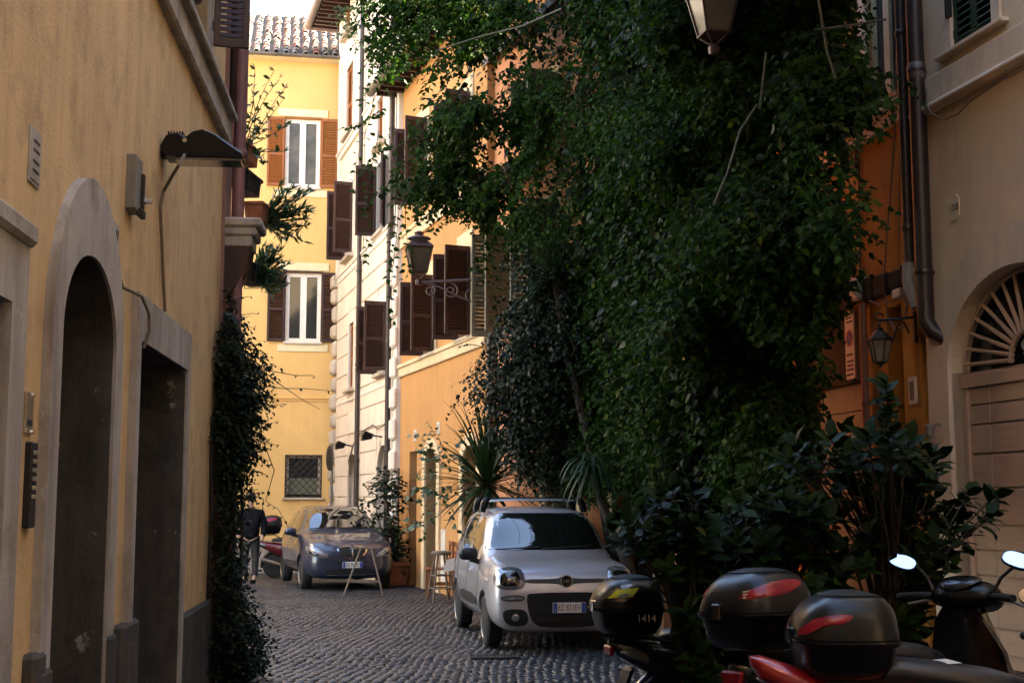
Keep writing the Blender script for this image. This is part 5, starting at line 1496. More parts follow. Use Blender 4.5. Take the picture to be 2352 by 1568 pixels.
    if box:
        q = MB()
        for sy in (-1, 1): q.tube([(box_x + .35, sy * .09, seat_z - .03), (box_x + .1, sy * .09, box_z - .02), (box_x - .12, sy * .09, box_z - .02)], .012, 6)
        q.build('rack', M['iron'], t, True)
        k = box_s
        B = Matrix.Translation((box_x, 0, box_z))
        q = loft_z([(.0, 0, .12 * k, .13 * k), (.01 * k, 0, .16 * k, .165 * k), (.06 * k, 0, .185 * k, .20 * k), (.13 * k, 0, .197 * k, .212 * k), (.135 * k, 0, .212 * k, .226 * k), (.15 * k, 0, .217 * k, .231 * k), (.158 * k, 0, .215 * k, .229 * k), (.16 * k, 0, .19 * k, .2 * k)], 40, 3.6)
        q.xf(B); bx_ = q.build('top_box', M['black_plastic'], t, True, 60)
        lid = [(.155 * k, 0, .20 * k, .214 * k), (.163 * k, 0, .212 * k, .226 * k), (.185 * k, .002, .210 * k, .224 * k), (.24 * k, .010 * k, .196 * k, .212 * k), (.285 * k, .020 * k, .172 * k, .19 * k), (.315 * k, .028 * k, .14 * k, .16 * k), (.322 * k, .03 * k, .128 * k, .148 * k), (.326 * k, .03 * k, .12 * k, .14 * k), (.342 * k, .03 * k, .06 * k, .075 * k), (.346 * k, .03 * k, .02 * k, .03 * k)]
        q = loft_z(lid, 40, 3.2); q.xf(B); lo_ = q.build('lid', mat('dusty_black_lid', (.006, .0058, .006), .28, spec=.3, var=.25, scale=8), bx_, True, 60)
        b2 = bvh_of(lo_.data)
        P = [(box_x - .06 * k, -.125 * k), (box_x + .13 * k, -.125 * k), (box_x + .155 * k, 0), (box_x + .13 * k, .125 * k), (box_x - .06 * k, .125 * k), (box_x - .10 * k, 0)]
        patch(b2, P, 'top', .004, M['lid_grey'], 'lid_panel', bx_, 5, 0, 1, .03, .006)
        lm = M['red_lens'] if lens != 'clear' else mat('smoky_clear_lens', (.16, .12, .08), .12, .3, .3, 9, coat=.6)
        def L2(outl, m_, nm, off=.003):     # outlines on the box sides, in box units
            return outl
        X, Z = box_x, box_z
        for nm, sg in (('front', -1), ('back', 1)):    # patch views use y as depth axis: 'front' looks along +y, i.e. the side facing -y
            if lens == 'corner':
                P = [(X - .208 * k, Z + .168 * k), (X - .195 * k, Z + .205 * k), (X - .14 * k, Z + .255 * k), (X + .0 * k, Z + .268 * k), (X - .03 * k, Z + .232 * k), (X - .13 * k, Z + .218 * k)]
            elif lens == 'red':
                P = [(X - .19 * k, Z + .215 * k), (X - .12 * k, Z + .225 * k), (X + .02 * k, Z + .24 * k), (X + .13 * k, Z + .285 * k), (X + .06 * k, Z + .30 * k), (X - .08 * k, Z + .285 * k), (X - .16 * k, Z + .25 * k)]
            else:
                P = [(X - .20 * k, Z + .20 * k), (X - .05 * k, Z + .205 * k), (X + .02 * k, Z + .29 * k), (X - .06 * k, Z + .305 * k), (X - .15 * k, Z + .265 * k)]
            patch(b2, P, nm, .003, lm, 'box_lens', bx_, 5, .002, 1, .03, .008)
        P = [(-.14 * k, Z + .21 * k), (-.12 * k, Z + .255 * k), (.12 * k, Z + .255 * k), (.14 * k, Z + .21 * k)]
        patch(b2, P, 'left', .003, lm, 'box_lens', bx_, 4, .002, 1, .03, .008) if False else None
        q = MB(); q.cbox(X - .222 * k, X - .20 * k, -.03 * k, .03 * k, Z + .13 * k, Z + .20 * k, .006); q.build('latch', M['chrome'] if lens == 'clear' else M['black_gloss'], bx_)
        t['_bx'] = 1
        return t, bx_, b2
    return t, None, None

M['red_paint'] = paint('red_scooter_paint', (.30, .006, .010), .2, .25)
M['blue_paint'] = paint('blue_scooter_paint', (.006, .022, .12), .3, .25)
M['black_paint'] = paint('black_scooter_paint', (.012, .012, .014), .2, .25)
sA, bxA, bvA = scooter('scooter', (1.02, 8.25, 0), R(14), 'dark scooter with blue rear mudguard whose top box reads 1414', M['black_paint'], lens='clear', box_z=.82, box_x=-.32, box_s=1.02, rear_guard=M['blue_paint'], seat_z=.78)
sD, bxD, bvD = scooter('scooter', (1.48, 6.41, 0), R(28), 'black scooter with a large red lens on its rounded top box', M['black_paint'], box_z=.855, box_x=-.30, box_s=.98, seat_z=.80, lean=R(-3)); sD.scale = (1.1, 1.1, 1.1)
sC, bxC, bvC = scooter('scooter', (1.44, 5.60, 0), R(2), 'red scooter nearest the camera with black top box and dark seat', M['red_paint'], lens='corner', box_z=.905, box_x=-.05, box_s=1.02, seat_z=.90, tail=.09, )
p = at(630, 1318, 29.6)
sF, bxF, bvF = scooter('motorbike', (p.x + .02, 29.6, ground_z(29.6)), R(12), 'dark red motorbike with top box parked before the yellow house', M['dark_red'], box_z=.98, box_x=-.12, box_s=1.2, seat_z=.82, name_m='motorbike', mirrors=False)
# print on the blue scooter's box
Bz = .82
fy = bvh_of(bxA.data).ray_cast(Vector((-.30, -2, Bz + .11)), Vector((0, 1, 0)))[0].y
text('1414', .062, M['white'], bxA, (-.27, fy - .006, Bz + .105), (R(84), 0, 0), 'box_number')
M['sticker'] = mat('yellow_sticker', (.62, .60, .01), .5)
st_ = patch(bvA, [(-.49, Bz + .225), (-.36, Bz + .235), (-.31, Bz + .285), (-.44, Bz + .272)], 'front', .010, M['sticker'], 'sticker', bxA, 4, 0, 0, .03, .004)
hy = bvA.ray_cast(Vector((-.40, -2, Bz + .25)), Vector((0, 1, 0)))
text('telepass', .036, M['plate_blue'], st_, (-.395, hy[0].y - .013, Bz + .25), (R(58), R(-8), R(4)), 'sticker_lettering')
# small emblem on the black scooter's lid: a plain winged wedge
q = MB(); Bz = .855
c = bvD.ray_cast(Vector((-.46, -2, Bz + .235)), Vector((0, 1, 0)))
if c[0] is not None:
    cc = c[0] + c[1] * .004
    for k in range(3): q.poly([(cc.x - .02, cc.y - .002, cc.z + .012 - k * .012), (cc.x + .02 - .006 * k, cc.y - .003, cc.z + .016 - k * .012), (cc.x + .018 - .006 * k, cc.y - .003, cc.z + .010 - k * .012), (cc.x - .016, cc.y - .002, cc.z + .006 - k * .012)])
    q.build('emblem', M['chrome'], bxD)
# leaflet left on the red scooter's seat
p = at(2140, 1528, 5.62)
t = empty('paper_leaflet', (p.x, p.y, .955), R(8), 'printed paper leaflet lying on the dark seat of the red scooter', 'leaflet')
q = MB()
for k in range(6):
    x0, x1 = -.10 + .2 * k / 6, -.10 + .2 * (k + 1) / 6
    z0, z1 = -.006 * math.cos(k * .5), -.006 * math.cos((k + 1) * .5)
    q.prism([(x0, -.07, z0), (x1, -.07, z1), (x1, .07, z1), (x0, .07, z0)], (0, 0, .002))
q.build('sheet', M['plate_white'], t)
q = MB()
for k in range(9): q.box(-.08 + k * .017, -.07 + k * .017, -.055, -.035, .004, .0052)
q.box(-.08, .04, .0, .02, .004, .0052); q.build('print', M['ink'], t)
# ---------------------------------------------------------------- street lanterns on scrolled brackets
M['street_glass'] = mat('warm_frosted_glass', (.085, .068, .045), .35, var=.3, scale=4)
def street_lantern(root_p, lamp_p, size, label, group='street lanterns on brackets'):
    """bracket from the wall point root_p to the lamp standing at lamp_p"""
    t = empty('street_lantern', root_p, 0, label, 'lantern', group)
    d = Vector(lamp_p) - Vector(root_p)
    base = Vector((d.x, d.y, d.z))
    x, y, z = base
    s = size
    def ring4(r_, zz): return [(x + r_ * math.cos(a), y + r_ * math.sin(a), z + zz) for a in [math.pi / 4 + R(12) + k * math.pi / 2 for k in range(4)]]
    q = loft([ring4(.235 * s, .12 * s), ring4(.40 * s, .70 * s)]); g = q.build('glass', M['street_glass'], t)
    for k in range(4):
        a, b = ring4(.245 * s, .11 * s)[k], ring4(.41 * s, .71 * s)[k]
        q = MB(); q.tube([a, b], .016 * s + .004, 5); q.build('glazing_bar', M['iron_red'], t)
    q = loft([ring4(.44 * s, .69 * s), ring4(.46 * s, .72 * s), ring4(.44 * s, .745 * s), ring4(.30 * s, .85 * s), ring4(.29 * s, .86 * s)]); q.build('cap', M['iron_red'], t)
    q = loft([ring4(.25 * s, .86 * s), ring4(.25 * s, .94 * s)]); q.build('chimney_glass', M['lamp_glass'], t)
    q = MB(); q.lathe([(.30 * s, .94 * s), (.26 * s, .98 * s), (.12 * s, 1.02 * s), (.10 * s, 1.06 * s), (.13 * s, 1.09 * s), (.05 * s, 1.14 * s), (0, 1.15 * s)], 12, (x, y, z)); q.build('finial', M['iron_red'], t, True)
    q = loft([ring4(.27 * s, .09 * s), ring4(.27 * s, .125 * s), ring4(.2 * s, .125 * s)]); q.build('base', M['iron_red'], t)
    q = MB()
    for k in range(4):
        p = ring4(.22 * s, .09 * s)[k]; q.tube([p, (x + (p[0] - x) * .5, y + (p[1] - y) * .5, z + .0), (x, y, z - .06 * s)], .012, 5)
    q.lathe([(.05, -.08 * s - .08), (.06, -.08 * s - .06), (.06, -.08 * s), (.03, -.05 * s), (0, -.05 * s)], 8, (x, y, z)); q.build('cradle', M['iron_red'], t, True)
    zz = z - .08 * s - .04
    q = MB(); q.tube([(0, 0, zz), (x, y, zz)], .024, 8); q.tube([(0, 0, zz - .45), (0, 0, zz + .1)], .03, 8)
    q.build('arm', M['iron_red'], t, True)
    sp = []
    for c, r0, tn in ((.82, .10, 2.2), (.5, .13, 2.0), (.18, .19, 1.7)):
        q = MB(); pts = []
        for k in range(20):
            a = k / 19 * tn * math.pi * 2 / 1.4
            rr_ = r0 * (1 - .75 * k / 19)
            px = c * Vector((x, y)).length + rr_ * math.cos(a + math.pi * .5)
            u = Vector((x, y)).normalized()
            pts.append((u.x * px, u.y * px, zz - .04 - r0 + rr_ * math.sin(a + math.pi * .5)))
        q.tube(pts, .015, 6); q.build('scroll', M['iron_red'], t, True)
    q = MB(); q.tube([(0, 0, zz - .42), (x * .35, y * .35, zz - .28), (x * .7, y * .7, zz - .08), (x * .95, y * .95, zz)], .016, 6); q.build('brace', M['iron_red'], t, True)
    return t
s_, z_ = FO.sz(1112, 655)
rp = FO.o + FO.d * s_; rp.z = z_
lp = at(962, 636, 20.7); rp2 = at(1112, 655, 20.35)
street_lantern(rp2, lp, .66, 'iron street lantern on a scrolled bracket beside the brown shutters')
lp = at(1640, 96, 12.4)
wp_ = FR2.o + FR2.d * FR2.s_(1960, 150); wp_.z = lp.z
street_lantern(Vector((wp_.x, wp_.y, lp.z)), lp, .68, 'iron street lantern at the top edge in front of the dark ivy')

# ---------------------------------------------------------------- small street furniture
# folding trestle in front of the blue grey car
def bar_obj(pts, r, m, nm, parent, n=6):
    q = MB(); q.tube(pts, r, n); return q.build(nm, m, parent, True)
p = at(835, 1350, 22.6)
t = empty('folding_trestle', (p.x, 22.6, 0), R(6), 'spindly weathered folding trestle standing before the blue grey car', 'trestle')
for y, sgn in ((-.16, 1), (.16, -1)):
    for xa, xb in ((-.33, -.05), (.33, .12)):
        bar_obj([(xa, y * 1.6, .0), (xb, y * .3, .80)], .017, M['stool_wood'], 'leg', t)
q = MB(); q.cbox(-.24, .28, -.05, .05, .77, .81, .008); q.build('top', M['stool_wood'], t)
for y in (-.19, .19): bar_obj([(-.26, y, .22), (.27, y, .22)], .012, M['stool_wood'], 'stretcher', t)
# tall stool by the orange house
p = at(1000, 1370, 20.9)
t = empty('tall_stool', (p.x + .08, 21.0, 0), R(20), 'tall grey weathered stool with splayed legs near the orange house', 'stool')
q = MB(); q.lathe([(0, .74), (.15, .74), (.165, .755), (.165, .785), (.14, .80), (0, .80)], 18); q.build('seat', M['stool_wood'], t, True, 40)
for a in (45, 135, 225, 315):
    c, s_ = math.cos(R(a)), math.sin(R(a))
    bar_obj([(.26 * c, .26 * s_, 0), (.10 * c, .10 * s_, .75)], .017, M['stool_wood'], 'leg', t)
for z, r_ in ((.22, .225), (.42, .18)):
    for a in (45, 135, 225, 315):
        b = a + 90
        bar_obj([(r_ * math.cos(R(a)), r_ * math.sin(R(a)), z), (r_ * math.cos(R(b)), r_ * math.sin(R(b)), z)], .011, M['stool_wood'], 'stretcher', t)
# wooden chair
p = at(1005, 1345, 22.2)
t = empty('wooden_chair', (p.x + .04, 22.1, 0), R(-80), 'red brown wooden chair behind the silver car by the orange wall', 'chair')
for x in (-.2, .2):
    q = MB(); q.cbox(x - .02, x + .02, -.22, -.18, 0, .45, .004); q.build('leg', M['chair_wood'], t)
    q = MB(); q.cbox(x - .02, x + .02, .18, .22, 0, .92, .004); q.build('back_leg', M['chair_wood'], t)
    q = MB(); q.cbox(x - .012, x + .012, -.18, .18, .2, .23, .003); q.build('stretcher', M['chair_wood'], t)
q = MB(); q.cbox(-.23, .23, -.24, .2, .45, .48, .008); q.build('seat', M['chair_wood'], t)
for z in (.6, .72, .86):
    q = MB(); q.cbox(-.185, .185, .19, .21, z, z + .06, .004); q.build('back_slat', M['chair_wood'], t)
# a sheet of paper on the stool side
p = at(1040, 1300, 20.8)
q = MB(); q.prism([(-.14, 0, 0), (.12, .02, .06), (.16, .04, .26), (-.08, .02, .2)], (0, .004, 0))
tag(q.build('paper_sheet', M['plate_white'], None, loc=(p.x - .02, p.y, p.z - .1)), 'crumpled white paper propped behind the silver car', 'paper')
# round sign seen edge-on
p = at(761, 1160, 30.6)
t = empty('sign_post', (p.x, 30.6, ground_z(30.6)), R(0), 'grey post with a round traffic sign seen edge-on by the boulder corner', 'sign')
zt = at(760, 1020, 30.6).z - ground_z(30.6)
bar_obj([(0, 0, 0), (0, 0, zt + .02)], .03, M['pipe_grey'], 'post', t, 10)
q = MB(); q.lathe([(0, -.012), (.29, -.012), (.30, 0), (.29, .012), (0, .012)], 28, (-.055, 0, zt - .32), 'x'); q.xf(Matrix.Rotation(R(-9), 4, 'Z')); q.build('sign_disc', M['pipe_grey'], t, True, 30)
# street drain
p = at(1135, 1496, 13.75)
dz = empty('drain_grate', (p.x, 13.75, .012), R(8), 'dark iron drain grate set into the cobbles before the silver car', 'drain'); dz.scale = (.62, .62, 1)
q = MB(); q.cbox(-.42, .42, -.22, -.18, -.03, .012, .004); q.cbox(-.42, .42, .18, .22, -.03, .012, .004); q.cbox(-.42, -.38, -.18, .18, -.03, .012, .004); q.cbox(.38, .42, -.18, .18, -.03, .012, .004); q.build('frame', M['iron'], dz)
for k in range(13): q = MB(); q.cbox(-.36 + k * .057, -.33 + k * .057, -.18, .18, -.03, .009, .003); q.build('grate_bar', M['iron'], dz)
q = MB(); q.box(-.38, .38, -.18, .18, -.036, -.031); q.build('pit', M['void'], dz)

# ---------------------------------------------------------------- pedestrian
p = at(573, 1331, 25.9)
per = empty('person', (p.x, 25.9, ground_z(25.9)), R(0), 'person in a dark jacket and grey trousers walking beyond the vine', 'person')
def skin_body(name, joints, edges, m, parent, sub=2, root=0):
    me = bpy.data.meshes.new(name)
    me.from_pydata([j[0] for j in joints], edges, [])
    o = link(name + '_tmp', me)
    o.modifiers.new('skin', 'SKIN'); sk = me.skin_vertices[0].data
    for k, j in enumerate(joints):
        r_ = j[1] if isinstance(j[1], tuple) else (j[1], j[1]); sk[k].radius = r_
    sk[root].use_root = True
    s = o.modifiers.new('sub', 'SUBSURF'); s.levels = sub; s.render_levels = sub
    out = bpy.data.meshes.new_from_object(o.evaluated_get(bpy.context.evaluated_depsgraph_get()))
    bpy.data.objects.remove(o)
    out.materials.clear(); out.materials.append(m)
    out.polygons.foreach_set('use_smooth', [True] * len(out.polygons))
    return link(name, out, parent)
J = [((0, 0, .92), (.12, .09)), ((0, .01, 1.12), (.13, .10)), ((0, .02, 1.30), (.17, .115)), ((0, .01, 1.42), (.10, .08)), ((0, -.01, 1.50), .055), ((0, -.03, 1.60), (.075, .09)), ((0, -.02, 1.69), (.07, .085)),
     ((-.19, .02, 1.37), .065), ((-.26, .04, 1.12), .05), ((-.24, -.06, .90), .04), ((-.23, -.09, .82), .035), ((.19, .02, 1.37), .065), ((.26, .02, 1.12), .05), ((.25, -.08, .90), .04), ((.24, -.11, .82), .035),
     ((-.09, 0, .84), .075), ((-.10, -.05, .48), .05), ((-.10, .05, .14), .04), ((-.10, .0, .07), .03), ((-.10, -.05, .05), .025),
     ((.09, 0, .84), .075), ((.10, .02, .48), .05), ((.11, -.08, .14), .04), ((.11, -.13, .07), .03), ((.11, -.18, .05), .025)]
E = [(0, 1), (1, 2), (2, 3), (3, 4), (4, 5), (5, 6), (2, 7), (7, 8), (8, 9), (9, 10), (2, 11), (11, 12), (12, 13), (13, 14), (0, 15), (15, 16), (16, 17), (17, 18), (18, 19), (0, 20), (20, 21), (21, 22), (22, 23), (23, 24)]
skin_body('body', J, E, mat('skin', (.42, .25, .17), .5), per)
M['jacket'] = mat('dark_jacket', (.004, .0045, .007), .85, spec=.15, var=.3, scale=10); M['trousers'] = mat('grey_trousers', (.05, .046, .043), .9, spec=.15, var=.3, scale=12)
JJ = [((0, .01, .80), (.20, .15)), ((0, .01, 1.10), (.19, .145)), ((0, .02, 1.30), (.21, .15)), ((0, .015, 1.44), (.10, .09)), ((-.20, .02, 1.37), .09), ((-.27, .04, 1.12), .075), ((-.25, -.05, .90), .06), ((.20, .02, 1.37), .09), ((.27, .02, 1.12), .075), ((.26, -.07, .90), .06)]
skin_body('jacket', JJ, [(0, 1), (1, 2), (2, 3), (2, 4), (4, 5), (5, 6), (2, 7), (7, 8), (8, 9)], M['jacket'], per)
skin_body('trousers', [((0, 0, .96), (.165, .125)), ((-.095, 0, .80), .115), ((-.10, -.05, .48), .08), ((-.10, .05, .12), .065), ((.095, 0, .80), .115), ((.10, .02, .48), .08), ((.11, -.07, .12), .065)], [(0, 1), (1, 2), (2, 3), (0, 4), (4, 5), (5, 6)], M['trousers'], per)
q = loft_z([(1.60, 0, .075, .085), (1.66, 0, .098, .112), (1.73, 0, .09, .105), (1.78, 0, .05, .06), (1.79, 0, .01, .01)], 16, 2.2, -.015); q.build('hair', mat('dark_hair', (.02, .014, .01), .6), per, True, 60)
for x, y in ((-.10, -.06), (.11, -.19)):
    q = loft([[(x + a, y + yy, .0 + b + .045) for a, b in sup(.05 * k, .045, 12, 3)] for yy, k in ((-.13, .5), (-.09, .95), (.0, 1), (.08, .8), (.10, .5))]); q.build('shoe', M['black_plastic'], per, True, 60)
# ---------------------------------------------------------------- plants
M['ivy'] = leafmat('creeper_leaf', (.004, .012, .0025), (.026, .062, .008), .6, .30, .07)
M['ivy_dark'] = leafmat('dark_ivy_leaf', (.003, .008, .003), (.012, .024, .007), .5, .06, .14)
M['glossy'] = leafmat('glossy_shrub_leaf', (.003, .010, .0025), (.015, .035, .007), .40, .05, .06)
M['sparse'] = leafmat('pot_plant_leaf', (.025, .06, .018), (.07, .13, .035), .4, .2)
M['yucca'] = leafmat('yucca_blade', (.008, .024, .007), (.030, .062, .018), .45, .1, .2)
M['spiky'] = leafmat('succulent_leaf', (.03, .075, .03), (.06, .13, .05), .45, .1)
def leaf_shape(kind):
    if kind == 'ivy': V = [(0, 0, 0), (-.34, .30, .06), (0, .38, -.02), (.34, .30, .06), (-.22, .66, .02), (.22, .66, .02), (0, 1, -.10)]; Fc = [(0, 2, 1), (0, 3, 2), (1, 2, 4), (2, 3, 5), (4, 2, 6), (2, 5, 6)]
    elif kind == 'oval': V = [(0, 0, 0), (-.20, .30, .05), (0, .32, -.0), (.20, .30, .05), (-.19, .66, .02), (0, .68, -.03), (.19, .66, .02), (0, 1, -.13)]; Fc = [(0, 2, 1), (0, 3, 2), (1, 2, 5, 4), (2, 3, 6, 5), (4, 5, 7), (5, 6, 7)]
    else: V = [(-.05, 0, 0), (.05, 0, 0), (-.075, .4, .02), (.075, .4, .02), (0, .4, -.015), (0, 1, .10)]; Fc = [(0, 1, 4), (0, 4, 2), (1, 3, 4), (2, 4, 5), (4, 3, 5)]
    return V, Fc
def frame_of(dirv, nrm):
    y = dirv.normalized(); x = y.cross(nrm)
    x = x.normalized() if x.length > 1e-5 else y.orthogonal().normalized()
    z = x.cross(y)
    return Matrix((x, y, z)).transposed()
def foliage(parent, leaves, kind, m, n_single=300, part='leaf'):
    """leaves: (pos, direction, normal, size, width); the ones nearest the camera are leaf parts, the rest one mass"""
    V, Fc = leaf_shape(kind)
    leaves.sort(key=lambda l: (l[0] - CAM).length / l[3])
    q = MB(); q.add(V, Fc)
    me = bpy.data.meshes.new(part); me.from_pydata(V, [], Fc); me.materials.append(m)
    me.polygons.foreach_set('use_smooth', [True] * len(me.polygons))
    vs, fs = [], []
    base = parent.matrix_basis.translation if parent is not None else Vector()
    for i, (p, d, n, s, w) in enumerate(leaves):
        Rm = frame_of(d, n)
        if i < n_single:
            o = bpy.data.objects.new(part, me); COL.objects.link(o); o.parent = parent
            o.matrix_local = Matrix.Translation(p - base) @ Rm.to_4x4() @ Matrix.Diagonal((s * w, s, s, 1))
        else:
            k = len(vs)
            for a, b, c in V: vs.append(p - base + Rm @ Vector((a * s * w, b * s, c * s)))
            fs.extend([tuple(j + k for j in f) for f in Fc])
    if fs:
        me = bpy.data.meshes.new('foliage'); me.from_pydata(vs, [], fs); me.materials.append(m)
        me.polygons.foreach_set('use_smooth', [True] * len(me.polygons))
        tag(link('foliage', me, parent), kind='stuff')
def inside(u, v, poly):
    c = False; j = len(poly) - 1
    for i in range(len(poly)):
        if (poly[i][1] > v) != (poly[j][1] > v) and u < (poly[j][0] - poly[i][0]) * (v - poly[i][1]) / (poly[j][1] - poly[i][1]) + poly[i][0]: c = not c
        j = i
    return c
def idw(u, v, ctrl):
    sw = sv = 0.0
    for a, b, y in ctrl:
        w = 1.0 / ((u - a) ** 2 + (v - b) ** 2 + 400); w *= w
        sw += w; sv += w * y
    return sv / sw
def rv(r_, k=1.0): return Vector((r_.gauss(0, k), r_.gauss(0, k), r_.gauss(0, k)))
def sprig(out, stems, r_, p, d, n_leaf, L, size, droop=.5, width=1.0):
    """a drooping shoot with alternate leaves"""
    pts = [p.copy()]; q = p.copy(); dd = d.normalized()
    for k in range(n_leaf):
        dd = (dd + Vector((0, 0, -droop * .25)) + rv(r_, .12)).normalized()
        q = q + dd * (L / n_leaf); pts.append(q.copy())
        side = dd.cross(Vector((0, 0, 1))); side = side.normalized() if side.length > .1 else rv(r_).normalized()
        ld = (side * (1 if k % 2 else -1) * .8 + dd * .5 + Vector((0, 0, -.35)) + rv(r_, .25)).normalized()
        nn = (Vector((-.25, -.5, .8)) + rv(r_, .5)).normalized()
        out.append((q, ld, nn, size * r_.uniform(.55, 1.35), width))
    if stems is not None: stems.append(pts)
def stems_obj(parent, stems, r_, m, name='stem', n=4):
    q = MB(); base = parent.matrix_basis.translation
    for pts in stems: q.tube([p - base for p in pts], [r_ * (1 - .6 * k / (len(pts) - 1)) for k in range(len(pts))], n, False)
    o = q.build(name, m, parent, True)
    return tag(o, kind='stuff') if len(stems) > 8 else o

# ---- the great creeper hanging over the right side
rg = random.Random(101)
creeper = empty('climbing_creeper', (2.35, 14.1, 0), 0, 'huge dark green creeper hanging over the salmon and orange houses', 'climber')
OUT = [(850, -80), (845, 60), (862, 130), (850, 230), (880, 260), (905, 340), (930, 420), (985, 470), (1040, 455), (1085, 480), (1120, 520), (1165, 540), (1200, 640), (1150, 740), (1110, 780), (1085, 870), (1090, 940), (1150, 985), (1210, 1075), (1290, 1125), (1420, 1110), (1560, 1135), (1700, 1150), (1850, 1080), (1870, 930), (1880, 800), (1905, 700), (1930, 600), (1980, 530), (1945, 430), (1925, 330), (2005, 250), (2025, 180), (1960, 110), (1960, 20), (1960, -80)]
CT = [(880, 60, 18.6), (900, 240, 18.6), (1000, 380, 18.4), (1050, 100, 18.0), (1150, 300, 17.6), (1120, 520, 18.2), (1250, 80, 17.2), (1260, 400, 17.0), (1350, 80, 16.9), (1350, 400, 16.8), (1450, 80, 15.8), (1440, 400, 15.7), (1500, 60, 13.4), (1500, 350, 13.0), (1640, 80, 13.6), (1700, 180, 12.9), (1700, 500, 12.0), (1900, 200, 11.0), (2030, 200, 10.8), (1950, 480, 11.2), (1880, 650, 11.8), (1600, 750, 12.6), (1300, 620, 17.0), (1370, 700, 16.6), (1180, 760, 16.8), (1120, 900, 17.0), (1330, 900, 16.8), (1300, 1000, 17.0), (1400, 1080, 16.4), (1550, 1000, 14.2), (1750, 950, 13.2), (1800, 1080, 13.0)]
lv, dk, stems = [], [], []
n = 0
while n < 12500:
    u, v = rg.uniform(840, 2070), rg.uniform(-80, 1150)
    if not inside(u, v, OUT): continue
    Y = idw(u, v, CT)
    c = at(u, v, Y)
    dens = noise.noise(c * .85) + .45 * noise.noise(c * 2.1)
    edge = min(inside(u + a, v + b, OUT) for a, b in ((40, 0), (-40, 0), (0, 40), (0, -40)))
    if not edge and rg.random() < .45: continue
    if dens < -.14 and rg.random() < .85: continue
    # gaps where wall shows through, upper left half
    if u < 1420 and v > 150 and v < 760 and noise.noise(c * 1.4 + Vector((9, 2, 5))) < -.2: n += .12; continue
    bul = 1.15 * noise.noise(c * .8 + Vector((3, 7, 1)))
    if u < 1450: bul *= .4
    dep = abs(rg.gauss(0, .5)) - bul
    if 1310 < u < 1470 and v < 470: dep = max(dep, .1) + .25
    p = at(u, v, Y + dep)
    if p.y > 20.45 - (p.x + .3) / .384 - .15 and p.x < 2.2 and p.y > 14.4: p.y = 20.45 - (p.x + .3) / .384 - rg.uniform(.15, .4)
    d = Vector((rg.gauss(-.25, .5), rg.gauss(-.45, .4), rg.gauss(-.45, .45)))
    front = dep < .35
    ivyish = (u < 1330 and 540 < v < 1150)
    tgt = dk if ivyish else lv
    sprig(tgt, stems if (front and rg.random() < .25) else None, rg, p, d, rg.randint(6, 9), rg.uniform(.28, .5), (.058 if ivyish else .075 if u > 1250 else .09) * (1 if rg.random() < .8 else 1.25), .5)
    n += 1
# denser middle, close to the wall
n = 0
while n < 3000:
    u, v = rg.uniform(1180, 1520), rg.uniform(150, 1080)
    if not inside(u, v, OUT): continue
    if u < 1310 and 230 < v < 470 and rg.random() < .8: continue
    p = at(u, v, idw(u, v, CT) + rg.uniform(-.35, .35))
    if p.y > 20.45 - (p.x + .3) / .384 - .1 and p.x < 2.2 and p.y > 14.4: p.y = 20.45 - (p.x + .3) / .384 - rg.uniform(.15, .5)
    sprig(dk if v > 540 and u < 1340 else lv, stems if rg.random() < .08 else None, rg, p, Vector((rg.gauss(-.2, .5), rg.gauss(-.4, .4), rg.gauss(-.5, .4))), rg.randint(6, 9), rg.uniform(.3, .5), .07, .5)
    n += 1
# inner leaves in the darker leaf colour, painting the creeper's shaded core
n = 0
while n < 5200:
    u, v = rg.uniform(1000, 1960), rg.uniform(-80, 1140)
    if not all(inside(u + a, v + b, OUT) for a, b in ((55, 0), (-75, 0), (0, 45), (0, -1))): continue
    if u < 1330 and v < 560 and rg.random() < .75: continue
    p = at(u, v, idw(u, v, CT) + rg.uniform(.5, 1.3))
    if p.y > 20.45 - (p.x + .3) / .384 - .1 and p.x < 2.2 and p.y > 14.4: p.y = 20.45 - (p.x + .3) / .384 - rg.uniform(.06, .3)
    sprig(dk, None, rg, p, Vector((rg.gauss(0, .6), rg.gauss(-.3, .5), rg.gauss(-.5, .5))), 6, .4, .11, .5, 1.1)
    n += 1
# unseen canopy of creeper leaves, added above the picture to shade the corner
n = 0
while n < 2200:
    p = Vector((rg.uniform(1.2, 3.5), rg.uniform(10.2, 14.6), rg.uniform(6.9, 8.9)))
    v_ = PCY - FOC * math.tan(math.atan2(p.z - CAMZ, p.y) - PITCH)
    if v_ > -90 or noise.noise(p * .7) < -.3: continue
    sprig(dk, None, rg, p, Vector((rg.gauss(0, .6), rg.gauss(-.3, .5), rg.gauss(-.5, .5))), 6, .45, .12, .5, 1.1)
    n += 1
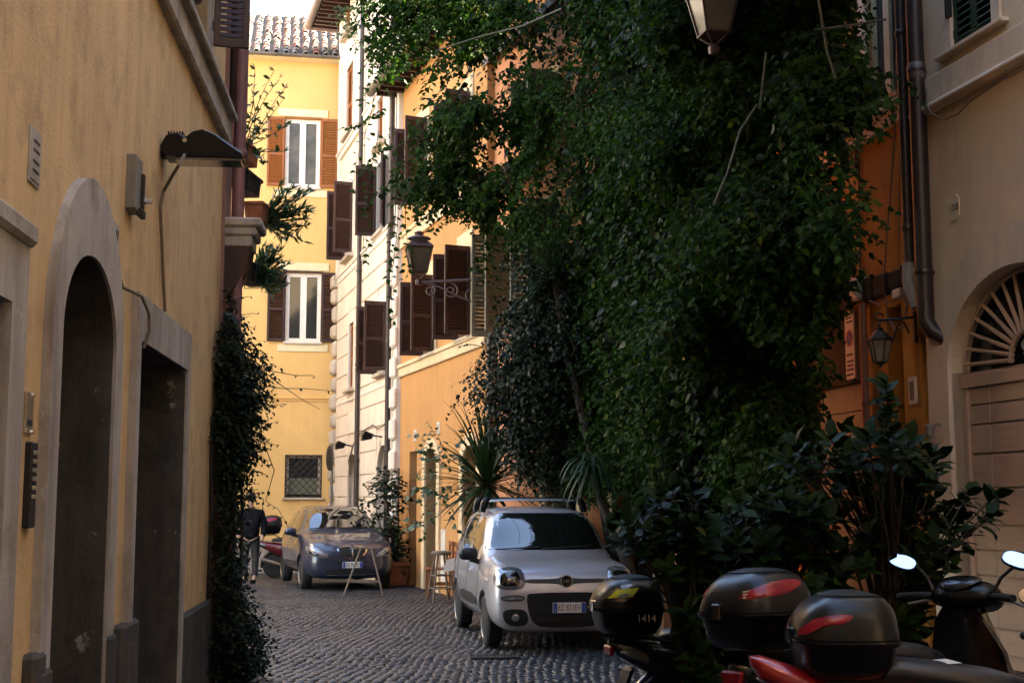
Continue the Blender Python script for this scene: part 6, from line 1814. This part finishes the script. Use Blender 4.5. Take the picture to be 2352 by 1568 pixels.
# hanging strands at the left fringe and right edge
def strand(u0, v0, u1, v1, Y, nl, size, tgt, wig=14):
    pts = []
    for k in range(nl + 1):
        t = k / nl
        pts.append(at(u0 + (u1 - u0) * t + wig * math.sin(t * 5 + u0) * t, v0 + (v1 - v0) * t, Y + .12 * math.sin(t * 4 + v0)))
    stems.append(pts)
    for k in range(1, len(pts)):
        for s_ in range(2):
            dd = (pts[k] - pts[k - 1]).normalized()
            ld = (Vector((1 if (k + s_) % 2 else -1, -.3, -.5)) + rv(rg, .35)).normalized()
            tgt.append((pts[k] + rv(rg, .02), ld, (Vector((-.2, -.7, .6)) + rv(rg, .35)).normalized(), size * rg.uniform(.7, 1.2), 1.0))
for a in ((862, 200, 815, 440, 14.9), (880, 250, 800, 300, 15), (870, 300, 825, 600, 15), (900, 330, 835, 395, 15), (905, 330, 905, 640, 15.1), (912, 400, 908, 735, 15.1), (940, 420, 925, 640, 15.2), (930, 360, 850, 480, 15),
          (990, 420, 950, 520, 15.3), (1080, 440, 1005, 535, 15.5), (1100, 440, 1050, 500, 15.6), (1080, 400, 1120, 640, 15.8), (1140, 480, 1135, 800, 16.2), (1170, 500, 1150, 720, 16.1), (1100, 380, 1060, 505, 15.4), (1150, 520, 1100, 620, 15.9), (860, 120, 835, 240, 15), (1020, 420, 1040, 470, 15.3),
          (1990, 250, 2065, 225, 10.7), (1960, 330, 2040, 300, 10.9), (1950, 420, 2025, 520, 11), (1920, 480, 2010, 560, 11), (1900, 560, 1950, 660, 11.3), (1880, 640, 1915, 740, 11.5), (1870, 720, 1880, 860, 11.6), (1930, 180, 2010, 60, 10.9), (1880, 600, 1890, 780, 11.4), (1960, 380, 2000, 470, 11)):
    strand(*a[:4], a[4] + (2.9 if a[0] < 1500 else 0), rg.randint(11, 17), .09 if a[0] < 1500 else .07, lv)
foliage(creeper, lv, 'ivy', M['ivy'], 300)
base_v = creeper.location
V0 = bpy.data.meshes.new('foliage')
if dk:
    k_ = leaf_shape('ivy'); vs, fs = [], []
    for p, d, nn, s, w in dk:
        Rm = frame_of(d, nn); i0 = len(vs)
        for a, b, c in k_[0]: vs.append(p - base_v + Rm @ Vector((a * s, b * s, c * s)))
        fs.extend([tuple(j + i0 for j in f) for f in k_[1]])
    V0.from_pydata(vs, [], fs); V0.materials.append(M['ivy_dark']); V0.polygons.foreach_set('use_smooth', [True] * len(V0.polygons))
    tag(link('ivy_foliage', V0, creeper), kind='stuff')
stems_obj(creeper, stems, .006, M['bark'], 'shoots')
# woody trunks and long bare runners
trk = MB(); B0 = creeper.location
def path(pts): return [Vector(p) - B0 for p in pts]
for pts, r0 in (([(2.35, 14.1, -.02), (2.5, 14.0, .9), (2.3, 13.8, 2.0), (2.6, 13.6, 3.2), (2.5, 13.2, 4.6), (2.0, 13.2, 6.0)], .085), ([(2.5, 14.2, -.02), (2.75, 14.1, 1.2), (2.9, 13.8, 2.4), (3.2, 13.2, 3.6), (3.3, 12.6, 5.0)], .06), ([(2.2, 14.2, -.02), (1.9, 14.2, 1.5), (1.5, 15.3, 3.0), (.85, 17.1, 4.2), (.2, 18.8, 5.4), (-.5, 20.0, 6.4)], .05)):
    q = MB(); q.tube(path(pts), [r0 * (1 - .12 * k) for k in range(len(pts))], 9); q.build('trunk', M['bark'], creeper, True)
q = MB()
for uu in (((1000, 118, 17.6), (1100, 85, 17.2), (1200, 60, 16.2), (1290, 20, 15.0)), ((1880, 0, 10.8), (1900, 120, 10.9), (1920, 180, 10.9)), ((1740, 240, 11.6), (1700, 300, 11.5), (1670, 400, 11.4), (1640, 470, 11.5)), ((1760, 120, 11.4), (1745, 250, 11.4)), ((1870, 70, 10.8), (1960, 58, 10.7), (2035, 45, 10.7))):
    q = MB(); q.tube([at(*w) - B0 for w in uu], .011, 6); q.build('runner', M['stem_green'], creeper, True)

# ---- dark ivy on the left wall
rg = random.Random(55)
OUTL = [(462, 690), (485, 700), (515, 755), (545, 785), (570, 800), (585, 850), (578, 930), (568, 1000), (556, 1045), (548, 1090), (528, 1160), (520, 1250), (530, 1330), (560, 1400), (585, 1450), (580, 1510), (550, 1560), (540, 1640), (478, 1640), (470, 1400), (462, 1200), (448, 1060), (443, 950), (447, 820)]
vine = empty('wall_ivy', (-2.62, 11.75, 0), 0, 'dark bushy ivy climbing the end of the ochre wall', 'climber')
lv, stems = [], []
n = 0
while n < 2900:
    u, v = rg.uniform(440, 630), rg.uniform(680, 1640)
    if not inside(u, v, OUTL): continue
    Y = 11.9 + .3 * noise.noise(Vector((u * .012, v * .012, 3)))
    p = at(u, v, Y)
    p.y += rg.uniform(-.35, .5)
    wx = -1.55 - .0977 * p.y + .05
    if p.x < wx: p.x = wx + rg.uniform(0, .06)
    thin = (1060 < v < 1260)
    if thin and rg.random() < .55: continue
    sprig(lv, stems if rg.random() < .2 else None, rg, p, Vector((rg.gauss(.5, .4), rg.gauss(-.3, .4), rg.gauss(-.2, .5))), rg.randint(4, 7), rg.uniform(.14, .28), .042, .5)
    n += 1
def tendril(pts, leafy, size=.04):
    P = [at(*w) for w in pts]
    stems.append(P)
    for k in range(1, len(P)):
        for s_ in range(leafy):
            t = rg.random(); q_ = P[k - 1].lerp(P[k], t)
            lv.append((q_, (Vector((rg.gauss(0, .6), -.3, -.6)) + rv(rg, .3)).normalized(), (Vector((-.2, -.6, .6)) + rv(rg, .4)).normalized(), size * rg.uniform(.6, 1.1), 1.0))
for _ in range(44):
    v0 = rg.uniform(790, 1150); u0 = rg.uniform(545, 585)
    L_ = rg.uniform(25, 75) * (1.25 if v0 < 960 else .9)
    pts = [(u0, v0, 11.9)]
    a = rg.uniform(-.5, .6)
    for k in range(6):
        a += rg.gauss(.12, .4); pts.append((pts[-1][0] + L_ / 5 * math.cos(a), pts[-1][1] + L_ / 5 * math.sin(a), 11.9 + rg.gauss(0, .05)))
    tendril(pts, 2 if v0 < 960 else 1, .038)
tendril([(610, 850, 11.9), (640, 855, 11.9), (680, 862, 11.9), (720, 862, 11.9), (722, 868, 11.9)], 1)
tendril([(600, 885, 11.9), (650, 892, 11.9), (700, 892, 11.9), (765, 898, 11.9)], 1)
tendril([(590, 840, 11.9), (640, 880, 11.9), (690, 915, 11.9), (735, 940, 11.9)], 0)
tendril([(460, 860, 11.6), (462, 780, 11.6), (464, 700, 11.6), (462, 655, 11.6)], 3, .05)
tendril([(600, 1000, 11.9), (630, 1080, 11.9), (610, 1150, 11.9), (640, 1170, 11.9), (660, 1205, 11.9)], 2, .045)
foliage(vine, lv, 'ivy', M['ivy_dark'], 300)
stems_obj(vine, stems, .005, M['bark'], 'shoots')
for k in range(5):
    P = [Vector((-2.70 + .03 * k, 11.6 + .12 * k, -.03))]
    for z in (.4, .9, 1.4, 1.9, 2.4): P.append(Vector((-2.66 + .035 * k + rg.gauss(0, .03), 11.6 + .12 * k + rg.gauss(0, .06), z)))
    q = MB(); q.tube([p - vine.location for p in P], [.022 - .002 * j for j in range(6)], 6); q.build('trunk', M['bark'], vine, True)

# ---- window boxes and their plants on the mauve house
def trough(p, L, m, label, rz=R(84)):
    t = empty('flower_trough', p, rz, label, 'planter', 'planters hung on the mauve house')
    q = loft([[(sx * L / 2 * k, sy * .09 * k, z) for sx, sy in ((-1, -1), (1, -1), (1, 1), (-1, 1))] for z, k in ((0, .86), (.17, 1.0))]); q.build('trough', m, t, bevel=.006)
    q = MB(); q.cbox(-L / 2 - .012, L / 2 + .012, -.105, .105, .15, .185, .006); q.build('rim', m, t)
    q = MB()
    for x in (-L * .3, L * .3): q.tube([(x, .12, .17), (x, .1, -.02), (x, -.1, -.02), (x, -.115, .17)], .007, 5)
    q.build('holder', M['iron'], t)
    return t
pR = at(556, 372, 12.9); trough(pR, .55, M['terracotta'], 'small terracotta trough under the leggy pot plant')
pB = at(560, 440, 12.7); trough(pB, .6, M['iron'], 'black slatted trough below the terracotta one')
pG = at(598, 515, 13.1); trough(pG, .5, M['terracotta'], 'reddish trough holding the larger spiky succulent')
pH = at(574, 652, 12.9); trough(pH, .5, M['iron'], 'dark trough holding the smaller spiky succulent at the bottom')
rg = random.Random(77)
t = empty('leggy_plant', pR + Vector((0, 0, .12)), 0, 'leggy pot plant with sparse leaves above the terracotta trough', 'plant')
lv, stems = [], []
for (tu, tv) in ((598, 160), (620, 165), (650, 185), (668, 205), (585, 205), (640, 230), (660, 290), (605, 260), (625, 300), (590, 300), (640, 350), (610, 380), (580, 340)):
    P = []
    tip = at(tu, tv, 12.9 + rg.gauss(0, .1)); b0 = pR + Vector((rg.gauss(.02, .04), rg.gauss(0, .1), .15))
    for k in range(9):
        f = k / 8; P.append(b0.lerp(tip, f) + Vector((.06 * math.sin(f * 3 + tu), .05 * math.cos(f * 4), 0)) * f)
    stems.append(P)
    for k in range(2, 9):
        for s_ in range(2 if k < 7 else 3):
            lv.append((P[k] + rv(rg, .01), (Vector((rg.gauss(0, .7), rg.gauss(-.2, .4), rg.gauss(.35, .4)))).normalized(), (Vector((0, -.5, .6)) + rv(rg, .4)).normalized(), rg.uniform(.05, .085), .95))
foliage(t, lv, 'oval', M['sparse'], 260); stems_obj(t, stems, .006, M['bark'])
for uc, vc, Y, R_, nm, lab in ((600, 512, 13.1, 135, 230, 'larger spiky green succulent bursting from the reddish trough'), (580, 640, 12.9, 88, 130, 'smaller spiky succulent below the larger one')):
    t = empty('spiky_succulent', at(uc, vc, Y), 0, lab, 'plant', 'spiky succulents on the mauve house')
    lv, stems = [], []
    nb = 36 if R_ > 80 else 18
    for b in range(nb):
        a = rg.uniform(-1.2, 1.0) if R_ > 80 else rg.uniform(-.9, 1.1)
        L_ = R_ * rg.uniform(.45, 1.0)
        P = [at(uc + L_ * f * math.cos(a), vc - 8 + L_ * f * math.sin(a) * .85 - 14 * f * f, Y + rg.gauss(0, .06) * f) for f in (0, .3, .6, .85, 1)]
        stems.append(P)
        for k in range(1, 5):
            for s_ in range(5):
                ld = ((P[k] - P[k - 1]).normalized() * .8 + rv(rg, .55) + Vector((0, 0, .25))).normalized()
                lv.append((P[k - 1].lerp(P[k], rg.random()), ld, rv(rg).normalized(), rg.uniform(.07, .11), 1.5))
    foliage(t, lv, 'blade', M['spiky'], 280); stems_obj(t, stems, .008, M['stem_green'])

# ---- yuccas
def yucca(root, head, nb, L, label, droop=.5, up=.4, seed=1, m=None, width=.05, side=None):
    r_ = random.Random(seed)
    t = empty('yucca', root, 0, label, 'yucca', 'yuccas beside the silver car')
    root, head = Vector(root), Vector(head)
    P = [root.lerp(head, k / 5) + Vector((.05 * math.sin(k), .04 * math.cos(k * 1.7), 0)) * (1 if 0 < k < 5 else 0) for k in range(6)]
    q = MB(); q.tube([p - root for p in P], [.075, .07, .06, .055, .05, .05], 9); q.build('trunk', M['bark'], t, True)
    for b in range(nb):
        az = r_.uniform(0, 2 * math.pi); el = r_.uniform(-.9 + up, .9 + up)
        if side is not None and r_.random() < .6: az = side + r_.gauss(0, .8)
        d = Vector((math.cos(az) * math.cos(el), math.sin(az) * math.cos(el), math.sin(el)))
        LL = L * r_.uniform(.7, 1.1)
        w = width * r_.uniform(.8, 1.15)
        pos = head - root + d * .03; vs, fs = [], []
        n = 5
        for k in range(n + 1):
            f = k / n
            dd = (d + Vector((0, 0, -droop * f * f * 1.6))).normalized()
            if k: pos = pos + dd * (LL / n)
            sd = dd.cross(Vector((0, 0, 1))); sd = sd.normalized() if sd.length > .05 else Vector((1, 0, 0))
            nn = sd.cross(dd)
            ww = w * (.55 + .9 * f if f < .35 else (1.0 - f) * 1.3) * .5 + .002
            vs += [pos - sd * ww, pos - nn * ww * .25, pos + sd * ww]
        for k in range(n): fs += [(3 * k, 3 * k + 1, 3 * k + 4, 3 * k + 3), (3 * k + 1, 3 * k + 2, 3 * k + 5, 3 * k + 4)]
        me = bpy.data.meshes.new('blade'); me.from_pydata([tuple(v) for v in vs], [], fs); me.materials.append(m or M['yucca']); me.polygons.foreach_set('use_smooth', [True] * len(fs))
        link('blade', me, t)
    return t
h1 = at(1118, 1115, 18.6); yucca((h1.x, h1.y, 0), h1, 120, 1.35, 'yucca with upright sword leaves left of the silver car', .35, .5, 3, width=.075)
h2 = at(1360, 1062, 15.1); yucca((1.55, 15.0, 0), h2, 80, .62, 'yucca whose drooping leaves hang over the windscreen of the silver car', 1.4, -.15, 5, width=.045)
h3 = at(1275, 640, 16.7); yucca((1.36, 15.9, 0), h3, 60, .75, 'tall yucca reaching up beside the grey green shutters', .45, .25, 8, width=.05, side=math.pi)

# ---- bushy plants by the orange house and in the corner
def bush(name, root, blobs, nshoot, size, kind, m, label, cat='plant', group=None, seed=1, shoot=.25, width=1.0, stem_r=.006, nl=(4, 6), droop=.35, trunk=True, single=300):
    """blobs: (u, v, Y, ru, rv) patches of crown measured on the photo grid, given depth by Y"""
    r_ = random.Random(seed)
    t = empty(name, root, 0, label, cat, group)
    root = Vector(root); lv, stems = [], []
    for (u, v, Y, ru, rv_, wgt) in blobs:
        c = at(u, v, Y)
        rm, rz = ru / FOC * Y, rv_ / FOC * Y
        if trunk:
            P = [root, root.lerp(c, .5) + Vector((r_.gauss(0, .05), r_.gauss(0, .05), .08)), c]
            q = MB(); q.tube([p - root for p in P], [stem_r * 2.6, stem_r * 2, stem_r], 6); q.build('branch', M['bark'], t, True)
        for k in range(int(nshoot * wgt)):
            o = rv(r_); o = o.normalized() * r_.random() ** .45
            p = c + Vector((o.x * rm, o.y * rm * .9, o.z * rz))
            d = (Vector((o.x, o.y, o.z * .6)) + Vector((0, -.2, .25)) + rv(r_, .3)).normalized()
            sprig(lv, stems if r_.random() < .5 else None, r_, p, d, r_.randint(*nl), shoot, size, droop, width)
    foliage(t, lv, kind, m, single)
    if stems: stems_obj(t, stems, stem_r * .7, M['bark'], 'twigs')
    return t
p = at(1048, 1330, 19.4)
bush('round_leaf_shrub', (p.x, 19.4, 0), [(1010, 1060, 19.4, 40, 45, 1), (985, 1130, 19.4, 35, 35, .8), (1030, 1150, 19.4, 40, 50, 1), (980, 1200, 19.4, 25, 22, .5), (1060, 1050, 19.5, 30, 40, .6), (1000, 1010, 19.4, 25, 15, .4)], 15, .09, 'ivy', M['sparse'], 'loose round-leaved shrub between the arched door and the yucca', seed=4, shoot=.25, trunk=False)
p = at(905, 1328, 25.0)
bush('potted_climber', (p.x, 25.0, .45), [(900, 1130, 25.0, 22, 35, .8), (890, 1190, 25.0, 30, 50, 1), (905, 1260, 25.0, 24, 45, 1), (860, 1150, 25.0, 30, 35, .35), (880, 1100, 25, 18, 18, .4)], 60, .085, 'ivy', M['ivy_dark'], 'narrow climber in a terracotta pot in the corner by the cream house', seed=6, shoot=.22)
t = empty('terracotta_pot', (p.x, 25.0, 0), R(20), 'square terracotta pot at the foot of the corner climber', 'pot')
q = loft([[(sx * k, sy * k, z) for sx, sy in ((-1, -1), (1, -1), (1, 1), (-1, 1))] for z, k in ((0, .19), (.36, .24), (.36, .265), (.44, .265), (.44, .22), (.38, .22))]); q.build('vessel', M['terracotta'], t, bevel=.01)
q = MB(); q.box(-.215, .215, -.215, .215, .36, .40); q.build('soil', M['bedding'], t)

pw = at(806, 70, 31.3)
bush('window_box_plant', (pw.x, 31.3, pw.z), [(802, 50, 31.3, 22, 26, 1), (788, 78, 31.3, 22, 10, .5), (818, 20, 31.3, 14, 14, .4)], 26, .13, 'oval', M['sparse'], 'small trailing plant at the topmost window of the cream house', seed=14, shoot=.3, trunk=False)
# ---- glossy shrubs behind the scooters
def whorl_shrub(root, tips, label, seed, size, n_leaf=(8, 11), pot=True, Ybase=None):
    r_ = random.Random(seed)
    t = empty('glossy_shrub', root, 0, label, 'shrub', 'glossy leaved shrubs behind the scooters')
    root = Vector(root); lv = []
    q = MB()
    for (u, v, Y) in tips:
        p = at(u, v, Y)
        mid = Vector((root.x * .72 + p.x * .28 + r_.gauss(0, .04), root.y * .72 + p.y * .28 + r_.gauss(0, .04), root.z + (p.z - root.z) * .62))
        q.tube([x - root for x in (root + Vector((0, 0, .1)), mid, p)], [.012, .008, .004], 5)
        ax = (p - mid).normalized(); ax = (ax + Vector((r_.gauss(0, .2), -.25, .5))).normalized()
        s1 = ax.orthogonal().normalized(); s2 = ax.cross(s1)
        n = r_.randint(*n_leaf)
        for k in range(n):
            a = 2.4 * k + r_.gauss(0, .2); f = k / n
            out = s1 * math.cos(a) + s2 * math.sin(a)
            d = (out * (1.0 - .35 * f) + ax * (.15 + .9 * f) + Vector((0, 0, -.28 * (1 - f)))).normalized()
            nn = (ax * .9 - out * .25 + rv(r_, .12)).normalized()
            lv.append((p - ax * (1 - f) * .11, d, nn, size * r_.uniform(.6, 1.2), r_.uniform(1.1, 1.5)))
    tag(q.build('branches', M['bark'], t, True), kind='stuff')
    foliage(t, lv, 'oval', M['glossy'], 300)
    return t
rg = random.Random(9)
def scatter(poly, n, Y0, Y1, mind=20):
    out = []
    us = [p[0] for p in poly]; vs = [p[1] for p in poly]; tries = 0
    while len(out) < n and tries < 20000:
        tries += 1
        u, v = rg.uniform(min(us), max(us)), rg.uniform(min(vs), max(vs))
        if inside(u, v, poly) and all((u - a) ** 2 + ((v - b) * 1.1) ** 2 > mind ** 2 for a, b, _ in out): out.append((u, v, rg.uniform(Y0, Y1)))
    return out
SA = scatter([(1400, 1215), (1450, 1180), (1520, 1130), (1570, 1100), (1610, 1130), (1640, 1240), (1650, 1400), (1640, 1560), (1600, 1700), (1590, 1700), (1570, 1480), (1555, 1340), (1470, 1250)], 105, 7.3, 7.9, 17)
pa = at(1580, 1560, 7.6); whorl_shrub((pa.x, 7.6, .42), SA, 'glossy shrub left of the red lens top box beside the silver car', 1, .125)
SB = scatter([(1640, 1160), (1700, 1120), (1780, 1120), (1850, 1140), (1920, 1130), (1960, 1180), (1960, 1300), (1900, 1420), (1860, 1500), (1760, 1500), (1650, 1400), (1620, 1250)], 130, 7.5, 8.3, 17)
pb = at(1790, 1560, 7.9); whorl_shrub((pb.x, 7.9, .42), SB, 'broad glossy shrub in the middle behind the two top boxes', 2, .13)
SC = scatter([(1770, 1030), (1880, 1010), (1960, 970), (2000, 980), (2090, 990), (2150, 1040), (2170, 1110), (2290, 1120), (2330, 1180), (2230, 1210), (2200, 1310), (2130, 1400), (2120, 1560), (2060, 1560), (2040, 1350), (1970, 1280), (1960, 1120), (1820, 1080)], 110, 7.55, 8.4, 20)
SC += [(2035, 880, 7.3), (2040, 920, 7.32), (2038, 960, 7.3), (2040, 1000, 7.3), (1990, 1000, 7.3), (2085, 1010, 7.3)]
pcx = at(2050, 1560, 7.9); whorl_shrub((pcx.x, 7.9, .42), SC, 'tall glossy shrub with an upright shoot before the beige portal', 3, .13)
def big_pot(x, y, label, rz, m):
    t = empty('plant_tub', (x, y, 0), rz, label, 'pot', 'tubs of the glossy shrubs')
    q = loft([[(sx * k, sy * k, z) for sx, sy in ((-1, -1), (1, -1), (1, 1), (-1, 1))] for z, k in ((0, .20), (.42, .24), (.42, .26), (.50, .26), (.50, .22), (.44, .22))]); q.build('vessel', m, t, bevel=.01)
    q = MB(); q.box(-.21, .21, -.21, .21, .42, .455); q.build('soil', M['bedding'], t)
big_pot(pa.x, 7.6, 'grey tub under the leftmost glossy shrub', R(10), M['stone']); big_pot(pb.x, 7.9, 'terracotta tub under the middle glossy shrub', R(-6), M['terracotta']); big_pot(pcx.x, 7.9, 'terracotta tub under the glossy shrub by the beige portal', R(14), M['terracotta'])

# ---- fallen leaves on the cobbles
rg = random.Random(31); vs, fs = [], []
V, Fc = leaf_shape('ivy')
for k in range(260):
    u, v = rg.uniform(760, 1500), rg.uniform(1400, 1600)
    d = ray(u, v); p = CAM + d * (-CAMZ / d.z)
    if p.y > 16: continue
    Rm = Matrix.Rotation(rg.uniform(0, 6.28), 3, 'Z') @ Matrix.Rotation(rg.gauss(0, .3), 3, 'X'); s = rg.uniform(.02, .05); i0 = len(vs)
    for a, b, c in V: vs.append(Vector((p.x, p.y, .018)) + Rm @ Vector((a * s, b * s, c * s)))
    fs.extend([tuple(j + i0 for j in f) for f in Fc])
me = bpy.data.meshes.new('fallen_leaves'); me.from_pydata(vs, [], fs); me.materials.append(leafmat('dry_leaf', (.10, .07, .02), (.22, .17, .05), .7, .0))
tag(link('fallen_leaves', me), 'small dry leaves scattered over the cobbles before the silver car', 'leaves', kind='stuff')
